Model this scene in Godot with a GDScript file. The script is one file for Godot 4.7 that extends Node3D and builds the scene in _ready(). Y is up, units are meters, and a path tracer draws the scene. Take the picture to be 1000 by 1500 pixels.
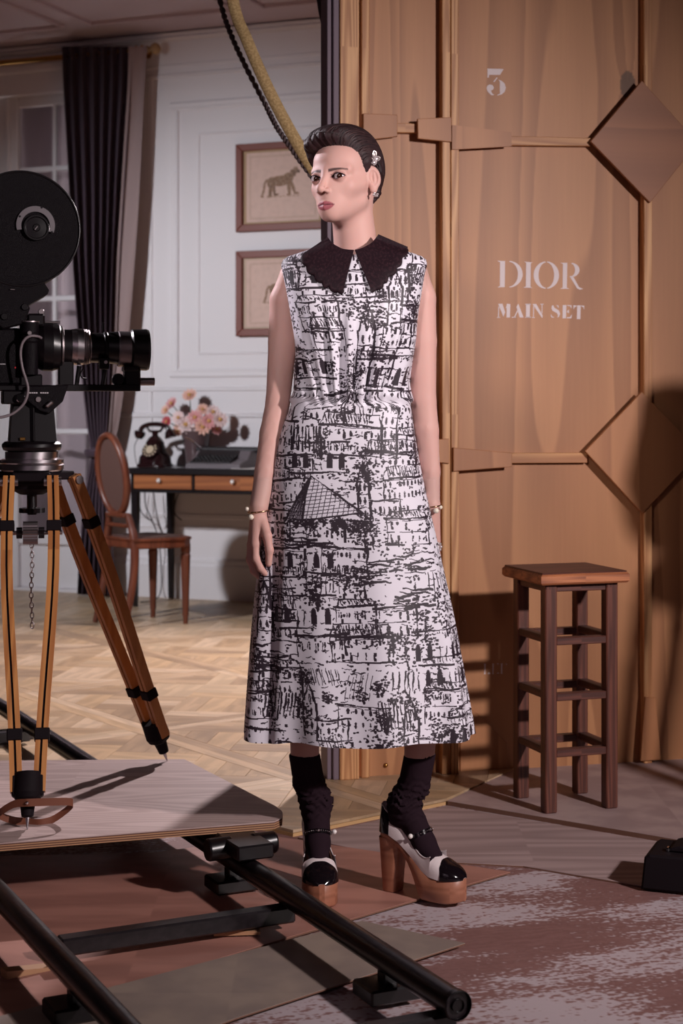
extends Node3D

# The photograph is taken to be 1000 x 1500 pixels: focal length 2400 px, horizon at row 600, lens 1.14 m above the studio floor.
const FOCAL := 2400.0
const HORIZON := 600.0
const EYE := 1.14
const DECK := 0.018

var M := {}
var used := {}

func _ready():
	make_view()
	make_materials()
	make_lights()
	build_studio()
	build_set_wall()
	build_window_and_curtain()
	build_parquet()
	build_sheets()
	build_flats()
	build_platform_and_track()
	build_person()
	build_tripod()
	build_film_camera()
	build_desk()
	build_chair()
	build_desk_things()
	build_stool()
	build_case_and_bits()
	build_straps()
	build_lamps()

func make_view():
	var cam := Camera3D.new()
	cam.name = "camera"
	add_child(cam)
	cam.position = Vector3(0, EYE, 0)
	var lens := CameraAttributesPhysical.new()
	lens.frustum_focal_length = 58.0
	lens.frustum_focus_distance = 3.78
	lens.exposure_aperture = 5.6
	cam.attributes = lens
	cam.projection = Camera3D.PROJECTION_FRUSTUM
	cam.keep_aspect = Camera3D.KEEP_HEIGHT
	cam.near = 0.05
	cam.far = 60.0
	cam.size = 0.05 * 1500.0 / FOCAL
	cam.frustum_offset = Vector2(0, -(750.0 - HORIZON) / FOCAL * 0.05)
	cam.current = true
	var we := WorldEnvironment.new()
	we.name = "environment"
	var e := Environment.new()
	e.background_mode = Environment.BG_COLOR
	e.background_color = Color(0.012, 0.008, 0.011)
	e.tonemap_mode = Environment.TONE_MAPPER_LINEAR
	e.tonemap_exposure = 0.9
	e.sdfgi_enabled = true
	e.ssao_enabled = true
	e.ssil_enabled = true
	we.environment = e
	add_child(we)

func spot(called, at: Vector3, to: Vector3, energy: float, angle: float, blend: float, size: float, c: Color):
	var l := SpotLight3D.new()
	l.name = called
	add_child(l)
	l.look_at_from_position(at, to, Vector3.UP)
	l.light_energy = energy
	l.spot_angle = angle
	l.spot_angle_attenuation = blend
	l.spot_attenuation = 2.0
	l.spot_range = 30.0
	l.light_size = size
	l.light_color = c
	l.shadow_enabled = true
	return l

func make_lights():
	# the hard key lamp to the right of the lens
	spot("key_lamp_light", Vector3(2.75, 2.2, -1.25), Vector3(0.1, 0.95, -4.1), KEY, 34.0, 1.0, 0.09, Color(1.0, 0.95, 0.95))
	# the lamp behind the wide flat, which keeps its light off the actress
	spot("back_lamp_light", Vector3(0.66, 3.0, -7.7), Vector3(-0.85, 0.0, -6.1), BACK, 46.0, 0.8, 0.05, Color(1.0, 0.95, 0.96))
	# the lamp that lights the painted wall of the set, left of the frame
	spot("set_lamp_light", Vector3(-2.75, 2.35, -6.1), Vector3(-0.8, 1.15, -9.4), SETL, 34.0, 1.0, 0.08, Color(0.96, 0.97, 1.0))
	# an unseen lamp left of the frame, placed to light the edge of her arm
	spot("unseen_rim_light", Vector3(-2.5, 2.9, -5.3), Vector3(0.0, 1.3, -3.8), RIM, 11.0, 0.6, 0.06, Color(1.0, 0.96, 1.0))
	# a small lamp added to brighten the cloth behind the window
	var bl := OmniLight3D.new()
	bl.name = "added_backing_light"
	add_child(bl)
	bl.position = wall_frame.xf() * Vector3(wall_frame.loc(-128, 300).x - 0.35, 1.9, -0.33)
	bl.light_energy = 0.5
	bl.omni_range = 30.0
	bl.omni_attenuation = 2.0
	bl.light_size = 0.05
	bl.shadow_enabled = true
	# an unseen soft lamp high beside the lens, placed to light the face
	spot("unseen_face_light", Vector3(-1.0, 2.45, -0.2), Vector3(-0.02, 1.45, -3.8), FACE, 8.5, 1.0, 0.22, Color(1.0, 0.95, 0.95))
	# a large area light added behind the lens as soft fill
	var a := AreaLight3D.new()
	a.name = "added_fill_light"
	add_child(a)
	a.look_at_from_position(Vector3(-1.1, 2.4, 0.9), Vector3(0.0, 1.2, -4.0), Vector3.UP)
	a.area_size = Vector2(2.2, 2.2)
	a.light_energy = FILL
	a.light_color = Color(0.98, 0.84, 0.92)
	a.area_range = 30.0
	a.shadow_enabled = true

const KEY := 17.0
const BACK := 21.0
const SETL := 13.0
const RIM := 13.0
const FACE := 7.5
const FILL := 0.95

# ---------- pixels to places ----------
func P(px: float, py: float, d: float) -> Vector3:
	return Vector3((px - 500.0) * d / FOCAL, EYE - (py - HORIZON) * d / FOCAL, -d)

func ground(px: float, py: float, h := 0.0) -> Vector3:
	return P(px, py, FOCAL * (EYE - h) / (py - HORIZON))

# an upright plane: origin, direction along it, normal towards the lens
class Frame:
	var o: Vector3
	var u: Vector3
	var n: Vector3
	func _init(origin: Vector3, along: Vector3):
		o = origin
		u = along.normalized()
		n = u.cross(Vector3.UP).normalized()
	func xf() -> Transform3D:
		return Transform3D(Basis(u, Vector3.UP, n), o)
	# the place in the frame's own axes of a pixel, at OFF metres in front of the plane
	func loc(px: float, py: float, off := 0.0) -> Vector3:
		var dir := Vector3((px - 500.0) / 2400.0, -(py - 600.0) / 2400.0, -1.0)
		var eye := Vector3(0, 1.14, 0)
		var t := (o + n * off - eye).dot(n) / dir.dot(n)
		var p := eye + dir * t - o
		return Vector3(p.dot(u), p.y, off)

# ---------- nodes ----------
func numbered(called: String) -> String:
	if not used.has(called):
		used[called] = 0
		return called
	used[called] += 1
	return "%s_%03d" % [called, used[called]]

func thing(called, label, category, xf = Transform3D.IDENTITY, group = "") -> Node3D:
	var o := Node3D.new()
	o.name = numbered(called)
	add_child(o)
	if xf is Transform3D:
		o.transform = xf
	else:
		o.position = xf
	o.set_meta("label", label)
	o.set_meta("category", category)
	if group:
		o.set_meta("group", group)
	return o

func setting(called) -> Node3D:
	var o := Node3D.new()
	o.name = called
	add_child(o)
	o.set_meta("kind", "structure")
	return o

func part(g, called: String, m: Material, parent: Node3D, label := "") -> MeshInstance3D:
	var o := MeshInstance3D.new()
	o.name = called
	o.mesh = g.mesh() if g is Geo else g
	o.material_override = m
	parent.add_child(o, true)
	if label:
		o.set_meta("label", label)
	return o

func single(g, called: String, m: Material, label: String, category: String, at: Vector3, group := "") -> MeshInstance3D:
	var o := part(g, numbered(called), m, self, label)
	o.position = at
	o.set_meta("category", category)
	if group:
		o.set_meta("group", group)
	return o

static func at(p: Vector3, rx := 0.0, ry := 0.0, rz := 0.0) -> Transform3D:
	return Transform3D(Basis.from_euler(Vector3(deg_to_rad(rx), deg_to_rad(ry), deg_to_rad(rz))), p)

# ---------- mesh builder ----------
class Geo:
	var st := SurfaceTool.new()
	var off := Vector3.ZERO
	var tint := Color.WHITE
	func _init(o := Vector3.ZERO):
		off = o
		st.begin(Mesh.PRIMITIVE_TRIANGLES)
	func mesh() -> ArrayMesh:
		st.generate_normals()
		return st.commit()
	func smooth(on: bool):
		st.set_smooth_group(0 if on else -1)
	func v(p: Vector3, uv := Vector2.ZERO):
		st.set_uv(uv)
		st.set_color(tint)
		st.add_vertex(p - off)
	# counter-clockwise seen from outside
	func tri(a: Vector3, b: Vector3, c: Vector3, ua := Vector2.ZERO, ub := Vector2.ZERO, uc := Vector2.ZERO):
		v(a, ua)
		v(c, uc)
		v(b, ub)
	func quad(a: Vector3, b: Vector3, c: Vector3, d: Vector3, ua := Vector2.ZERO, ub := Vector2.ZERO, uc := Vector2.ZERO, ud := Vector2.ZERO):
		tri(a, b, c, ua, ub, uc)
		tri(a, c, d, ua, uc, ud)
	func facing(pts: Array, c: Vector3):
		var n: Vector3 = (pts[1] - pts[0]).cross(pts[2] - pts[0])
		if n.dot(pts[0] - c) < 0:
			pts.reverse()
		for i in range(1, pts.size() - 1):
			tri(pts[0], pts[i], pts[i + 1])
	# a block with chamfered edges
	func box(xf: Transform3D, size: Vector3, bevel := 0.002):
		smooth(false)
		var h := size / 2.0
		var b := minf(bevel, minf(h.x, minf(h.y, h.z)) * 0.9)
		var c := xf.origin
		var at := func(s: Vector3, ax: int) -> Vector3:
			var e := h - Vector3.ONE * b
			e[ax] = h[ax]
			return xf * (s * e)
		if b <= 0.0001:
			b = 0.0001
		for ax in 3:
			var o1 := (ax + 1) % 3
			var o2 := (ax + 2) % 3
			for s in [-1.0, 1.0]:
				var pts := []
				for k in [[-1, -1], [1, -1], [1, 1], [-1, 1]]:
					var sg := Vector3.ZERO
					sg[ax] = s
					sg[o1] = k[0]
					sg[o2] = k[1]
					pts.append(at.call(sg, ax))
				facing(pts, c)
			for s1 in [-1.0, 1.0]:
				for s2 in [-1.0, 1.0]:
					var lo := Vector3.ZERO
					lo[o1] = s1
					lo[o2] = s2
					lo[ax] = -1
					var hi := lo
					hi[ax] = 1
					facing([at.call(lo, o1), at.call(hi, o1), at.call(hi, o2), at.call(lo, o2)], c)
		for sx in [-1.0, 1.0]:
			for sy in [-1.0, 1.0]:
				for sz in [-1.0, 1.0]:
					var sg := Vector3(sx, sy, sz)
					facing([at.call(sg, 0), at.call(sg, 1), at.call(sg, 2)], c)
	# a straight bar between two points
	func bar(a: Vector3, b: Vector3, w: float, t: float, up := Vector3.UP, bevel := 0.002):
		var y := (b - a).normalized()
		var x := y.cross(up).normalized()
		if x.length() < 0.5:
			x = y.cross(Vector3.RIGHT).normalized()
		box(Transform3D(Basis(x, y, x.cross(y)), (a + b) / 2.0), Vector3(w, a.distance_to(b), t), bevel)
	# rows of points joined into a sheet
	func grid(rows: Array, closed := false, flip := false, uvs = null):
		smooth(true)
		for i in rows.size() - 1:
			var a = rows[i]
			var b = rows[i + 1]
			var n: int = a.size()
			for j in (n if closed else n - 1):
				var k := (j + 1) % n
				var u0 := Vector2(float(j) / n, i)
				var u1 := Vector2(float(j + 1) / n, i)
				var u2 := Vector2(float(j + 1) / n, i + 1)
				var u3 := Vector2(float(j) / n, i + 1)
				if uvs != null:
					u0 = uvs[i][j]
					u1 = uvs[i][j + 1]
					u2 = uvs[i + 1][j + 1]
					u3 = uvs[i + 1][j]
				if flip:
					quad(a[k], a[j], b[j], b[k], u1, u0, u3, u2)
				else:
					quad(a[j], a[k], b[k], b[j], u0, u1, u2, u3)
	func fan(ring: Array, c: Vector3, flip := false):
		for j in ring.size():
			var k := (j + 1) % ring.size()
			if flip:
				tri(c, ring[k], ring[j])
			else:
				tri(c, ring[j], ring[k])
	# a tube along a path; radius: a number or one for each point; squash: width of the section across UP
	func tube(path: Array, radius, sides := 8, caps := true, squash := 1.0, up := Vector3.ZERO):
		var rows := []
		var x := Vector3.ZERO
		var n := path.size()
		for i in n:
			var t: Vector3 = (path[mini(i + 1, n - 1)] - path[maxi(i - 1, 0)]).normalized()
			if up != Vector3.ZERO:
				x = t.cross(up).normalized()
			elif i == 0:
				x = t.cross(Vector3.UP if absf(t.y) < 0.9 else Vector3.RIGHT).normalized()
			else:
				x = (x - t * x.dot(t)).normalized()
			var y := x.cross(t).normalized()
			var r: float = radius[i] if radius is Array else radius
			var ring := []
			for k in sides:
				var a := TAU * k / sides
				ring.append(path[i] + (x * cos(a) * squash + y * sin(a)) * r)
			rows.append(ring)
		grid(rows, true, true)
		if caps:
			smooth(false)
			fan(rows[0], path[0], false)
			fan(rows[n - 1], path[n - 1], true)
	# a turned shape about the Y axis of XF: [radius, height] pairs
	func lathe(profile: Array, xf := Transform3D.IDENTITY, sides := 24, sharp := true):
		var last = null
		for i in profile.size():
			var ring := []
			for k in sides:
				var a := TAU * k / sides
				ring.append(xf * Vector3(cos(a) * profile[i][0], profile[i][1], sin(a) * profile[i][0]))
			if last != null:
				if sharp:
					st.set_smooth_group(i + 1)
					for j in sides:
						var k := (j + 1) % sides
						quad(last[k], last[j], ring[j], ring[k], Vector2(float(j + 1) / sides, i - 1), Vector2(float(j) / sides, i - 1), Vector2(float(j) / sides, i), Vector2(float(j + 1) / sides, i))
				else:
					grid([last, ring], true, true)
			last = ring
	# a flat outline given depth along +Z of XF, with chamfered edges
	func prism(outline: PackedVector2Array, depth: float, xf := Transform3D.IDENTITY, bevel := 0.0):
		smooth(false)
		var poly := outline
		if Geometry2D.is_polygon_clockwise(poly):
			poly.reverse()
		var inner := poly
		if bevel > 0.0:
			var cut := Geometry2D.offset_polygon(poly, -bevel, Geometry2D.JOIN_MITER)
			if cut.size() == 1 and cut[0].size() == poly.size():
				inner = cut[0]
				if Geometry2D.is_polygon_clockwise(inner):
					inner.reverse()
				# same first corner
				var best := 0
				for i in inner.size():
					if inner[i].distance_to(poly[0]) < inner[best].distance_to(poly[0]):
						best = i
				var turned := PackedVector2Array()
				for i in inner.size():
					turned.append(inner[(best + i) % inner.size()])
				inner = turned
			else:
				bevel = 0.0
		var idx := Geometry2D.triangulate_polygon(inner)
		for i in range(0, idx.size(), 3):
			var a := inner[idx[i]]
			var b := inner[idx[i + 1]]
			var c := inner[idx[i + 2]]
			if (b - a).cross(c - a) < 0:
				var s := b
				b = c
				c = s
			tri(xf * Vector3(a.x, a.y, depth), xf * Vector3(b.x, b.y, depth), xf * Vector3(c.x, c.y, depth))
			tri(xf * Vector3(a.x, a.y, 0), xf * Vector3(c.x, c.y, 0), xf * Vector3(b.x, b.y, 0))
		var n := poly.size()
		for i in n:
			var k := (i + 1) % n
			var rows := [[inner, 0.0], [poly, bevel], [poly, depth - bevel], [inner, depth]]
			for r in 3:
				if rows[r][1] == rows[r + 1][1]:
					continue
				var pa = rows[r][0]
				var pb = rows[r + 1][0]
				quad(xf * Vector3(pa[i].x, pa[i].y, rows[r][1]), xf * Vector3(pa[k].x, pa[k].y, rows[r][1]), xf * Vector3(pb[k].x, pb[k].y, rows[r + 1][1]), xf * Vector3(pb[i].x, pb[i].y, rows[r + 1][1]))
	func ball(c: Vector3, r: Vector3, sides := 16, rings := 10, b := Basis.IDENTITY):
		var rows := []
		for i in rings + 1:
			var th := PI * i / rings
			var ring := []
			for k in sides:
				var a := TAU * k / sides
				ring.append(c + b * (Vector3(sin(th) * cos(a), cos(th), sin(th) * sin(a)) * r))
			rows.append(ring)
		grid(rows, true, false)

static func poly(pts: Array) -> PackedVector2Array:
	var out := PackedVector2Array()
	for p in pts:
		out.append(Vector2(p[0], p[1]) if p is Array else Vector2(p.x, p.y))
	return out

static func disc(c: Vector2, r: float, n := 32) -> PackedVector2Array:
	var out := PackedVector2Array()
	for i in n:
		out.append(c + Vector2.from_angle(TAU * i / n) * r)
	return out

static func curve(pts: Array, per := 6) -> Array:
	# a smooth path through points
	var out := []
	var n := pts.size()
	for i in n - 1:
		var p0 = pts[maxi(i - 1, 0)]
		var p1 = pts[i]
		var p2 = pts[i + 1]
		var p3 = pts[mini(i + 2, n - 1)]
		for k in per:
			var t := float(k) / per
			out.append(0.5 * (2.0 * p1 + (p2 - p0) * t + (2.0 * p0 - 5.0 * p1 + 4.0 * p2 - p3) * t * t + (3.0 * p1 - p0 - 3.0 * p2 + p3) * t * t * t))
	out.append(pts[n - 1])
	return out

static func table(rows: Array, x: float, col := 1) -> float:
	if x <= rows[0][0]:
		return rows[0][col]
	for i in rows.size() - 1:
		if x <= rows[i + 1][0]:
			var t: float = (x - rows[i][0]) / (rows[i + 1][0] - rows[i][0])
			return lerpf(rows[i][col], rows[i + 1][col], t)
	return rows[-1][col]

static func stable(rows: Array, x: float, col := 1) -> float:
	# the same through smooth (Catmull-Rom) pieces
	var n := rows.size()
	if x <= rows[0][0]:
		return rows[0][col]
	for i in n - 1:
		if x <= rows[i + 1][0]:
			var x1: float = rows[i][0]
			var x2: float = rows[i + 1][0]
			var t := (x - x1) / (x2 - x1)
			var y1: float = rows[i][col]
			var y2: float = rows[i + 1][col]
			var s1: float = (y2 - rows[maxi(i - 1, 0)][col]) / (x2 - rows[maxi(i - 1, 0)][0])
			var s2: float = (rows[mini(i + 2, n - 1)][col] - y1) / (rows[mini(i + 2, n - 1)][0] - x1)
			var h := x2 - x1
			var t2 := t * t
			var t3 := t2 * t
			return (2 * t3 - 3 * t2 + 1) * y1 + (t3 - 2 * t2 + t) * h * s1 + (-2 * t3 + 3 * t2) * y2 + (t3 - t2) * h * s2
	return rows[-1][col]

# ---------- materials ----------
func mat(c: Color, rough := 0.6, metal := 0.0) -> StandardMaterial3D:
	var m := StandardMaterial3D.new()
	m.albedo_color = c
	m.roughness = rough
	m.metallic = metal
	return m

func rgb(r, g, b) -> Color:
	return Color(r / 255.0, g / 255.0, b / 255.0)

func lin(r, g, b) -> Color:
	return rgb(r, g, b).srgb_to_linear()

func noise(seed_, freq, octaves := 3) -> FastNoiseLite:
	var n := FastNoiseLite.new()
	n.seed = seed_
	n.frequency = freq
	n.fractal_octaves = octaves
	return n

# grain that runs up the picture (or across it): light and dark wood between wavy rings, fine pores
func wood_texture(w: int, h: int, light: Color, dark: Color, rings: float, warp: float, fine: float, seed_: int, across := false, knots := 0, saw := false) -> ImageTexture:
	var big := noise(seed_, 0.011, 2)
	var pores := noise(seed_ + 7, 0.18, 2)
	var rng := RandomNumberGenerator.new()
	rng.seed = seed_
	var eyes := []
	for i in knots:
		eyes.append(Vector2(rng.randf_range(0.1, 0.9) * w, rng.randf_range(0.05, 0.95) * h))
	var data := PackedByteArray()
	data.resize(w * h * 3)
	for y in h:
		for x in w:
			var u := float(x)
			var near := 0.0
			for e in eyes:
				var dd := Vector2((x - e.x) * 1.0, (y - e.y) * 0.6)
				var l := dd.length()
				u += dd.x / (l + 1.0) * 12.0 * exp(-l / 14.0)
				near = maxf(near, 1.0 - l / 7.0)
			var r := big.get_noise_2d(u * 1.0, y * (0.07 if saw else 0.13)) * warp + u / w * rings
			var ring := 0.0
			if saw:
				# rotary cut veneer: each ring fades in slowly and ends at an edge
				ring = fposmod(r, 1.0)
				ring = ring * smoothstep(1.0, 0.93, ring)
			else:
				ring = smoothstep(0.0, 1.0, absf(fposmod(r, 1.0) * 2.0 - 1.0))
			var f := pores.get_noise_2d(x * 2.0, y * 0.07) * fine
			var t := clampf(ring * 0.75 + f + 0.1 + maxf(near, 0.0) * 0.9, 0.0, 1.2)
			var c := light.lerp(dark, minf(t, 1.0))
			if near > 0.2:
				c = c.darkened(0.35)
			var o := (x * w + y if across else y * w + x) * 3
			data[o] = int(clampf(c.r, 0, 1) * 255)
			data[o + 1] = int(clampf(c.g, 0, 1) * 255)
			data[o + 2] = int(clampf(c.b, 0, 1) * 255)
	return ImageTexture.create_from_image(Image.create_from_data(w, h, false, Image.FORMAT_RGB8, data))

func mottled(w: int, h: int, a: Color, b: Color, freq: float, octaves: int, seed_: int, sx := 1.0, sy := 1.0, contrast := 1.6) -> ImageTexture:
	var n := noise(seed_, freq, octaves)
	var data := PackedByteArray()
	data.resize(w * h * 3)
	for y in h:
		for x in w:
			var t := clampf(0.5 + n.get_noise_2d(x * sx, y * sy) * contrast, 0.0, 1.0)
			var c := a.lerp(b, t)
			var o := (y * w + x) * 3
			data[o] = int(c.r * 255)
			data[o + 1] = int(c.g * 255)
			data[o + 2] = int(c.b * 255)
	return ImageTexture.create_from_image(Image.create_from_data(w, h, false, Image.FORMAT_RGB8, data))

func textured(tex: Texture2D, rough: float, scale: Vector3, tint := Color.WHITE, offset := Vector3.ZERO) -> StandardMaterial3D:
	var m := mat(tint, rough)
	m.albedo_texture = tex
	m.uv1_triplanar = true
	m.uv1_scale = scale
	m.uv1_offset = offset
	m.uv1_triplanar_sharpness = 8.0
	return m

func bumped(m: StandardMaterial3D, tex: Texture2D, cm: float) -> StandardMaterial3D:
	m.heightmap_enabled = true
	m.heightmap_texture = tex
	m.heightmap_scale = cm
	return m

func make_materials():
	# plywood and timber of the flats
	var ply := wood_texture(512, 640, rgb(192, 136, 92), rgb(154, 102, 66), 2.0, 3.0, 0.08, 3, false, 5, true)
	M.ply = textured(ply, 0.5, Vector3(0.42, 0.33, 0.42), Color.WHITE, Vector3(0.13, 0.02, 0.0))
	M.ply_left = textured(ply, 0.5, Vector3(0.6, 0.33, 0.6), Color.WHITE, Vector3(0.62, 0.02, 0))
	M.plate = textured(wood_texture(256, 256, rgb(190, 132, 88), rgb(156, 102, 66), 2.0, 2.6, 0.08, 11, false, 0, true), 0.5, Vector3(0.8, 0.34, 0.8))
	M.plate_turned = textured(wood_texture(256, 256, rgb(160, 104, 70), rgb(132, 82, 54), 2.0, 2.6, 0.08, 12, true, 0, true), 0.5, Vector3(0.34, 0.8, 0.34))
	M.pine = textured(wood_texture(256, 256, rgb(222, 170, 118), rgb(164, 108, 66), 3.0, 3.0, 0.2, 21, false, 5), 0.5, Vector3(3.2, 0.9, 3.2))
	M.pine_across = textured(wood_texture(256, 256, rgb(206, 152, 100), rgb(162, 106, 66), 4.0, 2.5, 0.2, 22, true, 3), 0.5, Vector3(0.9, 2.4, 0.9))
	M.jamb = mat(rgb(112, 96, 108), 0.6)
	M.stencil = mat(rgb(226, 212, 212), 0.7)
	# parquet in six tones
	M.parquet = []
	var tones := [[200, 172, 140], [192, 162, 130], [180, 150, 118], [208, 180, 150], [170, 142, 114], [198, 166, 130]]
	for i in 6:
		var t = tones[i]
		var l := rgb(t[0], t[1], t[2])
		M.parquet.append(textured(wood_texture(128, 128, l, l.darkened(0.12), 3.0, 2.2, 0.25, 40 + i), 0.42, Vector3(3.0, 3.0, 3.0)))
	M.parquet_dark = mat(rgb(70, 48, 36), 0.8)
	M.deck_edge = mat(rgb(200, 160, 112), 0.6)
	# sheets on the studio floor
	M.board_grey = textured(wood_texture(256, 256, rgb(182, 158, 156), rgb(150, 128, 126), 3.0, 3.0, 0.25, 51, true), 0.6, Vector3(0.8, 0.8, 0.8))
	M.board_pale = textured(mottled(192, 192, rgb(178, 154, 150), rgb(158, 134, 132), 0.03, 4, 52), 0.65, Vector3(0.9, 0.9, 0.9))
	M.board_red = textured(mottled(256, 256, rgb(178, 126, 112), rgb(156, 108, 96), 0.02, 4, 53, 0.5, 2.0), 0.5, Vector3(0.8, 0.8, 0.8))
	M.board_green = textured(mottled(192, 192, rgb(154, 136, 124), rgb(138, 122, 114), 0.03, 4, 54), 0.6, Vector3(0.9, 0.9, 0.9))
	M.sheet_edge = mat(rgb(112, 78, 62), 0.7)
	M.studio_floor = textured(scuffed_floor(), 0.62, Vector3(0.5, 0.5, 0.5))
	# dolly
	M.dolly_top = textured(wood_texture(384, 384, rgb(194, 170, 166), rgb(168, 143, 138), 3.0, 7.0, 0.14, 61, true, 2), 0.55, Vector3(0.85, 0.85, 0.85))
	M.ply_light = mat(rgb(176, 132, 98), 0.6)
	M.ply_dark = mat(rgb(96, 60, 46), 0.7)
	M.black_paint = textured(mottled(256, 256, rgb(17, 12, 15), rgb(34, 27, 31), 0.06, 4, 62, 1.0, 1.0, 0.9), 0.3, Vector3(3, 3, 3))
	M.black_metal = mat(rgb(16, 11, 14), 0.32)
	M.black_matt = mat(rgb(24, 17, 21), 0.7)
	M.black_matt.metallic_specular = 0.25
	M.crackle = bumped(mat(rgb(17, 12, 16), 0.46), mottled(256, 256, Color.BLACK, Color.WHITE, 0.22, 2, 63), 0.06)
	M.crackle.metallic_specular = 0.25
	M.crackle.uv1_triplanar = true
	M.crackle.uv1_scale = Vector3(9, 9, 9)
	M.steel = mat(rgb(196, 188, 192), 0.28, 1.0)
	M.dull_steel = mat(rgb(150, 140, 142), 0.4, 1.0)
	M.chrome = mat(rgb(225, 220, 224), 0.12, 1.0)
	M.brass = mat(rgb(190, 140, 80), 0.3, 1.0)
	M.cable = mat(rgb(120, 108, 112), 0.5)
	M.wire = mat(rgb(44, 34, 36), 0.6)
	M.red_dot = mat(rgb(200, 40, 50), 0.4)
	M.white_print = mat(rgb(200, 192, 196), 0.6)
	# tripod
	M.tripod_wood = textured(wood_texture(128, 256, rgb(206, 142, 82), rgb(168, 104, 56), 4.0, 1.5, 0.2, 71), 0.4, Vector3(6, 1.6, 6))
	M.leather = mat(rgb(112, 62, 42), 0.6)
	# set
	M.wall_paint = mat(rgb(224, 218, 220), 0.6)
	M.ceiling_paint = mat(rgb(196, 178, 184), 0.8)
	M.base_paint = mat(rgb(222, 216, 218), 0.55)
	M.velvet = mat(rgb(74, 56, 68), 0.85)
	M.velvet.rim_enabled = true
	M.velvet.rim = 0.3
	M.lining = mat(rgb(150, 128, 126), 0.8)
	M.backing = mat(rgb(186, 168, 174), 0.9)
	M.pane = mat(Color(0.75, 0.72, 0.75, 0.12), 0.05)
	M.pane.transparency = BaseMaterial3D.TRANSPARENCY_ALPHA
	M.mahogany = textured(wood_texture(128, 256, rgb(128, 66, 44), rgb(86, 40, 28), 3.0, 2.0, 0.2, 81), 0.35, Vector3(4, 1.5, 4))
	M.chair_wood = textured(wood_texture(128, 256, rgb(118, 64, 44), rgb(86, 44, 32), 3.0, 2.0, 0.2, 82), 0.38, Vector3(5, 1.6, 5))
	M.cane = mat(rgb(88, 62, 56), 0.7)
	M.drawer_wood = textured(wood_texture(128, 128, rgb(172, 106, 62), rgb(136, 78, 46), 3.0, 2.0, 0.2, 83, true), 0.35, Vector3(1.5, 4, 1.5))
	M.desk_black = mat(rgb(22, 15, 18), 0.3)
	M.knob = mat(rgb(236, 228, 224), 0.3)
	M.bakelite = mat(rgb(40, 20, 22), 0.14)
	M.dial = mat(rgb(196, 176, 150), 0.4)
	M.grey_enamel = mat(rgb(108, 98, 102), 0.45)
	M.key_black = mat(rgb(24, 18, 22), 0.5)
	M.paper = mat(rgb(226, 216, 212), 0.8)
	M.vase = mat(rgb(92, 72, 74), 0.35)
	M.leaf = mat(rgb(70, 74, 54), 0.6)
	M.petal_white = mat(rgb(232, 206, 204), 0.7)
	M.petal_pink = mat(rgb(222, 160, 160), 0.7)
	M.petal_peach = mat(rgb(232, 184, 166), 0.7)
	M.petal_rose = mat(rgb(196, 84, 92), 0.7)
	M.flower_heart = mat(rgb(206, 160, 96), 0.7)
	M.stool_wood = textured(wood_texture(192, 384, rgb(110, 62, 48), rgb(70, 36, 28), 4.0, 2.0, 0.3, 91), 0.45, Vector3(5, 1.6, 5))
	M.stool_across = textured(wood_texture(192, 192, rgb(104, 58, 46), rgb(66, 34, 28), 4.0, 2.0, 0.3, 92, true), 0.5, Vector3(1.8, 6, 5))
	M.stool_worn = textured(wood_texture(192, 192, rgb(196, 124, 80), rgb(120, 66, 46), 3.0, 2.0, 0.4, 93, true), 0.5, Vector3(2.4, 9, 9))
	M.strap = textured(mottled(128, 128, rgb(196, 166, 118), rgb(166, 136, 92), 0.09, 3, 99), 0.85, Vector3(9, 9, 9))
	M.cord = mat(rgb(78, 64, 66), 0.8)
	M.picture_frame = mat(rgb(116, 54, 40), 0.5)
	M.mount = mat(rgb(198, 174, 152), 0.8)
	M.mount_gold = mat(rgb(170, 136, 96), 0.6)
	M.picture_glass = mat(Color(0.95, 0.93, 0.93, 0.03), 0.04)
	M.picture_glass.transparency = BaseMaterial3D.TRANSPARENCY_ALPHA
	M.studio = mat(rgb(46, 38, 42), 0.9)

# brown boards with white paint scuffed over them: brushed strokes with torn edges
func scuffed_floor() -> ImageTexture:
	var w := 768
	var streak := noise(5, 0.012, 3)
	var grain := noise(6, 0.16, 3)
	var patch := noise(9, 0.0065, 3)
	var data := PackedByteArray()
	data.resize(w * w * 3)
	for y in w:
		for x in w:
			# strokes run a little askew
			var a := x * 0.94 + y * 0.34
			var b := -x * 0.34 + y * 0.94
			var s := patch.get_noise_2d(a * 0.6, b * 1.5) * 1.7 + streak.get_noise_2d(a * 0.5, b * 3.0) * 0.8 + grain.get_noise_2d(x, y) * 0.55 + 0.04
			var t := clampf(s * 2.6, 0.0, 1.0)
			var g := grain.get_noise_2d(a * 0.25, b * 2.5) * 0.10
			var c := rgb(122, 88, 82).lerp(rgb(184, 170, 178), t * 0.9)
			c = c.lightened(g) if g > 0 else c.darkened(-g)
			var o := (y * w + x) * 3
			data[o] = int(c.r * 255)
			data[o + 1] = int(c.g * 255)
			data[o + 2] = int(c.b * 255)
	return ImageTexture.create_from_image(Image.create_from_data(w, w, false, Image.FORMAT_RGB8, data))

# ---------- the studio and the set ----------
static func flat_xf(y: float) -> Transform3D:
	# outlines are given as (x, distance in front of the lens)
	return Transform3D(Basis(Vector3.RIGHT, Vector3.FORWARD, Vector3.UP), Vector3(0, y, 0))

func gp(px: float, py: float, h := 0.0) -> Vector2:
	var p := ground(px, py, h)
	return Vector2(p.x, -p.z)

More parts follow.
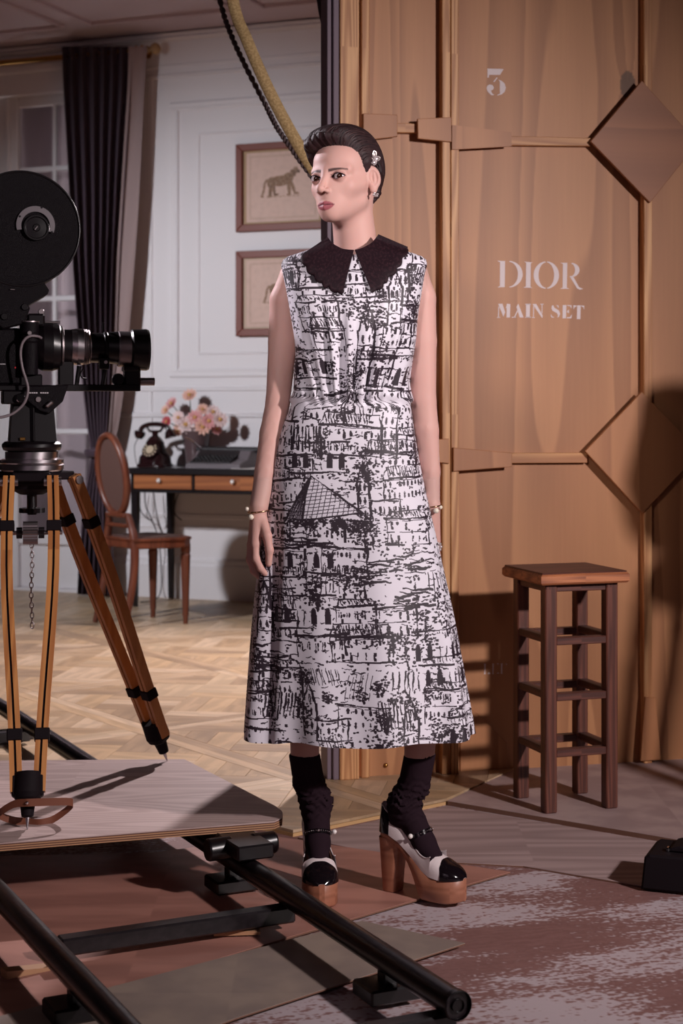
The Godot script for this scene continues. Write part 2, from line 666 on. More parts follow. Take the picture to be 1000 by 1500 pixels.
func build_studio():
	var fl := setting("floor")
	var g := Geo.new()
	# the near floor is one painted board, the rest of the studio floor lies round it
	g.prism(poly([[-6, -4], [6, -4], [6, 2.2], [-6, 2.2]]), 0.1, flat_xf(-0.1))
	g.prism(poly([[-6, 2.2], [-1.4, 2.2], [-1.4, 4.7], [-6, 4.7]]), 0.1, flat_xf(-0.1))
	g.prism(poly([[1.9, 2.2], [6, 2.2], [6, 4.7], [1.9, 4.7]]), 0.1, flat_xf(-0.1))
	g.prism(poly([[-6, 4.7], [6, 4.7], [6, 12], [-6, 12]]), 0.1, flat_xf(-0.1))
	part(g, "floor_boards", M.studio_floor, fl)
	var s := Geo.new()
	s.smooth(false)
	var a := Vector3(-1.4, 0, -2.2)
	var b := Vector3(1.9, 0, -2.2)
	var c := Vector3(1.9, 0, -4.7)
	var d := Vector3(-1.4, 0, -4.7)
	s.quad(a, b, c, d, Vector2(0, 0), Vector2(1, 0), Vector2(1, 1), Vector2(0, 1))
	var dn := Vector3.DOWN * 0.1
	s.quad(a + dn, d + dn, c + dn, b + dn)
	s.quad(a, a + dn, b + dn, b)
	s.quad(b, b + dn, c + dn, c)
	s.quad(c, c + dn, d + dn, d)
	s.quad(d, d + dn, a + dn, a)
	var pm := mat(Color.WHITE, 0.6)
	pm.albedo_texture = painted_board()
	part(s, "painted_floor", pm, fl)
	for w in [["wall_left", Vector3(-6.1, 3, -4), Vector3(0.2, 6.2, 16)], ["wall_right", Vector3(6.1, 3, -4), Vector3(0.2, 6.2, 16)], ["wall_front", Vector3(0, 3, 4.1), Vector3(12.4, 6.2, 0.2)], ["wall_back", Vector3(0, 3, -12.1), Vector3(12.4, 6.2, 0.2)], ["ceiling", Vector3(0, 6.2, -4), Vector3(12.4, 0.2, 16.4)]]:
		var k := Geo.new()
		k.box(Transform3D.IDENTITY, w[2], 0.0)
		var o := part(k, w[0], M.studio, self)
		o.position = w[1]
		o.set_meta("kind", "structure")

# the near floor: brown board, white paint brushed over it and worn off again, the same wear all over
func painted_board() -> ImageTexture:
	var w := 800
	var h := 606
	var patch := noise(91, 0.0075, 2)
	var grain := noise(16, 0.11, 3)
	var fine := noise(17, 0.35, 2)
	var data := PackedByteArray()
	data.resize(w * h * 3)
	for y in h:
		for x in w:
			# the brush went a little askew
			var a := x * 0.95 + y * 0.31 + WEAR_X
			var b := -x * 0.31 + y * 0.95 + WEAR_Y
			var gr := grain.get_noise_2d(a * 0.36, b * 2.0)
			var fi := fine.get_noise_2d(a * 0.6, b)
			# paint sticks to the grain of the board
			var paint := smoothstep(-0.12, 0.16, patch.get_noise_2d(a * 0.7, b * 1.9) * 1.1 - 0.10 + gr * 0.6 + fi * 0.6)
			var c := rgb(138, 101, 97).lerp(rgb(126, 90, 86), clampf(0.5 + gr * 1.2 + fi * 0.6, 0.0, 1.0)).lerp(rgb(202, 190, 196), paint * 0.85)
			var o := (y * w + x) * 3
			data[o] = int(c.r * 255)
			data[o + 1] = int(c.g * 255)
			data[o + 2] = int(c.b * 255)
	return ImageTexture.create_from_image(Image.create_from_data(w, h, false, Image.FORMAT_RGB8, data))

const WEAR_X := 1312.0
const WEAR_Y := 1242.0

var wall_frame := Frame.new(Vector3(-0.54, DECK, -9.6), Vector3(0.93, 0, 0.368))

func build_set_wall():
	var fr := wall_frame
	var w := setting("wall_set")
	w.transform = fr.xf()
	var top := fr.loc(475, 27).y
	var l := fr.loc(-150, 400).x
	var r := 1.15
	var w0 := fr.loc(-128, 300).x     # window opening
	var w1 := fr.loc(137, 300).x
	var wt := fr.loc(60, 140).y
	var wb := fr.loc(60, 862).y
	var g := Geo.new()
	g.box(at(Vector3((w1 + r) / 2, top / 2, -0.06)), Vector3(r - w1, top, 0.12), 0)
	g.box(at(Vector3((l - 1.0 + w0) / 2, top / 2, -0.06)), Vector3(w0 - l + 1.0, top, 0.12), 0)
	g.box(at(Vector3((w0 + w1) / 2, (top + wt) / 2, -0.06)), Vector3(w1 - w0, top - wt, 0.12), 0)
	g.box(at(Vector3((w0 + w1) / 2, wb / 2, -0.06)), Vector3(w1 - w0, wb, 0.12), 0)
	part(g, "plaster", M.wall_paint, w)
	# mouldings, each a strip with a stepped section
	var run := func(called: String, x0: float, x1: float, y: float, high: float, deep: float):
		var k := Geo.new()
		var sec := poly([[0, 0], [deep * 0.5, 0], [deep, high * 0.22], [deep * 0.8, high * 0.4], [deep * 0.8, high * 0.55], [deep, high * 0.75], [deep * 0.4, high], [0, high]])
		k.prism(sec, x1 - x0, Transform3D(Basis(Vector3(0, 0, 1), Vector3(0, 1, 0), Vector3(1, 0, 0)), Vector3(x0, y - high / 2, 0)))
		part(k, called, M.wall_paint, w)
	var rise := func(x: float, y0: float, y1: float, wide: float, deep: float):
		var k := Geo.new()
		var sec := poly([[0, 0], [wide * 0.1, deep], [wide * 0.35, deep * 0.7], [wide * 0.65, deep * 0.7], [wide * 0.9, deep], [wide, 0]])
		k.prism(sec, y1 - y0, Transform3D(Basis(Vector3(1, 0, 0), Vector3(0, 0, 1), Vector3(0, 1, 0)), Vector3(x - wide / 2, y0, 0)))
		part(k, "moulding", M.wall_paint, w)
	var v := func(px: float, py: float) -> float: return fr.loc(px, py).y
	var h := func(px: float, py: float) -> float: return fr.loc(px, py).x
	run.call("cornice", l, r, top - 0.025, 0.05, 0.05)
	run.call("moulding", l, r, v.call(480, 77), 0.02, 0.006)
	run.call("moulding", l, r, v.call(480, 92), 0.024, 0.012)
	# the big panel on the wall and the frame inside it
	var x0: float = h.call(256, 350)
	run.call("moulding", x0 - 0.03, r, v.call(480, 140), 0.058, 0.012)
	run.call("moulding", x0 - 0.03, r, v.call(300, 546), 0.058, 0.012)
	rise.call(x0, v.call(300, 546), v.call(480, 140), 0.06, 0.012)
	var x1: float = h.call(291, 350)
	run.call("moulding", x1, r, v.call(480, 184), 0.014, 0.006)
	run.call("moulding", x1, r, v.call(300, 518), 0.014, 0.006)
	rise.call(x1, v.call(300, 518), v.call(480, 184), 0.014, 0.006)
	rise.call(h.call(221, 350), v.call(300, 640), v.call(480, 92), 0.026, 0.007)
	run.call("moulding", w1, r, v.call(340, 569), 0.03, 0.009)
	run.call("moulding", w1, r, v.call(340, 608), 0.03, 0.012)
	run.call("moulding", w1, r, v.call(320, 757), 0.03, 0.009)
	run.call("moulding", w1, r, v.call(320, 774), 0.018, 0.007)
	rise.call(h.call(221, 750), v.call(300, 774), v.call(300, 640), 0.02, 0.006)
	var bb := Geo.new()
	var bt: float = v.call(320, 818)
	bb.prism(poly([[0, 0], [0.028, 0], [0.028, bt * 0.8], [0.018, bt * 0.86], [0.018, bt * 0.94], [0.008, bt], [0, bt]]), r - w1, Transform3D(Basis(Vector3(0, 0, 1), Vector3(0, 1, 0), Vector3(1, 0, 0)), Vector3(w1, 0, 0)))
	var ob := part(bb, "baseboard_set", M.base_paint, self)
	ob.transform = fr.xf()
	ob.set_meta("kind", "structure")
	# the painted ceiling piece over the wall, with sunk panels
	var ce := setting("ceiling_set")
	ce.transform = Transform3D(Basis(fr.u, Vector3.UP, fr.n), fr.o + Vector3(0, top, 0))
	var cg := Geo.new()
	cg.box(at(Vector3((l - 1 + r) / 2, 0.03, 0.55)), Vector3(r - l + 1, 0.06, 1.3), 0)
	part(cg, "ceiling_board", M.ceiling_paint, ce)
	for p in [[-1.9, -1.0], [-0.82, 0.1], [0.28, 1.1]]:
		for z in [[0.42, 1.1]]:
			for k in [[p[0], p[1], z[0], z[0]], [p[0], p[1], z[1], z[1]], [p[0], p[0], z[0], z[1]], [p[1], p[1], z[0], z[1]]]:
				var b := Geo.new()
				b.bar(Vector3(k[0], -0.008, k[2]), Vector3(k[1], -0.008, k[3]), 0.016, 0.03, Vector3.UP, 0.004)
				part(b, "ceiling_moulding", M.ceiling_paint, ce)
	build_pictures()

func print_texture(kind: int) -> ImageTexture:
	var w := 320
	var h := 290
	var im := Image.create(w, h, false, Image.FORMAT_RGB8)
	im.fill(rgb(214, 182, 168))
	var n := noise(31 + kind, 0.03, 4)
	for y in h:
		for x in w:
			var t := n.get_noise_2d(x, y) * 0.06
			im.set_pixel(x, y, rgb(214, 182, 168).lightened(t) if t > 0 else rgb(214, 182, 168).darkened(-t))
	# ruled border
	for k in 2:
		var m := 14 + k * 5
		var c := rgb(150, 118, 94)
		im.fill_rect(Rect2i(m, m, w - 2 * m, 1), c)
		im.fill_rect(Rect2i(m, h - m, w - 2 * m, 1), c)
		im.fill_rect(Rect2i(m, m, 1, h - 2 * m), c)
		im.fill_rect(Rect2i(w - m, m, 1, h - 2 * m), c)
	# a spotted cat walking, in sepia wash: blobs [x, y, rx, ry, angle]
	var cat := [[150, 122, 48, 22, -0.06], [184, 112, 24, 22, -0.5], [206, 92, 13, 16, -0.5], [218, 82, 13, 11, 0.0], [229, 86, 8, 6, 0.2], [112, 128, 20, 24, 0.1], [106, 160, 8, 26, 0.12], [122, 158, 7, 24, -0.15], [132, 178, 12, 5, 0.0], [104, 184, 12, 5, 0.0],
		[188, 150, 8, 32, -0.1], [204, 146, 7, 32, -0.35], [220, 176, 12, 5, 0.0], [188, 180, 10, 5, 0.0], [88, 120, 10, 5, 2.2], [80, 140, 5, 20, 0.15], [74, 168, 5, 18, 0.35], [70, 184, 8, 4, 0.2], [212, 71, 4, 5, 0.0], [222, 70, 4, 5, 0.0]]
	var rng := RandomNumberGenerator.new()
	rng.seed = 88 + kind
	for b in cat:
		var r := int(maxf(b[2], b[3])) + 2
		for y in range(-r, r + 1):
			for x in range(-r, r + 1):
				var q := Vector2(x, y).rotated(-b[4])
				if (q.x / b[2]) ** 2 + (q.y / b[3]) ** 2 < 1.0:
					var xx: int = b[0] + x + (0 if kind == 0 else 10)
					var yy: int = b[1] + y
					var t := n.get_noise_2d(xx * 3.0, yy * 3.0)
					im.set_pixel(xx, yy, rgb(134, 98, 70).lightened(clampf(t * 0.4 + 0.05, 0, 0.4)))
	for k in 130:
		var b = cat[rng.randi() % 9]
		var p := Vector2(b[0] + rng.randf_range(-0.7, 0.7) * b[2], b[1] + rng.randf_range(-0.7, 0.7) * b[3])
		im.fill_rect(Rect2i(int(p.x) + (0 if kind == 0 else 10), int(p.y), 3, 3), rgb(82, 54, 38))
	for k in 60:
		im.fill_rect(Rect2i(90 + rng.randi() % 140, 182 + rng.randi() % 8, 8, 1), rgb(150, 116, 88))
	return ImageTexture.create_from_image(im)

func build_pictures():
	var fr := wall_frame
	var labels := ["mahogany framed sepia print of a walking leopard, hung above the other frame", "mahogany framed sepia animal print hung lower on the panelled wall"]
	for k in 2:
		var a := fr.loc(349, [213, 369][k])
		var b := fr.loc(349, [341, 493][k])
		var c := fr.loc(484, 300)
		var w := c.x - a.x
		var h := a.y - b.y
		var t := thing("framed_print", labels[k], "picture", fr.xf() * at(Vector3((a.x + c.x) / 2, (a.y + b.y) / 2, 0.012)), "framed prints on the set wall")
		var fw := 0.042
		for s in [-1, 1]:
			var g := Geo.new()
			g.prism(poly([[-w / 2, h / 2 * s], [w / 2, h / 2 * s], [w / 2 - fw, (h / 2 - fw) * s], [-w / 2 + fw, (h / 2 - fw) * s]]), 0.03, Transform3D.IDENTITY, 0.004)
			part(g, "frame_rail", M.picture_frame, t)
			var q := Geo.new()
			q.prism(poly([[w / 2 * s, -h / 2], [w / 2 * s, h / 2], [(w / 2 - fw) * s, h / 2 - fw], [(w / 2 - fw) * s, -h / 2 + fw]]), 0.03, Transform3D.IDENTITY, 0.004)
			part(q, "frame_stile", M.picture_frame, t)
		var iw := w - 2 * fw
		var ih := h - 2 * fw
		var mg := Geo.new()
		mg.box(at(Vector3(0, 0, 0.004)), Vector3(iw, ih, 0.008), 0)
		part(mg, "mount", M.mount_gold if k == 0 else M.mount, t)
		var p := Geo.new()
		p.smooth(false)
		var x := iw / 2 - 0.02
		var y := ih / 2 - 0.012
		p.quad(Vector3(-x, -y, 0.0095), Vector3(x, -y, 0.0095), Vector3(x, y, 0.0095), Vector3(-x, y, 0.0095), Vector2(0, 1), Vector2(1, 1), Vector2(1, 0), Vector2(0, 0))
		var pm := mat(Color.WHITE, 0.7)
		pm.albedo_texture = print_texture(k)
		part(p, "print", pm, t)
		var gl := Geo.new()
		gl.quad(Vector3(-iw / 2, -ih / 2, 0.014), Vector3(iw / 2, -ih / 2, 0.014), Vector3(iw / 2, ih / 2, 0.014), Vector3(-iw / 2, ih / 2, 0.014))
		part(gl, "glass", M.picture_glass, t)

func build_window_and_curtain():
	var fr := wall_frame
	var win := setting("window_1")
	win.transform = fr.xf()
	var w0 := fr.loc(-128, 300).x
	var w1 := fr.loc(137, 300).x
	var wt := fr.loc(60, 140).y
	var wb := fr.loc(60, 862).y
	var post := func(called: String, x: float, y0: float, y1: float, wide: float, z: float, deep: float):
		var g := Geo.new()
		g.box(at(Vector3(x, (y0 + y1) / 2, z)), Vector3(wide, y1 - y0, deep), 0.006)
		part(g, called, M.base_paint, win)
	var beam := func(called: String, x0: float, x1: float, y: float, high: float, z: float, deep: float):
		var g := Geo.new()
		g.box(at(Vector3((x0 + x1) / 2, y, z)), Vector3(x1 - x0, high, deep), 0.006)
		part(g, called, M.base_paint, win)
	# casing round the opening
	post.call("window_casing", w0 - 0.06, 0, wt + 0.12, 0.12, 0.02, 0.04)
	post.call("window_casing", w1 + 0.06, 0, wt + 0.12, 0.12, 0.02, 0.04)
	beam.call("window_casing", w0 - 0.12, w1 + 0.12, wt + 0.07, 0.14, 0.025, 0.05)
	beam.call("window_casing", w0 - 0.16, w1 + 0.16, wt + 0.16, 0.05, 0.04, 0.08)
	# two leaves: stiles, rails, glazing bars, panes
	var c0 := fr.loc(-3, 300).x
	var c1 := fr.loc(25, 300).x
	post.call("window_post", (c0 + c1) / 2, wb, wt, c1 - c0, -0.03, 0.05)
	post.call("window_stile", (c0 + c1) / 2, wb, wt, 0.035, 0.0, 0.02)
	var bars := []
	for py in [246, 437, 632]:
		bars.append(fr.loc(70, py).y)
	var low := fr.loc(70, 790).y
	for leaf in [[w0 + 0.03, c0], [c1, w1 - 0.03]]:
		var a: float = leaf[0]
		var b: float = leaf[1]
		var m := (a + b) / 2 - 0.005
		post.call("glazing_bar", m, low, wt, 0.026, -0.035, 0.03)
		for y in bars:
			beam.call("glazing_bar", a, b, y, 0.032, -0.036, 0.028)
		beam.call("window_rail", a, b, low, 0.07, -0.035, 0.04)
		beam.call("window_panel", a, b, (wb + low) / 2, low - wb, -0.05, 0.02)
		beam.call("window_rail", a, b, wt - 0.03, 0.06, -0.035, 0.04)
		var ys := [low] + [bars[2], bars[1], bars[0], wt - 0.03]
		for i in 4:
			for q in [[a, m], [m, b]]:
				var g := Geo.new()
				g.quad(Vector3(q[0], ys[i], -0.04), Vector3(q[1], ys[i], -0.04), Vector3(q[1], ys[i + 1], -0.04), Vector3(q[0], ys[i + 1], -0.04))
				part(g, "pane", M.pane, win)
	post.call("window_post", w0 + 0.015, wb, wt, 0.03, -0.03, 0.05)
	post.call("window_post", w1 - 0.015, wb, wt, 0.03, -0.03, 0.05)
	# the grey cloth hung behind the window
	var bk := Geo.new()
	var rows := []
	for i in 2:
		var row := []
		for j in 40:
			var x := lerpf(w0 - 0.5, w1 + 0.5, j / 39.0)
			row.append(Vector3(x, 0.0 if i == 0 else wt + 0.4, -0.55 + 0.05 * sin(j * 0.9) + 0.02 * sin(j * 2.3)))
		rows.append(row)
	bk.grid(rows)
	var cloth := single(bk, "backdrop_cloth", M.backing, "plain grey cloth hanging behind the window panes of the set", "backdrop", Vector3.ZERO)
	cloth.transform = fr.xf()
	# the curtain: pleated velvet drawn in towards a tie, and its pale lining turned out at the edge
	var cur := thing("curtain", "long dark plum velvet curtain with pale lining beside the set window", "curtain", fr.xf() * at(fr.loc(140, 870) * Vector3(1, 0, 0)))
	var shift := fr.loc(140, 870).x
	var edge := [[66, 88, 190, 216], [120, 90, 189, 212], [200, 95, 184, 208], [300, 101, 178, 203], [400, 106, 172, 196], [500, 114, 168, 188], [580, 122, 163, 180], [640, 130, 158, 170], [665, 134, 156, 163], [690, 130, 158, 160], [740, 122, 160, 161], [800, 116, 163, 164], [866, 112, 166, 167]]
	var vel := []
	var lin_ := []
	var steps := 60
	for i in steps + 1:
		var py := lerpf(68, 871, float(i) / steps)
		var l := stable(edge, py, 1)
		var r := stable(edge, py, 2)
		var e := stable(edge, py, 3)
		var row := []
		var tight := clampf(1.0 - absf(py - 665.0) / 260.0, 0.0, 1.0)
		for j in 97:
			var t := j / 96.0
			var ph := t * 7.0 * TAU + 0.5 * sin(t * 9.0) + 0.35 * sin(py * 0.006 + t * 5.0)
			var z := 0.172 + (0.042 - 0.02 * tight) * sin(ph) + 0.012 * sin(ph * 2.0 + py * 0.01)
			var p := fr.loc(lerpf(l, r, t), py, z)
			p.x += 0.012 * cos(ph) - shift
			p.y = maxf(p.y, 0.003)
			row.append(p)
		vel.append(row)
		var lr := []
		for j in 13:
			var t := j / 12.0
			var p := fr.loc(lerpf(r - 2, e, t), py, 0.172 - 0.02 * t + 0.008 * sin(t * 5.0 + py * 0.01))
			p.x -= shift
			p.y = maxf(p.y, 0.003)
			lr.append(p)
		lin_.append(lr)
	var vg := Geo.new()
	vg.grid(vel)
	part(vg, "velvet", M.velvet, cur)
	var lg := Geo.new()
	lg.grid(lin_)
	part(lg, "lining", M.lining, cur, "pale lining turned out at the edge")
	var tie := Geo.new()
	var ring := []
	for k in 25:
		var a := TAU * k / 24
		var p := fr.loc(145 + 17 * cos(a), 662 - 3 * cos(a), 0.165 + 0.075 * sin(a))
		p.x -= shift
		ring.append(p)
	tie.tube(ring, 0.03, 8, false, 0.6)
	part(tie, "tieback", M.velvet, cur)
	# rod with rings and finial
	var rod := thing("curtain_rod", "turned brown curtain rod with round finial above the set window", "curtain rod", fr.xf())
	var a := fr.loc(-140, 97, 0.11)
	var b := fr.loc(214, 75, 0.11)
	b.y = a.y
	var y := fr.loc(100, 83, 0.11).y
	a.y = y
	b.y = y
	var rg := Geo.new()
	rg.tube([a, b], 0.017, 12)
	part(rg, "rod", M.brass, rod)
	var fg := Geo.new()
	fg.lathe([[0.0, 0.0], [0.02, 0.0], [0.022, 0.012], [0.012, 0.018], [0.014, 0.03], [0.03, 0.045], [0.036, 0.062], [0.03, 0.08], [0.014, 0.092], [0.0, 0.094]], Transform3D(Basis(Vector3.BACK, -PI / 2), b), 16, false)
	part(fg, "finial", M.mount_gold, rod)
	for px in [200, 208]:
		var p := fr.loc(px, 80, 0.11)
		p.y = y
		var k := Geo.new()
		var rr := []
		for i in 17:
			rr.append(p + Vector3(0, cos(TAU * i / 16), sin(TAU * i / 16)) * 0.026)
		k.tube(rr, 0.005, 6, false)
		part(k, "curtain_ring", M.brass, rod)
	for x in [b.x - 0.05]:
		var k := Geo.new()
		k.tube([Vector3(x, y, 0.0), Vector3(x, y, 0.11)], 0.01, 8)
		k.lathe([[0.0, 0.0], [0.03, 0.0], [0.03, 0.01], [0.01, 0.014]], Transform3D(Basis(Vector3.RIGHT, PI / 2), Vector3(x, y, 0.0)), 12)
		part(k, "rod_bracket", M.brass, rod)

# parquet: square modules with a border, woven strips at 45 degrees inside, every strip a piece of its own
func build_parquet():
	var fl := setting("floor_parquet")
	var edge := [gp(400, 1219), gp(429, 1226), gp(654, 1179), gp(765, 1129)]
	var outline := poly([[-3.2, 6.25]])
	outline.append_array(PackedVector2Array(edge))
	outline.append_array(poly([[0.82, 5.6], [1.3, 9.4], [-3.2, 10.9]]))
	var slab := Geo.new()
	slab.prism(outline, DECK - 0.009, flat_xf(0))
	part(slab, "subfloor", M.deck_edge, fl)
	var inset := Geometry2D.offset_polygon(outline, -0.001)
	var area: PackedVector2Array = inset[0]
	var ang := deg_to_rad(-53.0)
	var ex := Vector2.from_angle(ang)
	var ey := Vector2.from_angle(ang + PI / 2)
	var mod := 0.94
	var rng := RandomNumberGenerator.new()
	rng.seed = 404
	var pieces := []   # [outline in (x, d), direction of the grain]
	var add := func(quad: PackedVector2Array, clip: PackedVector2Array, dir: Vector2):
		for q in Geometry2D.intersect_polygons(quad, clip):
			for z in Geometry2D.intersect_polygons(q, area):
				for k in Geometry2D.offset_polygon(z, -0.0006):
					if k.size() >= 3:
						pieces.append([k, dir])
	for mi in range(-12, 13):
		for mj in range(-12, 13):
			var c := Vector2(-0.6, 6.4) + (ex * mi + ey * mj) * mod
			if c.x < -3.0 or c.x > 1.6 or c.y < 3.6 or c.y > 11.0:
				continue
			var sq := func(h0: float, h1: float, k0: float, k1: float) -> PackedVector2Array:
				return PackedVector2Array([c + ex * h0 + ey * k0, c + ex * h1 + ey * k0, c + ex * h1 + ey * k1, c + ex * h0 + ey * k1])
			var hm := mod / 2
			var bw := 0.05
			var inner: PackedVector2Array = sq.call(-hm + bw, hm - bw, -hm + bw, hm - bw)
			add.call(sq.call(-hm, hm, -hm, -hm + bw), area, ex)
			add.call(sq.call(-hm, hm, hm - bw, hm), area, ex)
			add.call(sq.call(-hm, -hm + bw, -hm + bw, hm - bw), area, ey)
			add.call(sq.call(hm - bw, hm, -hm + bw, hm - bw), area, ey)
			# the weave
			var fx := (ex + ey).normalized()
			var fy := (ey - ex).normalized()
			var cell := 0.297
			for i in range(-3, 3):
				for j in range(-3, 3):
					var b := c + fx * (i * cell) + fy * (j * cell)
					for k in 3:
						var s0 := cell * k / 3.0
						var s1 := cell * (k + 1) / 3.0
						if (i + j) % 2 == 0:
							add.call(PackedVector2Array([b + fy * s0, b + fx * cell + fy * s0, b + fx * cell + fy * s1, b + fy * s1]), inner, fx)
						else:
							add.call(PackedVector2Array([b + fx * s0, b + fx * s1, b + fx * s1 + fy * cell, b + fx * s0 + fy * cell]), inner, fy)
	# seen pieces first: inside the frame and not behind the flats, the largest in the picture first
	var scored := []
	for p in pieces:
		var c := Vector2.ZERO
		for q in p[0]:
			c += q
		c /= p[0].size()
		var px := 500 + c.x * FOCAL / c.y
		var py := HORIZON + FOCAL * EYE / c.y
		var seen: bool = px > -20 and px < 745 and (px < 535 or c.y < 5.2)
		var sz := absf(signed_area(p[0])) / pow(c.y, 3.0)
		scored.append([(sz if seen else sz * 1e-6), p, c])
	scored.sort_custom(func(a, b): return a[0] > b[0])
	var rest := Geo.new()
	for i in scored.size():
		var p = scored[i][1]
		var c: Vector2 = scored[i][2]
		var along: Vector2 = p[1]
		var g: Geo = rest if i >= 300 else Geo.new()
		var top := DECK + rng.randf_range(-0.0004, 0.0002)
		if i >= 300:
			g.prism(p[0], 0.008, flat_xf(top - 0.008))
			continue
		# the piece in its own axes, the grain along its local Z
		var across := Vector2(along.y, -along.x)
		var loc := PackedVector2Array()
		for q in p[0]:
			loc.append(Vector2((q - c).dot(across), (q - c).dot(along)))
		g.prism(loc, 0.008, flat_xf(0.0), 0.0004)
		var o := part(g, "plank", M.parquet[rng.randi() % 6], fl)
		var zx := Vector3(across.x, 0, -across.y)
		var zz := -Vector3(along.x, 0, -along.y)
		o.transform = Transform3D(Basis(zx, Vector3.UP, zz), Vector3(c.x, top - 0.008, -c.y))
	var o := part(rest, "parquet_rest", M.parquet[1], fl)
	o.set_meta("kind", "stuff")

func signed_area(p: PackedVector2Array) -> float:
	var s := 0.0
	for i in p.size():
		s += p[i].cross(p[(i + 1) % p.size()])
	return s / 2

# loose sheets laid on the studio floor
func build_sheets():
	var lay := func(called: String, label: String, pts: Array, y0: float, thick: float, m: Material):
		var o2 := PackedVector2Array()
		for p in pts:
			o2.append(gp(p[0], p[1]))
		var c := Vector2.ZERO
		for p in o2:
			c += p
		c /= o2.size()
		var loc := PackedVector2Array()
		for p in o2:
			loc.append(p - c)
		var t := thing(called, label, "board", Vector3(c.x, y0, -c.y))
		var g := Geo.new()
		g.prism(loc, thick - 0.0012, flat_xf(0))
		part(g, "core", M.sheet_edge, t)
		var f := Geo.new()
		f.prism(loc, 0.0012, flat_xf(thick - 0.0012))
		part(f, "face", m, t)
	lay.call("plywood_sheet", "grey plywood sheet lying on the floor under the wooden stool", [[655, 1180], [1090, 1254], [1260, 1092], [776, 1122]], 0.0, 0.014, M.board_pale)
	lay.call("plywood_sheet", "streaky grey plywood sheet lying between the stool's sheet and the black case", [[436, 1229], [653, 1183], [1120, 1262], [1160, 1338], [766, 1271], [600, 1262]], 0.0, 0.005, M.board_grey)
	lay.call("hardboard_sheet", "reddish brown hardboard sheet under the platform shoes and the rails", [[747, 1283], [515, 1352], [400, 1386], [-160, 1560], [-360, 1420], [-120, 1262], [230, 1254], [400, 1230]], 0.005, 0.005, M.board_red)
	lay.call("hardboard_sheet", "grey green hardboard sheet lying between the two dolly rails", [[530, 1358], [681, 1391], [345, 1502], [60, 1610], [-40, 1510]], 0.010, 0.004, M.board_green)

# ---------- wooden set flats seen from behind ----------
var flat_frame := Frame.new(Vector3(0.36, 0, -5.086), Vector3(0.9668, 0, -0.2554))

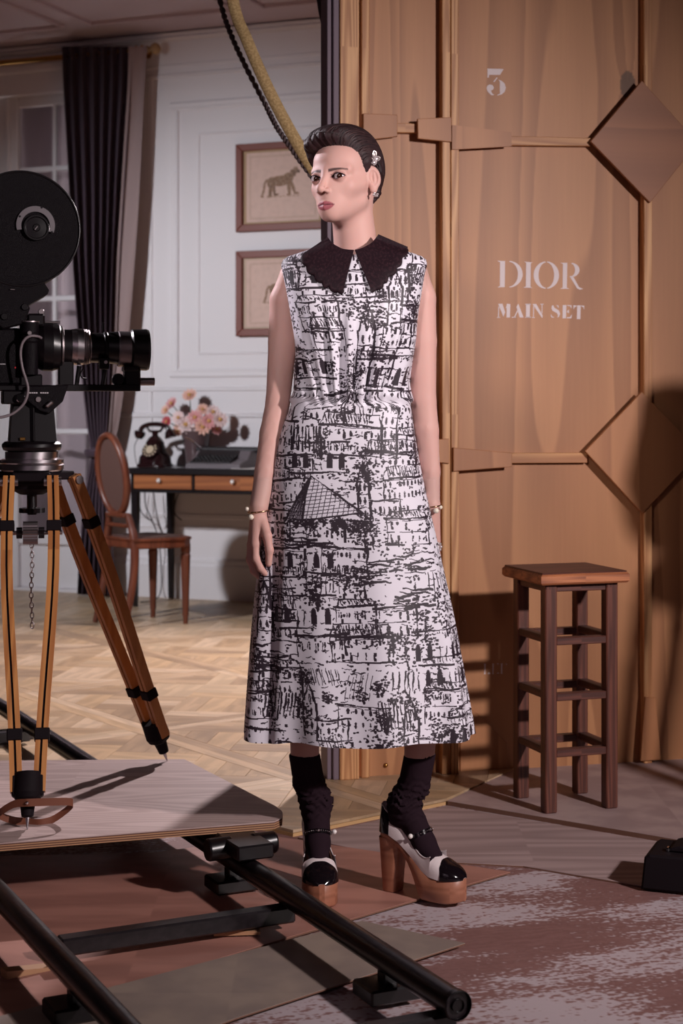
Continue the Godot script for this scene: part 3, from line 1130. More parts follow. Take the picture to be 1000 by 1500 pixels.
func build_flats():
	var fr := flat_frame
	var base := 0.014
	var px_poly := func(pts: Array, off: float, sh: Vector3) -> PackedVector2Array:
		var out := PackedVector2Array()
		for p in pts:
			var q := fr.loc(p[0], p[1], off) - sh
			out.append(Vector2(q.x, q.y))
		return out
	var slab := func(t: Node3D, called: String, m: Material, pts: Array, z0: float, z1: float, sh: Vector3, bev := 0.0015):
		var g := Geo.new()
		g.prism(px_poly.call(pts, z1, sh), z1 - z0, at(Vector3(0, 0, z0)), bev)
		return part(g, called, m, t)
	var upright := func(t: Node3D, called: String, m: Material, x0: float, x1: float, z0: float, z1: float, sh: Vector3):
		# an upright of the full height between two pixel columns
		var a := fr.loc(x0, 600, z1).x - sh.x
		var b := fr.loc(x1, 600, z1).x - sh.x
		var g := Geo.new()
		g.box(at(Vector3((a + b) / 2, 1.45, (z0 + z1) / 2)), Vector3(b - a, 2.9, z1 - z0), 0.002)
		return part(g, called, m, t)
	# wide flat
	var o1 := fr.loc(670, 1138) * Vector3(1, 0, 0) + Vector3(0, base, 0)
	var w := thing("set_flat", "wide plywood set flat with stencilled white lettering and diamond shaped plates", "set flat", fr.xf() * at(o1), "wooden set flats")
	var right := fr.loc(1180, 600).x - o1.x
	var left := fr.loc(661, 600).x - o1.x
	var g := Geo.new()
	g.box(at(Vector3((left + right) / 2, 1.45, -0.006)), Vector3(right - left, 2.9, 0.012), 0.0)
	part(g, "plywood_panel", M.ply, w)
	upright.call(w, "stile", M.pine, 660.5, 672, 0.0, 0.034, o1)
	upright.call(w, "stile", M.pine, 943, 955, 0.0, 0.034, o1)
	slab.call(w, "rail", M.pine_across, [[672, 203], [735, 199], [865, 202], [865, 214], [672, 212]], 0.0, 0.024, o1)
	slab.call(w, "rail", M.pine_across, [[672, 664], [860, 663], [860, 678], [672, 679]], 0.0, 0.024, o1)
	slab.call(w, "rail", M.pine_across, [[955, 203], [1150, 208], [1150, 220], [955, 215]], 0.0, 0.024, o1)
	slab.call(w, "rail", M.pine_across, [[955, 662], [1150, 661], [1150, 676], [955, 677]], 0.0, 0.024, o1)
	slab.call(w, "joint_plate", M.plate, [[662, 183], [736, 192], [749, 193.5], [749, 214], [736, 215], [662, 219]], 0.034, 0.044, o1)
	slab.call(w, "joint_plate", M.plate, [[664, 655.5], [735, 662], [750, 663], [750, 684], [736, 685], [664, 690.5]], 0.034, 0.044, o1)
	slab.call(w, "diamond_plate", M.plate_turned, [[865, 207], [940, 118], [1022, 209], [952, 297]], 0.034, 0.046, o1)
	slab.call(w, "diamond_plate", M.plate, [[857, 661], [940, 574], [1026, 662], [941, 752]], 0.034, 0.046, o1)
	slab.call(w, "foot_plate", M.plate, [[945, 1021], [960, 1022], [968, 1113], [938, 1115]], 0.034, 0.044, o1)
	slab.call(w, "corner_plate", M.plate, [[674, 1020], [742, 1088], [742, 1131], [674, 1135]], 0.0, 0.006, o1)
	# stencilled lettering, each word one flat layer of paint
	var letters := func(called: String, crop: Array, scale: float, shapes: Array):
		var k := Geo.new()
		for s in shapes:
			var pts := []
			for p in s:
				pts.append([crop[0] + p[0] / scale, crop[1] + p[1] / scale])
			k.prism(px_poly.call(pts, 0.0, o1), 0.0006, at(Vector3(0, 0, 0.0)))
		part(k, called, M.stencil, w)
	letters.call("stencilled_number", [690, 80], 11.11, [
		[[262, 228], [525, 235], [468, 330], [290, 330], [285, 375], [262, 375]], [[355, 440], [415, 370], [428, 378], [378, 447]],
		[[440, 408], [490, 425], [540, 470], [562, 535], [545, 600], [500, 645], [425, 667], [422, 655], [465, 635], [464, 440]],
		[[250, 540], [262, 505], [300, 485], [345, 497], [368, 535], [355, 570], [320, 585], [335, 625], [375, 658], [330, 662], [280, 620], [255, 580]]])
	var arc := func(cx: float, cy: float, rx: float, ry: float, a0: float, a1: float, n := 18) -> Array:
		var out := []
		for i in n + 1:
			var a := deg_to_rad(lerpf(a0, a1, float(i) / n))
			out.append([cx + rx * cos(a), cy + ry * sin(a)])
		return out
	var cres := func(cx: float, cy: float, rx: float, ry: float, ix: float, iy: float, a0: float, a1: float) -> Array:
		var inner = arc.call(cx, cy, ix, iy, a1, a0)
		return arc.call(cx, cy, rx, ry, a0, a1) + inner
	letters.call("stencilled_word", [720, 370], 6.667, [
		[[80, 82], [129, 82], [126, 338], [79, 338]], [[55, 80], [80, 80], [80, 90], [72, 92]], [[55, 340], [79, 340], [79, 328], [72, 330]],
		cres.call(165, 211, 136, 130, 90, 121, -86, 86),
		[[335, 90], [381, 94], [377, 344], [332, 342]], [[317, 87], [335, 90], [335, 100]], [[402, 95], [381, 94], [381, 104]], [[305, 341], [332, 342], [332, 332]], [[397, 347], [377, 344], [377, 334]],
		cres.call(532, 220, 124, 134, 76, 124, 94, 266), cres.call(532, 220, 124, 134, 76, 124, -86, 86),
		[[694, 100], [737, 100], [732, 354], [691, 354]], [[668, 100], [694, 100], [694, 111]], [[665, 352], [691, 354], [691, 342]], [[758, 354], [732, 354], [732, 342]],
		cres.call(772, 170, 84, 70, 40, 60, -84, 100), [[762, 236], [798, 240], [852, 338], [892, 354], [860, 363], [832, 350]]])
	letters.call("stencilled_word", [720, 370], 6.667, [
		[[64, 525], [72, 528], [69, 634], [60, 634]], [[62, 500], [103, 500], [130, 582], [113, 626]], [[135, 545], [148, 500], [180, 503], [177, 634], [143, 634], [145, 540]], [[50, 630], [82, 630], [82, 637], [50, 637]],
		[[214, 634], [248, 562], [256, 568], [226, 634]], [[240, 532], [258, 498], [310, 634], [272, 634]], [[195, 628], [235, 628], [235, 636], [195, 636]],
		[[334, 503], [373, 503], [371, 634], [333, 634]], [[326, 500], [382, 500], [382, 507], [326, 507]], [[326, 628], [380, 628], [380, 636], [326, 636]],
		[[404, 522], [412, 524], [410, 636], [403, 636]], [[396, 502], [434, 502], [497, 615], [492, 641]], [[486, 503], [495, 503], [493, 600], [486, 590]], [[474, 500], [506, 500], [506, 508], [474, 508]], [[392, 630], [420, 630], [420, 638], [392, 638]]])
	letters.call("stencilled_word", [720, 370], 6.667, [
		[[586, 520], [598, 512], [612, 540], [655, 565], [668, 598], [655, 628], [640, 636], [646, 610], [632, 590], [592, 568], [582, 545]], [[628, 510], [650, 518], [654, 545], [640, 526]], [[578, 600], [588, 622], [612, 634], [590, 636], [577, 628]],
		[[692, 512], [728, 512], [724, 642], [690, 642]], [[736, 512], [778, 515], [778, 548], [764, 524], [736, 520]], [[734, 572], [753, 558], [753, 594], [734, 582]], [[732, 632], [764, 628], [784, 600], [776, 643], [732, 642]],
		[[833, 515], [868, 515], [864, 650], [830, 650]], [[796, 514], [828, 517], [828, 524], [806, 536], [797, 558]], [[872, 516], [903, 519], [902, 558], [892, 534], [872, 524]]])
	letters.call("stencilled_word", [660, 930], 8.333, [
		[[404, 352], [430, 352], [425, 362], [423, 465], [428, 478], [402, 478], [407, 465], [408, 362]], [[450, 466], [466, 455], [484, 470], [482, 478], [450, 478]],
		[[504, 350], [528, 350], [523, 362], [521, 465], [526, 478], [502, 478], [506, 465], [508, 362]], [[556, 350], [586, 350], [580, 362]], [[556, 470], [584, 458], [588, 472]],
		[[608, 350], [634, 350], [629, 362], [627, 462], [632, 474], [606, 474], [611, 462], [612, 362]], [[668, 348], [690, 362], [680, 366]]])
	# narrow flat beside it
	var o2 := fr.loc(590, 1144) * Vector3(1, 0, 0) + Vector3(0, DECK, 0)
	var nfl := thing("set_flat", "narrow plywood set flat with pine edge and grey painted jamb", "set flat", fr.xf() * at(o2), "wooden set flats")
	var l2 := fr.loc(527, 600).x - o2.x
	var r2 := fr.loc(660, 600).x - o2.x
	var k2 := Geo.new()
	k2.box(at(Vector3((l2 + r2) / 2, 1.45, -0.006)), Vector3(r2 - l2, 2.9, 0.012), 0.0)
	part(k2, "plywood_panel", M.ply_left, nfl)
	upright.call(nfl, "stile", M.pine, 647.5, 659.5, 0.0, 0.034, o2)
	upright.call(nfl, "stile", M.pine, 529.5, 541, 0.0, 0.02, o2)
	upright.call(nfl, "edge_post", M.pine, 498, 526, -0.05, 0.03, o2)
	upright.call(nfl, "painted_jamb", M.jamb, 488, 498, -0.06, 0.022, o2)
	upright.call(nfl, "painted_jamb", M.jamb, 479, 487.5, -0.07, 0.01, o2)
	slab.call(nfl, "joint_plate", M.plate, [[532, 166], [582, 168], [582, 200], [532, 206]], 0.02, 0.03, o2)
	slab.call(nfl, "rail", M.pine_across, [[580, 180], [613, 181], [613, 194.5], [580, 194]], 0.0, 0.026, o2)
	slab.call(nfl, "joint_plate", M.plate, [[611.5, 174], [661, 171.5], [661.5, 208], [612, 203]], 0.034, 0.044, o2)
	slab.call(nfl, "joint_plate", M.plate, [[610, 645], [657.5, 642.5], [658, 679], [610, 674]], 0.034, 0.044, o2)
	slab.call(nfl, "rail", M.pine_across, [[541, 652], [612, 652], [612, 667], [541, 667]], 0.0, 0.026, o2)
	var pk := Geo.new()
	pk.ball(Vector3.ZERO, Vector3(0.007, 0.007, 0.005), 10, 6)
	part(pk, "brass_stud", M.brass, nfl).position = fr.loc(565, 1121, 0.004) - o2

# ---------- dolly platform and track ----------
func rail_point(k: int, z: float, y := 0.0) -> Vector3:
	# the two rails, as read off the floor
	return Vector3(0.207 + (z + 2.894) * 0.485, y, z) if k == 0 else Vector3(-0.381 + (z + 2.813) * 0.485, y, z)

func sweep_rect(g: Geo, path: Array, w: float, t: float, wdir: Vector3):
	g.smooth(false)
	var rows := []
	for i in path.size():
		var tan: Vector3 = (path[mini(i + 1, path.size() - 1)] - path[maxi(i - 1, 0)]).normalized()
		var x := (wdir - tan * wdir.dot(tan)).normalized() * w / 2
		var y := x.cross(tan).normalized() * t / 2
		rows.append([path[i] - x - y, path[i] + x - y, path[i] + x + y, path[i] - x + y])
	for i in rows.size() - 1:
		for j in 4:
			var k := (j + 1) % 4
			g.quad(rows[i][k], rows[i][j], rows[i + 1][j], rows[i + 1][k])
	var a = rows[0]
	var b = rows[-1]
	g.quad(a[0], a[1], a[2], a[3])
	g.quad(b[3], b[2], b[1], b[0])

func build_platform_and_track():
	var dir := Vector3(0.436, 0, 0.9).normalized()
	var side := Vector3(dir.z, 0, -dir.x)
	# the track: two rails, ties and feet
	var tr := thing("dolly_track", "black steel dolly track with two round rails and cross ties", "dolly track", rail_point(0, -3.5))
	for k in 2:
		var g := Geo.new(tr.position)
		var a := rail_point(k, -2.9 if k == 0 else -2.55, 0.086)
		var b := rail_point(k, -7.6, 0.086)
		var n := 12
		var pts := []
		for i in n + 1:
			pts.append(a.lerp(b, float(i) / n))
		g.tube(pts, 0.0255, 20)
		var rl := part(g, "rail", M.black_paint, tr)
		var e := Geo.new(tr.position)
		e.lathe([[0.012, 0.0], [0.0275, 0.0], [0.0275, 0.012], [0.0255, 0.014]], Transform3D(Basis(side, dir, side.cross(dir)), a - dir * 0.006), 20)
		e.lathe([[0.0, 0.002], [0.012, 0.002], [0.012, 0.006]], Transform3D(Basis(side, dir, side.cross(dir)), a), 20)
		part(e, "rail_end", M.black_metal, rl)
		for z in [-3.14, -3.85, -4.7, -5.6]:
			var f := Geo.new(tr.position)
			var c := rail_point(k, z + (0.1 if k == 1 else 0.0))
			f.box(Transform3D(Basis(dir, Vector3.UP, dir.cross(Vector3.UP)), c + Vector3(0, 0.03, 0)), Vector3(0.085, 0.03, 0.11), 0.004)
			f.box(Transform3D(Basis(dir, Vector3.UP, dir.cross(Vector3.UP)), c + Vector3(0, 0.052, 0)), Vector3(0.03, 0.03, 0.03), 0.003)
			f.lathe([[0.0, 0.0145], [0.022, 0.0145], [0.022, 0.016], [0.008, 0.018], [0.008, 0.05]], at(c + Vector3(0, 0.0, 0)), 12)
			part(f, "rail_foot", M.black_metal, tr)
	for z in [-2.93, -3.56, -4.5, -5.5, -6.5]:
		var g := Geo.new(tr.position)
		var a := rail_point(0, z, 0.047)
		var b := a - side * 0.50
		g.bar(a + side * 0.01, b - side * 0.01, 0.04, 0.036, Vector3.UP, 0.004)
		part(g, "cross_tie", M.black_paint, tr)
	# shims wedged under the ties
	var shim := func(p: Vector3, turn: float, label: String):
		var g := Geo.new()
		g.prism(poly([[-0.05, 0.0], [0.05, 0.0], [0.05, 0.006], [-0.05, 0.016]]), 0.03, at(Vector3(0, 0, -0.015)))
		var o := single(g, "wooden_shim", M.ply_light, label, "shim", p, "wooden shims by the track")
		o.rotation.y = turn
	var sp := ground(347, 1370, 0.01)
	shim.call(Vector3(sp.x, 0.0142, sp.z), 0.1, "pale wooden shim lying at the cross tie between the rails")
	sp = ground(40, 1425, 0.01)
	shim.call(Vector3(sp.x, 0.0102, sp.z), 0.6, "pale wooden shim lying beside the shorter visible rail")
	# the platform: plies, chassis, wheels
	var ytop := 0.17
	var outline := PackedVector2Array()
	var cor := [gp(270, 1112, ytop), gp(404, 1181, ytop), gp(414, 1189, ytop), gp(413, 1198, ytop), gp(402, 1203, ytop), gp(0, 1235, ytop), Vector2(-1.62, 3.33), Vector2(-1.62, 4.5), gp(0, 1114, ytop)]
	for c in cor:
		outline.append(c)
	var d := thing("camera_dolly", "low plywood camera dolly platform carrying the wooden tripod", "dolly", Vector3(-0.7, 0, -4.1))
	var plies := 7
	var th := 0.0026
	for i in plies:
		var g := Geo.new(d.position)
		var o := outline
		if i % 2 == 1:
			o = Geometry2D.offset_polygon(outline, -0.0006)[0]
		g.prism(o, th, flat_xf(ytop - th * (i + 1)))
		part(g, "platform_face" if i == 0 else "ply", M.dolly_top if i == 0 else M.ply_light if i % 2 == 0 else M.ply_dark, d)
	var yb := ytop - th * plies
	# chassis beams right under the plies, along and across the track
	for k in 2:
		var g := Geo.new(d.position)
		g.bar(rail_point(k, -3.72, yb - 0.018), rail_point(k, -4.48, yb - 0.018), 0.09, 0.034, Vector3.UP, 0.004)
		part(g, "chassis_beam", M.black_metal, d)
		for z in [-3.84, -4.0, -4.32, -4.46]:
			var w := Geo.new(d.position)
			var c := rail_point(k, z, 0.0)
			for s: float in [-1.0, 1.0]:
				# pairs of inclined skate wheels that sit on the rail
				var ax := (side * s + Vector3.DOWN * 0.9).normalized()
				var cc := c + Vector3(0, 0.1285, 0) + side * s * 0.031
				var bx := ax.cross(dir).normalized()
				w.lathe([[0.0, -0.013], [0.02, -0.013], [0.027, -0.008], [0.027, 0.008], [0.02, 0.013], [0.0, 0.013]], Transform3D(Basis(bx, ax, bx.cross(ax)), cc), 18)
			part(w, "wheel_pair", M.black_metal, d)
	for s in [0.3, 0.6]:
		var g := Geo.new(d.position)
		var a := rail_point(0, -3.8 - s, yb - 0.02) + side * 0.03
		g.bar(a, a - side * 0.75, 0.05, 0.03, Vector3.UP, 0.004)
		part(g, "axle_beam", M.black_metal, d)
	for s: float in [-1.0, 1.0]:
		var k2 := Geo.new(d.position)
		var c := rail_point(0, -3.8, 0.128) + side * 0.055 * s
		k2.lathe([[0.0, -0.03], [0.024, -0.03], [0.026, -0.026], [0.026, 0.026], [0.024, 0.03], [0.0, 0.03]], Transform3D(Basis(dir.cross(side), side, dir), c), 18)
		part(k2, "bumper", M.black_metal, d)

# ---------- tripod ----------
var tripod_axis := Vector3(-0.797, 0, -4.22)

func tripod_leg(t: Node3D, crown: Vector3, foot: Vector3, wood: Material, dark: Material, strap: bool):
	var out := (foot - crown) * Vector3(1, 0, 1)
	out = out.normalized()
	var tang := Vector3(out.z, 0, -out.x)
	var o := t.position
	var dn := (foot - crown - out * 0.09).normalized()
	var leg := Node3D.new()
	leg.name = "leg"
	t.add_child(leg, true)
	for s in [-1, 1]:
		var a: Vector3 = crown + out * 0.092 + tang * 0.054 * s
		var b: Vector3 = foot - dn * 0.085 + tang * 0.026 * s
		var path := []
		for i in 11:
			var u := i / 10.0
			var bow := sin(u * PI) * 0.009 + sin(u * PI * 2.0) * 0.004
			path.append(a.lerp(b, u) + tang * s * bow)
		for q in [-1, 1]:
			var g := Geo.new(o)
			var pp := []
			for p in path:
				pp.append(p + tang * q * 0.0085)
			sweep_rect(g, pp, 0.0115, 0.026, tang)
			part(g, "stave", wood, leg)
		var core := Geo.new(o)
		sweep_rect(core, path, 0.0055, 0.018, tang)
		part(core, "slot_shade_strip", dark, leg)  # dark strip stands in for the shade between the paired staves
		for u in [0.17, 0.83]:
			var c: Vector3 = a.lerp(b, u) + tang * s * (sin(u * PI) * 0.009 + sin(u * PI * 2.0) * 0.004)
			var k := Geo.new(o)
			k.bar(c - dn * 0.014, c + dn * 0.014, 0.036, 0.034, out, 0.002)
			part(k, "clamp_band", dark, leg)
		# hinge bolt at the top
		var h := Geo.new(o)
		h.lathe([[0.0, -0.022], [0.011, -0.022], [0.011, 0.022], [0.0, 0.022]], Transform3D(Basis(out, tang, out.cross(tang)), a + dn * 0.012), 12)
		part(h, "hinge_bolt", M.dull_steel, leg)
	# black boot and steel point
	var bt := Geo.new(o)
	var ax := -dn
	var bx := tang
	var xf := Transform3D(Basis(bx, ax, bx.cross(ax)), foot)
	bt.lathe([[0.004, 0.026], [0.014, 0.03], [0.018, 0.062], [0.03, 0.07], [0.034, 0.082], [0.032, 0.13], [0.0, 0.13]], xf, 16)
	bt.box(xf * at(Vector3(0, 0.1, 0)), Vector3(0.074, 0.05, 0.03), 0.004)
	part(bt, "boot", dark, leg)
	var sp := Geo.new(o)
	sp.lathe([[0.0, 0.0], [0.0015, 0.001], [0.006, 0.03], [0.006, 0.036], [0.0, 0.036]], xf, 12)
	part(sp, "steel_point", M.steel, leg)
	if strap:
		var g := Geo.new(o)
		var c := foot - dn * 0.066
		var pts := []
		for q in [[0.0, 0.005, 0.042], [0.05, 0.002, 0.03], [0.098, -0.004, 0.012], [0.1, -0.018, -0.006], [0.06, -0.05, -0.02], [0.028, -0.056, -0.012], [0.0, -0.055, -0.02], [-0.03, -0.05, -0.018], [-0.06, -0.034, 0.0], [-0.062, -0.022, 0.012], [-0.03, 0.0, 0.03], [0.0, 0.005, 0.042]]:
			pts.append(c + tang * q[0] + Vector3.UP * q[1] + out * q[2])
		var cv := curve(pts, 4)
		var rows := []
		for p in cv:
			rows.append([p + Vector3.UP * 0.009, p - Vector3.UP * 0.009])
		g.grid(rows)
		part(g, "leather_strap", M.leather, leg, "brown leather strap with a small rivet")
		var rv := Geo.new(o)
		rv.ball(c + Vector3(0, 0.005, 0) + out * 0.043, Vector3.ONE * 0.004, 8, 6)
		part(rv, "rivet", M.chrome, leg)

func build_tripod():
	var foot_y := 0.17
	var feet := [ground(40, 1215, foot_y), ground(245, 1115, foot_y), Vector3(-1.24, foot_y, -4.36)]
	var y0 := P(48, 690, 4.22).y
	var ax := tripod_axis
	var t := thing("wooden_tripod", "orange brown wooden tripod with black fittings on the dolly platform", "tripod", Vector3(ax.x, foot_y, ax.z))
	var crown := Vector3(ax.x, y0 - 0.012, ax.z)
	for k in 3:
		tripod_leg(t, crown, feet[k], M.tripod_wood, M.black_matt, k == 0)
	var g := Geo.new(t.position)
	g.lathe([[0.0, -0.062], [0.03, -0.06], [0.058, -0.045], [0.062, -0.035], [0.066, -0.03], [0.072, -0.012], [0.072, 0.0], [0.0, 0.0]], at(Vector3(ax.x, y0, ax.z)), 32)
	for k in 3:
		var out: Vector3 = ((feet[k] - crown) * Vector3(1, 0, 1)).normalized()
		var tang := Vector3(out.z, 0, -out.x)
		g.bar(crown + out * 0.03, crown + out * 0.1, 0.095, 0.022, Vector3.UP, 0.003)
	part(g, "crown", M.black_matt, t)
	var sv := Geo.new(t.position)
	sv.lathe([[0.0, 0.0], [0.076, 0.0], [0.082, 0.004], [0.082, 0.016], [0.08, 0.019], [0.082, 0.022], [0.082, 0.03], [0.068, 0.034], [0.068, 0.05], [0.0, 0.05]], at(Vector3(ax.x, y0, ax.z)), 40)
	part(sv, "silver_ring", M.steel, t)
	# tie-down screw with its milled disc
	var sc := Geo.new(t.position)
	var cs := Vector3(ax.x, y0 - 0.062, ax.z)
	sc.lathe([[0.0, 0.0], [0.013, 0.0], [0.013, -0.03], [0.012, -0.05], [0.0, -0.05]], at(cs), 14)
	part(sc, "tie_down_screw", M.black_metal, t)
	var knurl := func(parent: Node3D, called: String, xf: Transform3D, r: float, h: float, m: Material):
		var q := Geo.new(t.position)
		q.smooth(false)
		var o2 := PackedVector2Array()
		for i in 48:
			o2.append(Vector2.from_angle(TAU * i / 48) * (r if i % 2 == 0 else r * 0.93))
		q.prism(o2, h, xf)
		part(q, called, m, parent)
	knurl.call(t, "milled_disc", Transform3D(Basis(Vector3.RIGHT, Vector3.FORWARD, Vector3.UP), cs + Vector3(0, -0.045, 0)), 0.033, 0.012, M.black_metal)
	# spreader between the staves of the front leg: rod and milled wheel, chain below
	var out: Vector3 = ((feet[0] - crown) * Vector3(1, 0, 1)).normalized()
	var tang := Vector3(out.z, 0, -out.x)
	var mid: Vector3 = crown + out * 0.092 + (feet[0] - crown - out * 0.09) * 0.17
	var rd := Geo.new(t.position)
	rd.tube([mid - tang * 0.078, mid + tang * 0.078], 0.0055, 10)
	part(rd, "spreader_rod", M.dull_steel, t)
	var wb := Basis(Vector3.UP, out, tang)
	knurl.call(t, "milled_wheel", Transform3D(wb, mid - tang * 0.018), 0.0285, 0.036, M.dull_steel)
	knurl.call(t, "milled_collar", Transform3D(wb, mid - tang * 0.034), 0.014, 0.014, M.black_metal)
	knurl.call(t, "milled_collar", Transform3D(wb, mid + tang * 0.02), 0.014, 0.014, M.black_metal)
	var top: Vector3 = mid + Vector3(0.003, -0.03, 0)
	for i in 17:
		var c := top + Vector3(sin(i * 0.5) * 0.0012, -0.0125 * i, 0)
		var q := Geo.new(t.position)
		var ring := []
		for k in 13:
			var a := TAU * k / 12
			var w := Vector3(cos(a) * 0.0045, sin(a) * 0.0082, 0)
			ring.append(c + (w if i % 2 == 0 else Vector3(0, w.y, w.x)))
		q.tube(ring, 0.0014, 5, false)
		part(q, "chain_link", M.dull_steel, t)

# ---------- film camera on its head ----------
func build_film_camera():
	var fr := Frame.new(tripod_axis, Vector3(0.966, 0, -0.259))
	var y0 := P(48, 690, 4.22).y + 0.05
	var t := thing("film_camera", "black vintage film camera with round magazine and long lens on tripod head", "film camera", fr.xf() * at(Vector3(0, y0, 0)))
	var sh := Vector3(0, y0, 0)
	var L := func(px: float, py: float, off := 0.0) -> Vector3: return fr.loc(px, py, off) - sh
	var sc := 4.22 / FOCAL
	var px_poly := func(pts: Array, off := 0.0) -> PackedVector2Array:
		var out := PackedVector2Array()
		for p in pts:
			var q: Vector3 = L.call(p[0], p[1], off)
			out.append(Vector2(q.x, q.y))
		return out
	var box_px := func(parent: Node3D, called: String, m: Material, x0, y0_, x1, y1, z0, z1, bev := 0.004) -> MeshInstance3D:
		var a: Vector3 = L.call(x0, y0_, z1)
		var b: Vector3 = L.call(x1, y1, z1)
		var g := Geo.new()
		g.box(at(Vector3((a.x + b.x) / 2, (a.y + b.y) / 2, (z0 + z1) / 2)), Vector3(absf(b.x - a.x), absf(a.y - b.y), z1 - z0), bev)
		return part(g, called, m, parent)
	# pan head
	var g := Geo.new()
	g.lathe([[0.0, 0.0], [0.06, 0.0], [0.072, 0.004], [0.076, 0.012], [0.076, 0.02], [0.07, 0.026], [0.062, 0.028], [0.0, 0.028]], Transform3D.IDENTITY, 36)
	var head := part(g, "pan_head", M.black_metal, t)
	var tap := Geo.new()
	tap.smooth(false)
	var yb := 0.026
	var yt: float = L.call(50, 578).y
	var lo := [Vector3(-0.058, yb, 0.058), Vector3(0.058, yb, 0.058), Vector3(0.058, yb, -0.058), Vector3(-0.058, yb, -0.058)]
	var hi := [Vector3(-0.05, yt, 0.04), Vector3(0.05, yt, 0.04), Vector3(0.05, yt, -0.04), Vector3(-0.05, yt, -0.04)]
	for i in 4:
		var k := (i + 1) % 4
		tap.quad(lo[i], lo[k], hi[k], hi[i])
	tap.quad(hi[0], hi[1], hi[2], hi[3])
	tap.box(at(Vector3(0.0, (yb + yt) / 2, 0.05), -8), Vector3(0.006, yt - yb, 0.02), 0.002)
	part(tap, "head_body", M.black_metal, head)
	var badge := Geo.new()
	badge.box(at(Vector3(-0.028, 0.034, 0.062)), Vector3(0.014, 0.008, 0.003), 0.001)
	part(badge, "maker_plate", M.brass, head)
	var br := Geo.new()
	br.prism(px_poly.call([[38, 566], [100, 564], [92, 588], [72, 606], [58, 602], [36, 584]], 0.06), 0.018, at(Vector3(0, 0, 0.045)), 0.002)
	var bracket := part(br, "tilt_bracket", M.crackle, t)
	var knob := func(parent: Node3D, called: String, px, py, off, r, h, m: Material):
		var k := Geo.new()
		k.lathe([[0.0, h], [r * 0.85, h], [r, h * 0.7], [r, 0.0], [0.0, 0.0]], Transform3D(Basis(Vector3.RIGHT, PI / 2), L.call(px, py, off)), 18)
		part(k, called, m, parent)
	knob.call(bracket, "screw", 56, 585, 0.063, 0.0075, 0.004, M.dull_steel)
	var ts := Geo.new()
	ts.box(Transform3D(Basis(Vector3.BACK, 0.7), L.call(72, 592, 0.07)), Vector3(0.022, 0.01, 0.012), 0.003)
	part(ts, "thumb_screw", M.dull_steel, bracket)
	for i in 9:
		if i != 4:
			box_px.call(bracket, "engraved_mark", M.white_print, 43 + i * 3.2, 574.6, 45.3 + i * 3.2, 576.4, 0.063, 0.0634, 0.0)
	knob.call(head, "clamp_screw", 30, 583, 0.07, 0.012, 0.012, M.chrome)
	box_px.call(head, "clamp_block", M.black_metal, 4, 572, 40, 592, -0.02, 0.068, 0.003)
	# base plate and lens support
	box_px.call(t, "base_plate", M.black_metal, -160, 563, 98, 573, -0.07, 0.05, 0.003)
	box_px.call(t, "support_bar", M.black_metal, 84, 563, 206, 573, -0.03, 0.03, 0.002)
	box_px.call(t, "support_post", M.black_metal, 86, 520, 108, 566, -0.012, 0.02, 0.003)
	box_px.call(t, "support_post", M.black_metal, 183, 538, 206, 572, -0.016, 0.024, 0.003)
	for px in [112, 150]:
		var st := Geo.new()
		var pp: Vector3 = L.call(px, 566, 0.0)
		var pq: Vector3 = L.call(px + 4, 536, 0.0)
		st.tube([pp, pq], 0.006, 8)
		part(st, "support_rod", M.black_metal, t)
	var rod := Geo.new()
	var ra: Vector3 = L.call(176, 559, 0.0)
	var rb: Vector3 = L.call(226, 559, 0.0)
	rod.tube([ra, rb], 0.0105, 14)
	part(rod, "steel_rod", M.dull_steel, t)
	knob.call(t, "rod_clamp", 172, 556, -0.005, 0.016, 0.03, M.black_metal)
	# body
	var body: MeshInstance3D = box_px.call(t, "camera_body", M.crackle, -175, 478, 32, 564, -0.09, 0.035, 0.006)
	knob.call(body, "red_dot", 22.5, 538.5, 0.0355, 0.0022, 0.001, M.red_dot)
	box_px.call(body, "index_mark", M.white_print, 0, 532.8, 8, 533.8, 0.035, 0.0356, 0.0)
	box_px.call(body, "body_edge", M.black_metal, 30, 548, 62, 566, -0.05, 0.04, 0.003)
	var motor := Geo.new()
	motor.lathe([[0.0, -0.005], [0.022, -0.005], [0.022, 0.075], [0.0245, 0.08], [0.0245, 0.096], [0.0235, 0.099], [0.0245, 0.102], [0.0245, 0.128], [0.0, 0.128]], at(L.call(43, 546, 0.045)), 22)
	var mo := part(motor, "motor_cylinder", M.crackle, t)
	var rim := Geo.new()
	rim.lathe([[0.0, 0.128], [0.026, 0.128], [0.026, 0.131], [0.0, 0.131]], at(L.call(43, 546, 0.045)), 22)
	part(rim, "cap_rim", M.dull_steel, mo)
	knob.call(mo, "cable_socket", 43, 488, 0.068, 0.006, 0.008, M.dull_steel)
	knob.call(t, "body_screw", 48, 541, 0.05, 0.008, 0.006, M.dull_steel)
	# magazine: two round chambers over a neck
	var zf := 0.065
	var c1: Vector3 = L.call(32, 335, zf)
	var c2: Vector3 = L.call(-118, 348, zf)
	var r := 83 * sc * 1.0
	var shape := Geometry2D.merge_polygons(disc(Vector2(c1.x, c1.y), r, 64), disc(Vector2(c2.x, c2.y), r, 64))[0]
	shape = Geometry2D.merge_polygons(shape, px_poly.call([[-190, 380], [60, 380], [66, 416], [72, 425], [70, 431], [40, 448], [40, 460], [-10, 478], [-190, 478]], zf))[0]
	var mg := Geo.new()
	mg.prism(shape, 0.15, at(Vector3(0, 0, zf - 0.15)))
	var mag := part(mg, "magazine", M.crackle, t)
	for c in [c1, c2]:
		var e := Geo.new()
		var ring := []
		for i in 65:
			var a := TAU * i / 64
			ring.append(Vector3(c.x + cos(a) * (r - 0.001), c.y + sin(a) * (r - 0.001), zf))
		e.tube(ring, 0.003, 8, false)
		part(e, "magazine_rim", M.black_metal, mag)
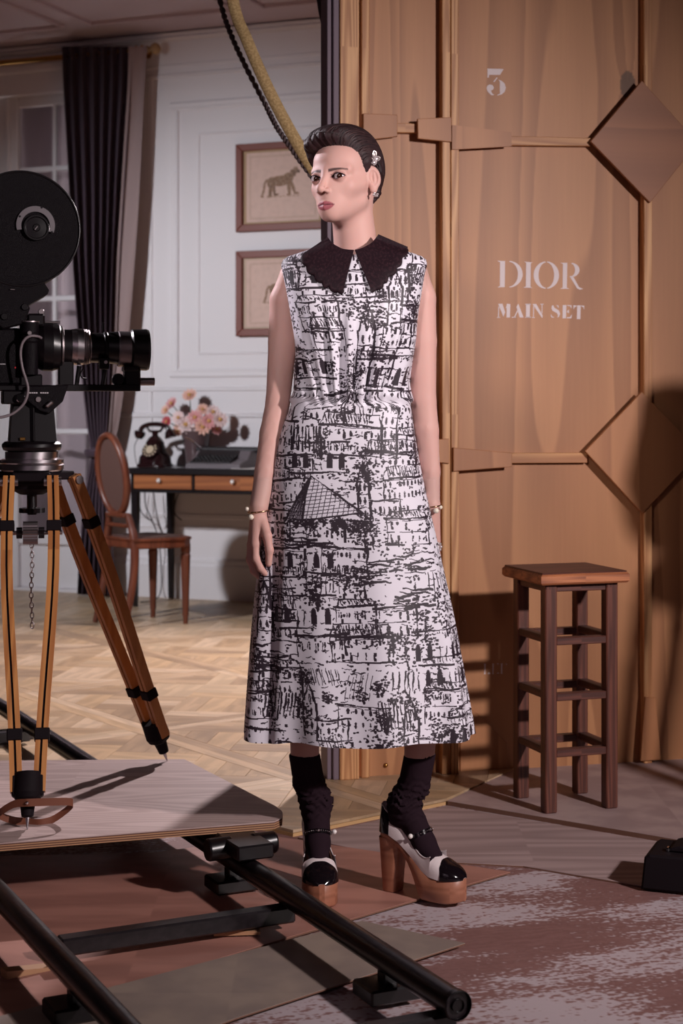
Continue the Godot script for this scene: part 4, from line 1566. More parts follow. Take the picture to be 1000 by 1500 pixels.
	var hub := Geo.new()
	hub.lathe([[0.0, 0.012], [0.008, 0.012], [0.01, 0.009], [0.026, 0.008], [0.028, 0.012], [0.032, 0.012], [0.033, 0.008], [0.033, 0.0], [0.0, 0.0]], Transform3D(Basis(Vector3.RIGHT, PI / 2), L.call(53, 334, zf)), 32)
	part(hub, "latch_knob", M.black_metal, mag)
	var sl := Geo.new()
	sl.box(Transform3D(Basis(Vector3.BACK, 0.9), L.call(53, 334, zf + 0.013)), Vector3(0.012, 0.003, 0.002), 0.0005)
	part(sl, "latch_slot", M.dull_steel, mag)
	var ce: Vector3 = L.call(52, 330, zf)
	var cr := PackedVector2Array()
	for i in 25:
		var a := deg_to_rad(lerpf(-22, 196, i / 24.0))
		cr.append(Vector2(ce.x, ce.y) + Vector2.from_angle(a) * 27.5 * sc)
	for i in 25:
		var a := deg_to_rad(lerpf(196, -22, i / 24.0))
		cr.append(Vector2(ce.x, ce.y) + Vector2(0.0, -0.002) + Vector2.from_angle(a) * 20.5 * sc)
	var cg := Geo.new()
	cg.prism(cr, 0.006, at(Vector3(0, 0, zf)))
	var crescent := part(cg, "chrome_crescent", M.steel, mag)
	for q in [[29, 317], [61, 304], [76, 340]]:
		knob.call(crescent, "screw", q[0], q[1], zf + 0.006, 0.0028, 0.001, M.black_metal)
	box_px.call(mag, "latch_bar", M.dull_steel, 15, 423, 22, 425, zf, zf + 0.004, 0.001)
	# neck pieces under the magazine
	var nk := Geo.new()
	nk.prism(px_poly.call([[0, 452], [36, 432], [44, 452], [36, 474], [4, 482], [-10, 470]], 0.06), 0.06, at(Vector3(0, 0, 0.0)), 0.003)
	part(nk, "magazine_neck", M.crackle, t)
	for q in [[36, 450], [6, 464]]:
		knob.call(t, "neck_latch", q[0], q[1], 0.06, 0.009, 0.01, M.black_metal)
	box_px.call(t, "latch_bracket", M.black_metal, 40, 459, 66, 478, -0.01, 0.05, 0.005)
	knob.call(t, "latch_screw", 60, 457, 0.02, 0.008, 0.012, M.dull_steel)
	var hr := Geo.new()
	hr.tube([L.call(66, 472, 0.03), L.call(88, 472, 0.03)], 0.0035, 8)
	part(hr, "lever", M.dull_steel, t)
	# lens: turned pieces along the axis
	var cy := 508.0
	var lens_piece := func(called: String, m: Material, prof: Array, dy := 0.0) -> MeshInstance3D:
		var pr := []
		for p in prof:
			var q: Vector3 = L.call(p[0], cy, 0.0)
			pr.append([p[1] * sc, q.x])
		var c: Vector3 = L.call(100, cy + dy, 0.0)
		var k := Geo.new()
		k.lathe(pr, Transform3D(Basis(Vector3.BACK, -PI / 2), Vector3(0, c.y, 0.0)), 36)
		return part(k, called, m, t)
	lens_piece.call("lens_mount", M.black_metal, [[50, 0], [50, 30], [62, 36], [76, 36], [86, 33], [91, 27], [91, 0]])
	lens_piece.call("mount_rim", M.dull_steel, [[89, 0], [89, 31], [91.5, 30], [92.5, 28], [92.5, 0]])
	lens_piece.call("rear_barrel", M.black_metal, [[91, 0], [91, 25.5], [104, 25.5], [104, 0]])
	var silver: MeshInstance3D = lens_piece.call("silver_ring", M.steel, [[104, 0], [104, 26], [112, 27], [121, 26.5], [122, 0]])
	lens_piece.call("ridged_ring", M.dull_steel, [[121, 0], [121, 25], [123, 26.5], [124.5, 25], [126, 26.5], [127.5, 25], [129, 26], [130.5, 24.5], [132, 24.5], [132, 0]])
	lens_piece.call("barrel", M.black_metal, [[132, 0], [132, 22], [151, 22], [152, 24], [156, 24], [157, 23], [172, 24.5], [173, 0]], 1.0)
	lens_piece.call("steel_ring", M.dull_steel, [[172, 0], [172, 25.5], [174, 26.5], [192, 26.5], [192, 0]], 2.5)
	lens_piece.call("lens_hood", M.black_metal, [[190, 0], [190, 27], [193, 30.5], [214, 31], [217, 30], [217, 28.5], [195, 26], [194, 0]], 3.5)
	lens_piece.call("front_glass", M.chrome, [[196, 0], [196, 24], [197, 0]], 3.5)
	box_px.call(t, "focus_lug", M.black_metal, 146, 524, 160, 541, 0.02, 0.05, 0.002)
	knob.call(t, "focus_screw", 155, 530.5, 0.05, 0.0045, 0.002, M.white_print)
	box_px.call(t, "focus_stem", M.black_metal, 150, 472, 153, 488, -0.003, 0.003, 0.001)
	box_px.call(t, "lens_cradle", M.black_metal, 182, 536, 204, 544, -0.03, 0.03, 0.003)
	var cw := Geo.new()
	cw.tube(curve([L.call(121, 541, 0.03), L.call(118, 547, 0.04), L.call(120, 553, 0.04), L.call(126, 555, 0.03)], 5), 0.0022, 6)
	part(cw, "lever", M.black_metal, t)
	# grey cable looping from the motor
	var cb := Geo.new()
	cb.tube(curve([L.call(62, 496, 0.05), L.call(54, 492.5, 0.072), L.call(42, 493, 0.078), L.call(33, 502, 0.078), L.call(30, 518, 0.076), L.call(33, 540, 0.076), L.call(38, 556, 0.08), L.call(41, 570, 0.084), L.call(38, 585, 0.084), L.call(30, 597, 0.08), L.call(14, 608, 0.08), L.call(-8, 612, 0.08), L.call(-40, 610, 0.06)], 5), 0.0036, 8)
	part(cb, "cable", M.cable, t, "thin grey cable looping down from the motor")

# ---------- desk ----------
var desk_frame := Frame.new(Vector3(-1.185, DECK, -9.3), Vector3(0.93, 0, 0.368))
var desk_top := 0.0

func build_desk():
	var fr := desk_frame
	desk_top = fr.loc(195, 685).y
	var o := Vector3.ZERO
	var t := thing("writing_desk", "black writing desk with two brown drawers and white knobs", "desk", fr.xf())
	var wide := 0.86
	var deep := 0.5
	var y := desk_top
	var g := Geo.new()
	g.box(at(Vector3(wide / 2 - 0.02, y - 0.018, -deep / 2)), Vector3(wide + 0.03, 0.036, deep + 0.02), 0.004)
	part(g, "desk_top", M.desk_black, t)
	var bottom := fr.loc(240, 722).y
	var rail_h := 0.018
	var f := Geo.new()
	f.box(at(Vector3(wide / 2 - 0.02, bottom + rail_h / 2, -deep / 2)), Vector3(wide, rail_h, deep - 0.01), 0.002)
	part(f, "lower_rail", M.desk_black, t)
	var bk := Geo.new()
	bk.box(at(Vector3(wide / 2 - 0.02, (bottom + y) / 2, -deep + 0.02)), Vector3(wide, y - bottom - 0.03, 0.02), 0.001)
	part(bk, "back_panel", M.desk_black, t)
	for x in [-0.01, 0.377, wide - 0.03]:
		var k := Geo.new()
		k.box(at(Vector3(x, (bottom + y) / 2, -deep / 2)), Vector3(0.016, y - bottom - 0.03, deep - 0.02), 0.001)
		part(k, "divider", M.desk_black, t)
	for q in [[0.0, 0.367, 233], [0.387, 0.822, 341]]:
		var k := Geo.new()
		var hh := y - 0.036 - bottom - rail_h - 0.004
		k.box(at(Vector3((q[0] + q[1]) / 2, bottom + rail_h + hh / 2 + 0.002, -0.19)), Vector3(q[1] - q[0], hh, 0.36), 0.003)
		var dr := part(k, "drawer", M.drawer_wood, t)
		var kn := Geo.new()
		kn.lathe([[0.0, 0.03], [0.008, 0.029], [0.013, 0.022], [0.012, 0.014], [0.006, 0.008], [0.006, 0.0]], Transform3D(Basis(Vector3.RIGHT, PI / 2), Vector3(fr.loc(q[2], 703).x, bottom + rail_h + hh * 0.62, -0.012)), 16, false)
		part(kn, "knob", M.knob, dr, "round white knob")
	for x in [0.0, wide - 0.04]:
		for z in [-0.035, -deep + 0.035]:
			var k := Geo.new()
			var a := Vector3(x, 0, z)
			k.smooth(false)
			var lo := []
			var hi := []
			for s in [[-1, 1], [1, 1], [1, -1], [-1, -1]]:
				lo.append(a + Vector3(s[0] * 0.011, 0, s[1] * 0.011))
				hi.append(a + Vector3(s[0] * 0.02, bottom, s[1] * 0.02))
			for i in 4:
				var n := (i + 1) % 4
				k.quad(lo[i], lo[n], hi[n], hi[i])
			k.quad(lo[3], lo[2], lo[1], lo[0])
			part(k, "leg", M.desk_black, t)
	# loose wires hanging behind the desk
	var wires := [[[204, 719, -0.4], [205, 745, -0.43], [214, 758, -0.44], [222, 762, -0.44]], [[212, 719, -0.4], [213, 740, -0.42], [222, 760, -0.44], [232, 790, -0.45], [236, 830, -0.46], [236, 862, -0.46], [228, 878, -0.3], [205, 884, -0.2]], [[224, 719, -0.4], [228, 745, -0.41], [234, 770, -0.42], [243, 792, -0.42]], [[264, 719, -0.42], [257, 735, -0.44], [256, 752, -0.44], [266, 762, -0.44]]]
	var lab := ["thin dark wire hanging in a short loop under the desk", "thin dark wire running from the desk down to the floor", "thin dark wire hanging straight under the telephone side of the desk", "thin dark wire loop hanging under the typewriter side of the desk"]
	for i in wires.size():
		var pts := []
		for p in wires[i]:
			pts.append(fr.loc(p[0], p[1], p[2]))
		pts[0].y = bottom + 0.001
		for p in pts.size():
			pts[p].y = maxf(pts[p].y, 0.0045)
		var k := Geo.new()
		k.tube(curve(pts, 6), 0.0035, 6)
		var w := single(k, "wire", M.wire, lab[i], "wire", Vector3.ZERO, "wires under the desk")
		w.transform = fr.xf()

# ---------- chair ----------
func build_chair():
	var a := ground(277, 914, DECK)
	var b := ground(240, 906.5, DECK)
	var fw := (a - b)
	fw.y = 0
	var across := fw.normalized()                 # along the front edge, towards the lens
	var facing := Vector3(across.z, 0, -across.x)  # the way the chair faces
	var w := 0.40
	var t := thing("dining_chair", "carved brown wooden chair with oval cane back at the desk", "chair", Transform3D(Basis(facing, Vector3.UP, facing.cross(Vector3.UP)), a - across * 0.19 - facing * 0.2))
	# local: +x faces forward, z across
	var zs := 1.0 if facing.cross(Vector3.UP).dot(across) > 0 else -1.0
	var sh := 0.465
	for s in [-1, 1]:
		var g := Geo.new()
		g.lathe([[0.0, 0.0], [0.013, 0.0], [0.014, 0.04], [0.017, 0.05], [0.0165, 0.06], [0.025, 0.33], [0.027, 0.36], [0.022, 0.37], [0.026, 0.38], [0.026, 0.42], [0.0, 0.42]], at(Vector3(0.19, 0, 0.17 * s)), 14)
		part(g, "leg", M.chair_wood, t)
		var r := Geo.new()
		r.tube(curve([Vector3(-0.165, 0, 0.16 * s), Vector3(-0.13, 0.15, 0.155 * s), Vector3(-0.105, 0.3, 0.15 * s), Vector3(-0.1, 0.44, 0.145 * s), Vector3(-0.105, 0.52, 0.12 * s), Vector3(-0.115, 0.58, 0.1 * s)], 4), [0.015, 0.016, 0.017, 0.018, 0.019, 0.02, 0.021, 0.021, 0.022, 0.022, 0.023, 0.023, 0.023, 0.022, 0.022, 0.021, 0.02, 0.02, 0.019, 0.018, 0.018], 10)
		part(r, "leg", M.chair_wood, t)
	# seat frame: bowed front, cane in the middle
	var rim := PackedVector2Array()
	for p in [[-0.115, -0.165], [-0.06, -0.18], [0.05, -0.205], [0.16, -0.21], [0.205, -0.19], [0.225, -0.1], [0.232, 0.0], [0.225, 0.1], [0.205, 0.19], [0.16, 0.21], [0.05, 0.205], [-0.06, 0.18], [-0.115, 0.165]]:
		rim.append(Vector2(p[0], p[1]))
	var s1 := Geo.new()
	var fx := Transform3D(Basis(Vector3.RIGHT, Vector3.FORWARD, Vector3.UP), Vector3(0, sh - 0.062, 0))
	s1.prism(rim, 0.05, fx, 0.006)
	part(s1, "seat_frame", M.chair_wood, t)
	var s2 := Geo.new()
	s2.prism(Geometry2D.offset_polygon(rim, 0.008)[0], 0.012, Transform3D(fx.basis, Vector3(0, sh - 0.02, 0)))
	part(s2, "seat_moulding", M.chair_wood, t)
	var s3 := Geo.new()
	s3.prism(Geometry2D.offset_polygon(rim, -0.035)[0], 0.004, Transform3D(fx.basis, Vector3(0, sh - 0.0085, 0)))
	part(s3, "cane_seat", M.cane, t)
	# oval back, leaning a little
	var cy := 0.785
	var ring := []
	var n := 40
	var pos := func(a2: float, rx: float, ry: float) -> Vector3:
		var y := cy + sin(a2) * ry
		return Vector3(-0.12 - (y - 0.58) * 0.14, y, cos(a2) * rx)
	for i in n + 1:
		ring.append(pos.call(TAU * i / n, 0.145, 0.205))
	var bg := Geo.new()
	bg.tube(ring, 0.022, 8, false, 0.75)
	part(bg, "back_frame", M.chair_wood, t)
	var cg := Geo.new()
	var inner := []
	for i in n:
		inner.append(pos.call(TAU * i / n, 0.14, 0.20))
	cg.smooth(false)
	cg.fan(inner, pos.call(0.0, 0.0, 0.0))
	part(cg, "cane_back", M.cane, t)
	var tie := Geo.new()
	tie.bar(Vector3(-0.118, 0.575, -0.1), Vector3(-0.118, 0.575, 0.1), 0.045, 0.024, Vector3.UP, 0.006)
	tie.bar(Vector3(-0.11, 0.52, -0.12), Vector3(-0.11, 0.52, 0.12), 0.03, 0.02, Vector3.UP, 0.006)
	part(tie, "back_rail", M.chair_wood, t)

# ---------- telephone, typewriter, vase of flowers ----------
func build_desk_things():
	var fr := desk_frame
	var y := desk_top
	var put := func(px: float, off: float) -> Transform3D:
		var q := fr.loc(px, 685, off)
		return fr.xf() * at(Vector3(q.x, y, off))
	var s := 9.5 / FOCAL
	# telephone
	var t := thing("telephone", "dark brown bakelite rotary telephone with handset on the black desk", "telephone", put.call(227, -0.2))
	var g := Geo.new()
	g.smooth(false)
	var ring := func(hw: float, hd: float, yy: float) -> Array:
		var out := []
		for k in 20:
			var a := TAU * k / 20
			var c := cos(a)
			var sn := sin(a)
			out.append(Vector3(signf(c) * pow(absf(c), 0.45) * hw, yy, signf(sn) * pow(absf(sn), 0.45) * hd))
		return out
	var rows := [ring.call(0.092, 0.085, 0.0), ring.call(0.092, 0.085, 0.012), ring.call(0.084, 0.078, 0.016), ring.call(0.078, 0.07, 0.06), ring.call(0.05, 0.06, 0.085), ring.call(0.042, 0.05, 0.14), ring.call(0.03, 0.03, 0.165), ring.call(0.02, 0.02, 0.175)]
	g.grid(rows, true, true)
	g.fan(rows[-1], Vector3(0, 0.176, 0))
	part(g, "body", M.bakelite, t)
	var dg := Geo.new()
	var dx := Transform3D(Basis(Vector3.RIGHT, deg_to_rad(62)), Vector3(0.004, 0.092, 0.058))
	dg.lathe([[0.0, 0.018], [0.022, 0.018], [0.05, 0.014], [0.052, 0.008], [0.052, 0.0], [0.04, -0.02]], dx, 28)
	var dial := part(dg, "dial", M.bakelite, t)
	var df := Geo.new()
	df.lathe([[0.0, 0.0205], [0.024, 0.0205], [0.026, 0.018]], dx, 20)
	part(df, "dial_face", M.dial, dial)
	for k in 10:
		var a := deg_to_rad(-40 + k * 29.0)
		var h := Geo.new()
		h.lathe([[0.0, 0.0185], [0.0062, 0.0175], [0.0062, 0.0155]], dx * at(Vector3(cos(a) * 0.038, 0, sin(a) * 0.038)), 8)
		part(h, "finger_hole", M.dial, dial)
	var cradle := Geo.new()
	cradle.box(at(Vector3(0, 0.185, 0)), Vector3(0.03, 0.05, 0.03), 0.006)
	for k in [-1, 1]:
		cradle.tube([Vector3(0, 0.2, 0), Vector3(0.035 * k, 0.205, 0), Vector3(0.05 * k, 0.225, 0)], 0.008, 8)
	part(cradle, "cradle", M.bakelite, t)
	var hs := Geo.new()
	hs.tube(curve([Vector3(-0.095, 0.205, 0), Vector3(-0.08, 0.228, 0), Vector3(-0.04, 0.242, 0), Vector3(0.0, 0.245, 0), Vector3(0.04, 0.242, 0), Vector3(0.08, 0.228, 0), Vector3(0.095, 0.205, 0)], 4), 0.014, 10)
	hs.lathe([[0.0, 0.0], [0.02, 0.0], [0.032, 0.02], [0.034, 0.036], [0.028, 0.044], [0.0, 0.044]], at(Vector3(-0.106, 0.162, 0), 0, 0, -14), 18)
	hs.lathe([[0.0, 0.044], [0.02, 0.044], [0.026, 0.034], [0.034, 0.004], [0.034, 0.0], [0.0, 0.0]], at(Vector3(0.102, 0.168, 0), 0, 0, 14), 18)
	part(hs, "handset", M.bakelite, t)
	var cord := Geo.new()
	cord.tube(curve([Vector3(-0.108, 0.166, 0.0), Vector3(-0.128, 0.12, 0.01), Vector3(-0.118, 0.05, 0.02), Vector3(-0.112, 0.01, 0.0), Vector3(-0.08, 0.006, -0.06)], 6), 0.0025, 6)
	part(cord, "handset_cord", M.wire, t)
	# typewriter
	var ty := thing("typewriter", "low grey portable typewriter with black keys on the desk", "typewriter", put.call(328, -0.19))
	var b := Geo.new()
	b.prism(poly([[-0.15, 0.0], [0.13, 0.0], [0.13, 0.085], [0.1, 0.1], [-0.0, 0.095], [-0.04, 0.05], [-0.15, 0.025]]), 0.34, Transform3D(Basis(Vector3(0, 0, -1), Vector3(0, 1, 0), Vector3(1, 0, 0)), Vector3(-0.17, 0, 0)), 0.004)
	var bo := part(b, "body", M.grey_enamel, ty)
	var bed := Geo.new()
	bed.prism(poly([[-0.135, 0.028], [-0.045, 0.05], [-0.005, 0.09], [-0.002, 0.098], [-0.05, 0.062], [-0.135, 0.036]]), 0.25, Transform3D(Basis(Vector3(0, 0, -1), Vector3(0, 1, 0), Vector3(1, 0, 0)), Vector3(-0.15, 0, 0)))
	part(bed, "key_well", M.key_black, bo)
	for r in 4:
		for c in 10:
			var k := Geo.new()
			k.lathe([[0.0, 0.012], [0.0075, 0.011], [0.009, 0.006], [0.004, 0.0]], at(Vector3(-0.135 + c * 0.024 + r * 0.005, 0.036 + r * 0.008, 0.118 - r * 0.023)), 8)
			part(k, "key", M.key_black, bo)
	var pl := Geo.new()
	pl.tube([Vector3(-0.18, 0.1, -0.07), Vector3(0.18, 0.1, -0.07)], 0.018, 14)
	var platen := part(pl, "platen", M.key_black, ty)
	for k in [-1, 1]:
		var q := Geo.new()
		q.tube([Vector3(0.18 * k, 0.1, -0.07), Vector3(0.205 * k, 0.1, -0.07)], 0.015, 14)
		part(q, "platen_knob", M.key_black, platen)
	var lv := Geo.new()
	lv.tube([Vector3(-0.17, 0.105, -0.05), Vector3(-0.2, 0.15, 0.0), Vector3(-0.235, 0.17, 0.02)], 0.005, 8)
	part(lv, "carriage_lever", M.chrome, platen)
	var pp := Geo.new()
	pp.box(at(Vector3(0, 0.001, 0)), Vector3(0.2, 0.002, 0.28), 0)
	var sheet := single(pp, "paper_stack", M.paper, "thin stack of white paper lying beside the typewriter", "paper", Vector3.ZERO)
	sheet.transform = put.call(372, -0.16) * at(Vector3.ZERO, 0, 12, 0)
	# vase
	var vf: Transform3D = put.call(287, -0.355)
	var v := thing("flower_vase", "grey tapered flower vase standing behind the typewriter", "vase", vf)
	var vg := Geo.new()
	vg.lathe([[0.0, 0.0], [0.05, 0.0], [0.055, 0.01], [0.062, 0.08], [0.08, 0.16], [0.09, 0.2], [0.092, 0.205], [0.085, 0.205], [0.074, 0.16], [0.056, 0.08], [0.05, 0.02], [0.0, 0.02]], Transform3D.IDENTITY, 24)
	part(vg, "bowl", M.vase, v)
	var fl := [  # px, py, size, colour, tilt across, tilt to the lens
		[278, 580, 13, "petal_peach"], [252, 592, 12, "petal_pink"], [243, 601, 9, "petal_peach"], [245, 618, 10, "petal_rose"], [262, 612, 12, "petal_white"], [273, 622, 15, "petal_white"], [286, 612, 13, "petal_pink"], [297, 625, 14, "petal_peach"], [306, 617, 13, "petal_pink"], [312, 604, 12, "petal_white"], [322, 615, 13, "petal_white"], [262, 630, 11, "petal_peach"], [281, 634, 12, "petal_white"], [317, 628, 10, "petal_pink"], [297, 600, 10, "petal_peach"]]
	var lab := ["pale peach blossom on the tallest stem, above all other flowers", "dusty pink blossom high over the telephone handset", "small peach blossom under the high pink one over the telephone", "deep rose red blossom hanging beside the telephone handset",
		"creamy white blossom just above the rose red one", "large creamy white blossom over the vase rim, below the tallest stem", "dusty pink blossom in the middle of the bouquet", "large peach blossom low in front of the bouquet middle", "dusty pink blossom between the peach one and the white ones",
		"creamy white blossom highest on the typewriter side", "creamy white blossom furthest out over the typewriter", "small peach blossom low on the telephone side of the vase rim", "creamy white blossom lowest in front of the vase", "small dusty pink blossom low over the typewriter", "small peach blossom half hidden behind the middle pink one"]
	var rng := RandomNumberGenerator.new()
	rng.seed = 77
	for i in fl.size():
		var f = fl[i]
		var c := fr.loc(f[0], f[1], -0.36 + rng.randf_range(-0.02, 0.08))
		var w: Vector3 = fr.xf() * c
		var ft := thing("flower", lab[i], "flower", w, "flowers in the vase")
		var neck: Vector3 = vf * Vector3(rng.randf_range(-0.03, 0.03), 0.1, rng.randf_range(-0.03, 0.03))
		var outw := (w - vf * Vector3(0, 0.22, -0.1)).normalized()
		var face := (outw + Vector3(0.05, 0.1, 0.8)).normalized()
		var bx := face.cross(Vector3.UP).normalized()
		var bs := Basis(bx, face, bx.cross(face))
		var r: float = f[2] * s
		var pg := Geo.new()
		for layer in 3:
			var cnt := 11 - layer * 2
			for k in cnt:
				var a := TAU * (k + layer * 0.4) / cnt
				var rr := r * (1.0 - 0.25 * layer)
				var dirp := Vector3(cos(a), 0.25 + 0.35 * layer, sin(a)).normalized()
				var side := Vector3(-sin(a), 0, cos(a))
				var p0 := Vector3.ZERO
				var p1 := dirp * rr * 0.6 + side * rr * 0.26
				var p2 := dirp * rr + Vector3.UP * rr * 0.05
				var p3 := dirp * rr * 0.6 - side * rr * 0.26
				pg.smooth(false)
				pg.quad(bs * p0, bs * p1, bs * p2, bs * p3)
		part(pg, "petals", M[f[3]], ft)
		var hg := Geo.new()
		hg.ball(bs * Vector3(0, r * 0.25, 0), Vector3.ONE * r * 0.22, 8, 6)
		part(hg, "heart", M.flower_heart, ft)
		var sg := Geo.new()
		var e := neck - w
		sg.tube(curve([Vector3.ZERO, e * 0.5 + Vector3(0, 0.03, 0), e], 4), 0.003, 5)
		part(sg, "stem", M.leaf, ft)
	var lf := Geo.new()
	for k in 26:
		var a := rng.randf() * TAU
		var el := rng.randf_range(0.2, 1.1)
		var dirp := Vector3(cos(a) * cos(el), sin(el), sin(a) * cos(el))
		var side := dirp.cross(Vector3.UP).normalized() * 0.016
		var b0 := Vector3(0, 0.2, 0) + dirp * 0.04
		var ln := rng.randf_range(0.06, 0.1)
		lf.smooth(false)
		lf.quad(b0, b0 + dirp * ln * 0.5 + side, b0 + dirp * ln, b0 + dirp * ln * 0.5 - side)
	var lo := single(lf, "foliage", M.leaf, "dark green leaves between the flowers in the vase", "foliage", Vector3.ZERO)
	lo.set_meta("kind", "stuff")
	lo.transform = vf

# ---------- stool ----------
func build_stool():
	var ux := Vector3(0.952, 0, -0.306)
	var t := thing("bar_stool", "tall dark wooden stool with square seat in front of the wide flat", "stool", Transform3D(Basis(ux, Vector3.UP, ux.cross(Vector3.UP)), Vector3(0.640, 0.014, -4.70)))
	var hs := 0.094
	var top := 0.671
	var leg := Geo.new()
	leg.box(at(Vector3(0, (top - 0.03) / 2, 0)), Vector3(0.036, top - 0.03, 0.036), 0.003)
	var lm := leg.mesh()
	for x in [-1, 1]:
		for z in [-1, 1]:
			part(lm, "leg", M.stool_wood, t).position = Vector3(hs * x, 0, hs * z)
	for yy in [0.165, 0.322, 0.478]:
		for k in [-1, 1]:
			var a := Geo.new()
			a.box(Transform3D.IDENTITY, Vector3(2 * hs - 0.034, 0.021, 0.03), 0.002)
			part(a, "rung", M.stool_across, t).position = Vector3(0, yy, hs * k)
			var b := Geo.new()
			b.box(Transform3D.IDENTITY, Vector3(2 * hs - 0.034, 0.021, 0.03), 0.002)
			var o := part(b, "rung", M.stool_across, t)
			o.transform = at(Vector3(hs * k, yy + 0.006, 0), 0, 90, 0)
	for k in 4:
		var a := Geo.new()
		a.box(Transform3D.IDENTITY, Vector3(2 * hs - 0.034, 0.022, 0.016), 0.002)
		var o := part(a, "apron", M.stool_across, t)
		o.transform = at(Vector3.ZERO, 0, 90.0 * k, 0) * at(Vector3(0, top - 0.043, hs + 0.004))
	var e := Geo.new()
	e.prism(poly([[-0.136, -0.136], [0.136, -0.136], [0.136, 0.136], [-0.136, 0.136]]), 0.03, flat_xf(top - 0.032), 0.006)
	part(e, "seat_edge", M.stool_worn, t, "worn orange brown edge of the seat")
	var s := Geo.new()
	s.box(at(Vector3(0, top - 0.0005, 0)), Vector3(0.262, 0.005, 0.262), 0.002)
	part(s, "seat", M.stool_across, t)

# ---------- black case, unseen tripod outside the frame ----------
func build_case_and_bits():
	var u := Vector3(0.93, 0, 0.366)
	var t := thing("black_case", "low black equipment case on the floor right of the shoes", "case", Transform3D(Basis(u, Vector3.UP, u.cross(Vector3.UP)), ground(938, 1303, 0.005)))
	var g := Geo.new()
	g.prism(poly([[0.0, 0.0], [0.42, 0.0], [0.41, 0.078], [0.4, 0.084], [0.02, 0.084], [0.008, 0.076]]), 0.16, at(Vector3(0, 0, -0.16)), 0.005)
	part(g, "shell", M.black_matt, t)
	var h := Geo.new()
	h.prism(poly([[0.055, 0.084], [0.4, 0.084], [0.39, 0.1], [0.085, 0.1], [0.065, 0.094]]), 0.1, at(Vector3(0, 0, -0.14)), 0.004)
	part(h, "lid", M.black_matt, t)
	var l := Geo.new()
	l.box(at(Vector3(0.056, 0.089, -0.05)), Vector3(0.008, 0.01, 0.02), 0.002)
	part(l, "latch", M.chrome, t)
	# an unseen tripod outside the frame, placed to cast shade on the wide flat
	var o := Vector3(1.56, 0.014, -4.15)
	var k := thing("unseen_tripod", "unseen wooden tripod out of view, casting its shadow on the wide flat", "lamp stand", o)
	for a in [100.0, 220.0, 340.0]:
		tripod_leg(k, o + Vector3(0, 1.02, 0), o + Vector3(cos(deg_to_rad(a)) * 0.36, 0, sin(deg_to_rad(a)) * 0.36), M.tripod_wood, M.black_matt, false)
	var c := Geo.new()
	c.lathe([[0.0, 0.98], [0.07, 0.98], [0.09, 1.02], [0.09, 1.06], [0.03, 1.08], [0.03, 1.16], [0.0, 1.16]], Transform3D.IDENTITY, 20)
	part(c, "crown", M.black_matt, k)
	var d := Geo.new()
	d.lathe([[0.0, -0.14], [0.1, -0.14], [0.15, -0.06], [0.17, 0.1], [0.18, 0.14], [0.16, 0.14], [0.14, 0.0], [0.0, -0.06]], Transform3D(Basis(Vector3.RIGHT, -0.9), Vector3(0, 1.26, 0)), 28)
	part(d, "tripod_head", M.black_matt, k)

# ---------- straps hanging into the set ----------
func build_straps():
	var band := func(called: String, label: String, pts: Array, wide: float, m: Material):
		var cv := curve(pts, 8)
		var o: Vector3 = cv[-1]
		var g := Geo.new(o)
		var rows := []
		for i in cv.size():
			var tn: Vector3 = (cv[mini(i + 1, cv.size() - 1)] - cv[maxi(i - 1, 0)]).normalized()
			var x := tn.cross(Vector3(0.25, 0.1, 1)).normalized() * wide / 2
			var z := x.cross(tn).normalized() * 0.003
			rows.append([cv[i] - x - z, cv[i] + x - z, cv[i] + x + z, cv[i] - x + z])
		g.grid(rows, true)
		single(g, called, m, label, "strap", o)
	band.call("webbing_strap", "broad tan webbing strap hanging down across the set wall", [P(330, -130, 5.1), P(341, 0, 5.05), P(362, 60, 4.98), P(388, 120, 4.92), P(414, 172, 4.88), P(446, 228, 4.84), P(476, 272, 4.83), P(492, 296, 4.85)], 0.036, M.strap)
	band.call("webbing_strap", "short brown webbing strap hanging beside the grey jamb of the narrow flat", [P(455, -130, 5.3), P(466, -20, 5.25), P(472, 22, 5.2), P(479, 45, 5.15), P(492, 80, 5.10)], 0.02, M.cord)
	var cv := curve([P(300, -110, 5.18), P(322, 0, 5.12), P(338, 50, 5.06), P(360, 98, 5.0), P(388, 152, 4.97), P(404, 184, 4.95), P(424, 214, 4.93), P(450, 250, 4.92), P(480, 290, 4.92)], 10)
	var o: Vector3 = cv[-1]
	var g := Geo.new(o)
	for s in 2:
		var pts := []
		for i in cv.size() * 2 - 1:
			var c: Vector3 = cv[i / 2] if i % 2 == 0 else (cv[i / 2] + cv[i / 2 + 1]) / 2
			var a := i * 0.9 + s * PI
			pts.append(c + Vector3(cos(a), 0.3 * cos(a), sin(a)) * 0.0045)
		g.tube(pts, 0.0048, 6)
	single(g, "twisted_rope", M.cord, "dark twisted rope hanging along the tan strap", "rope", o)

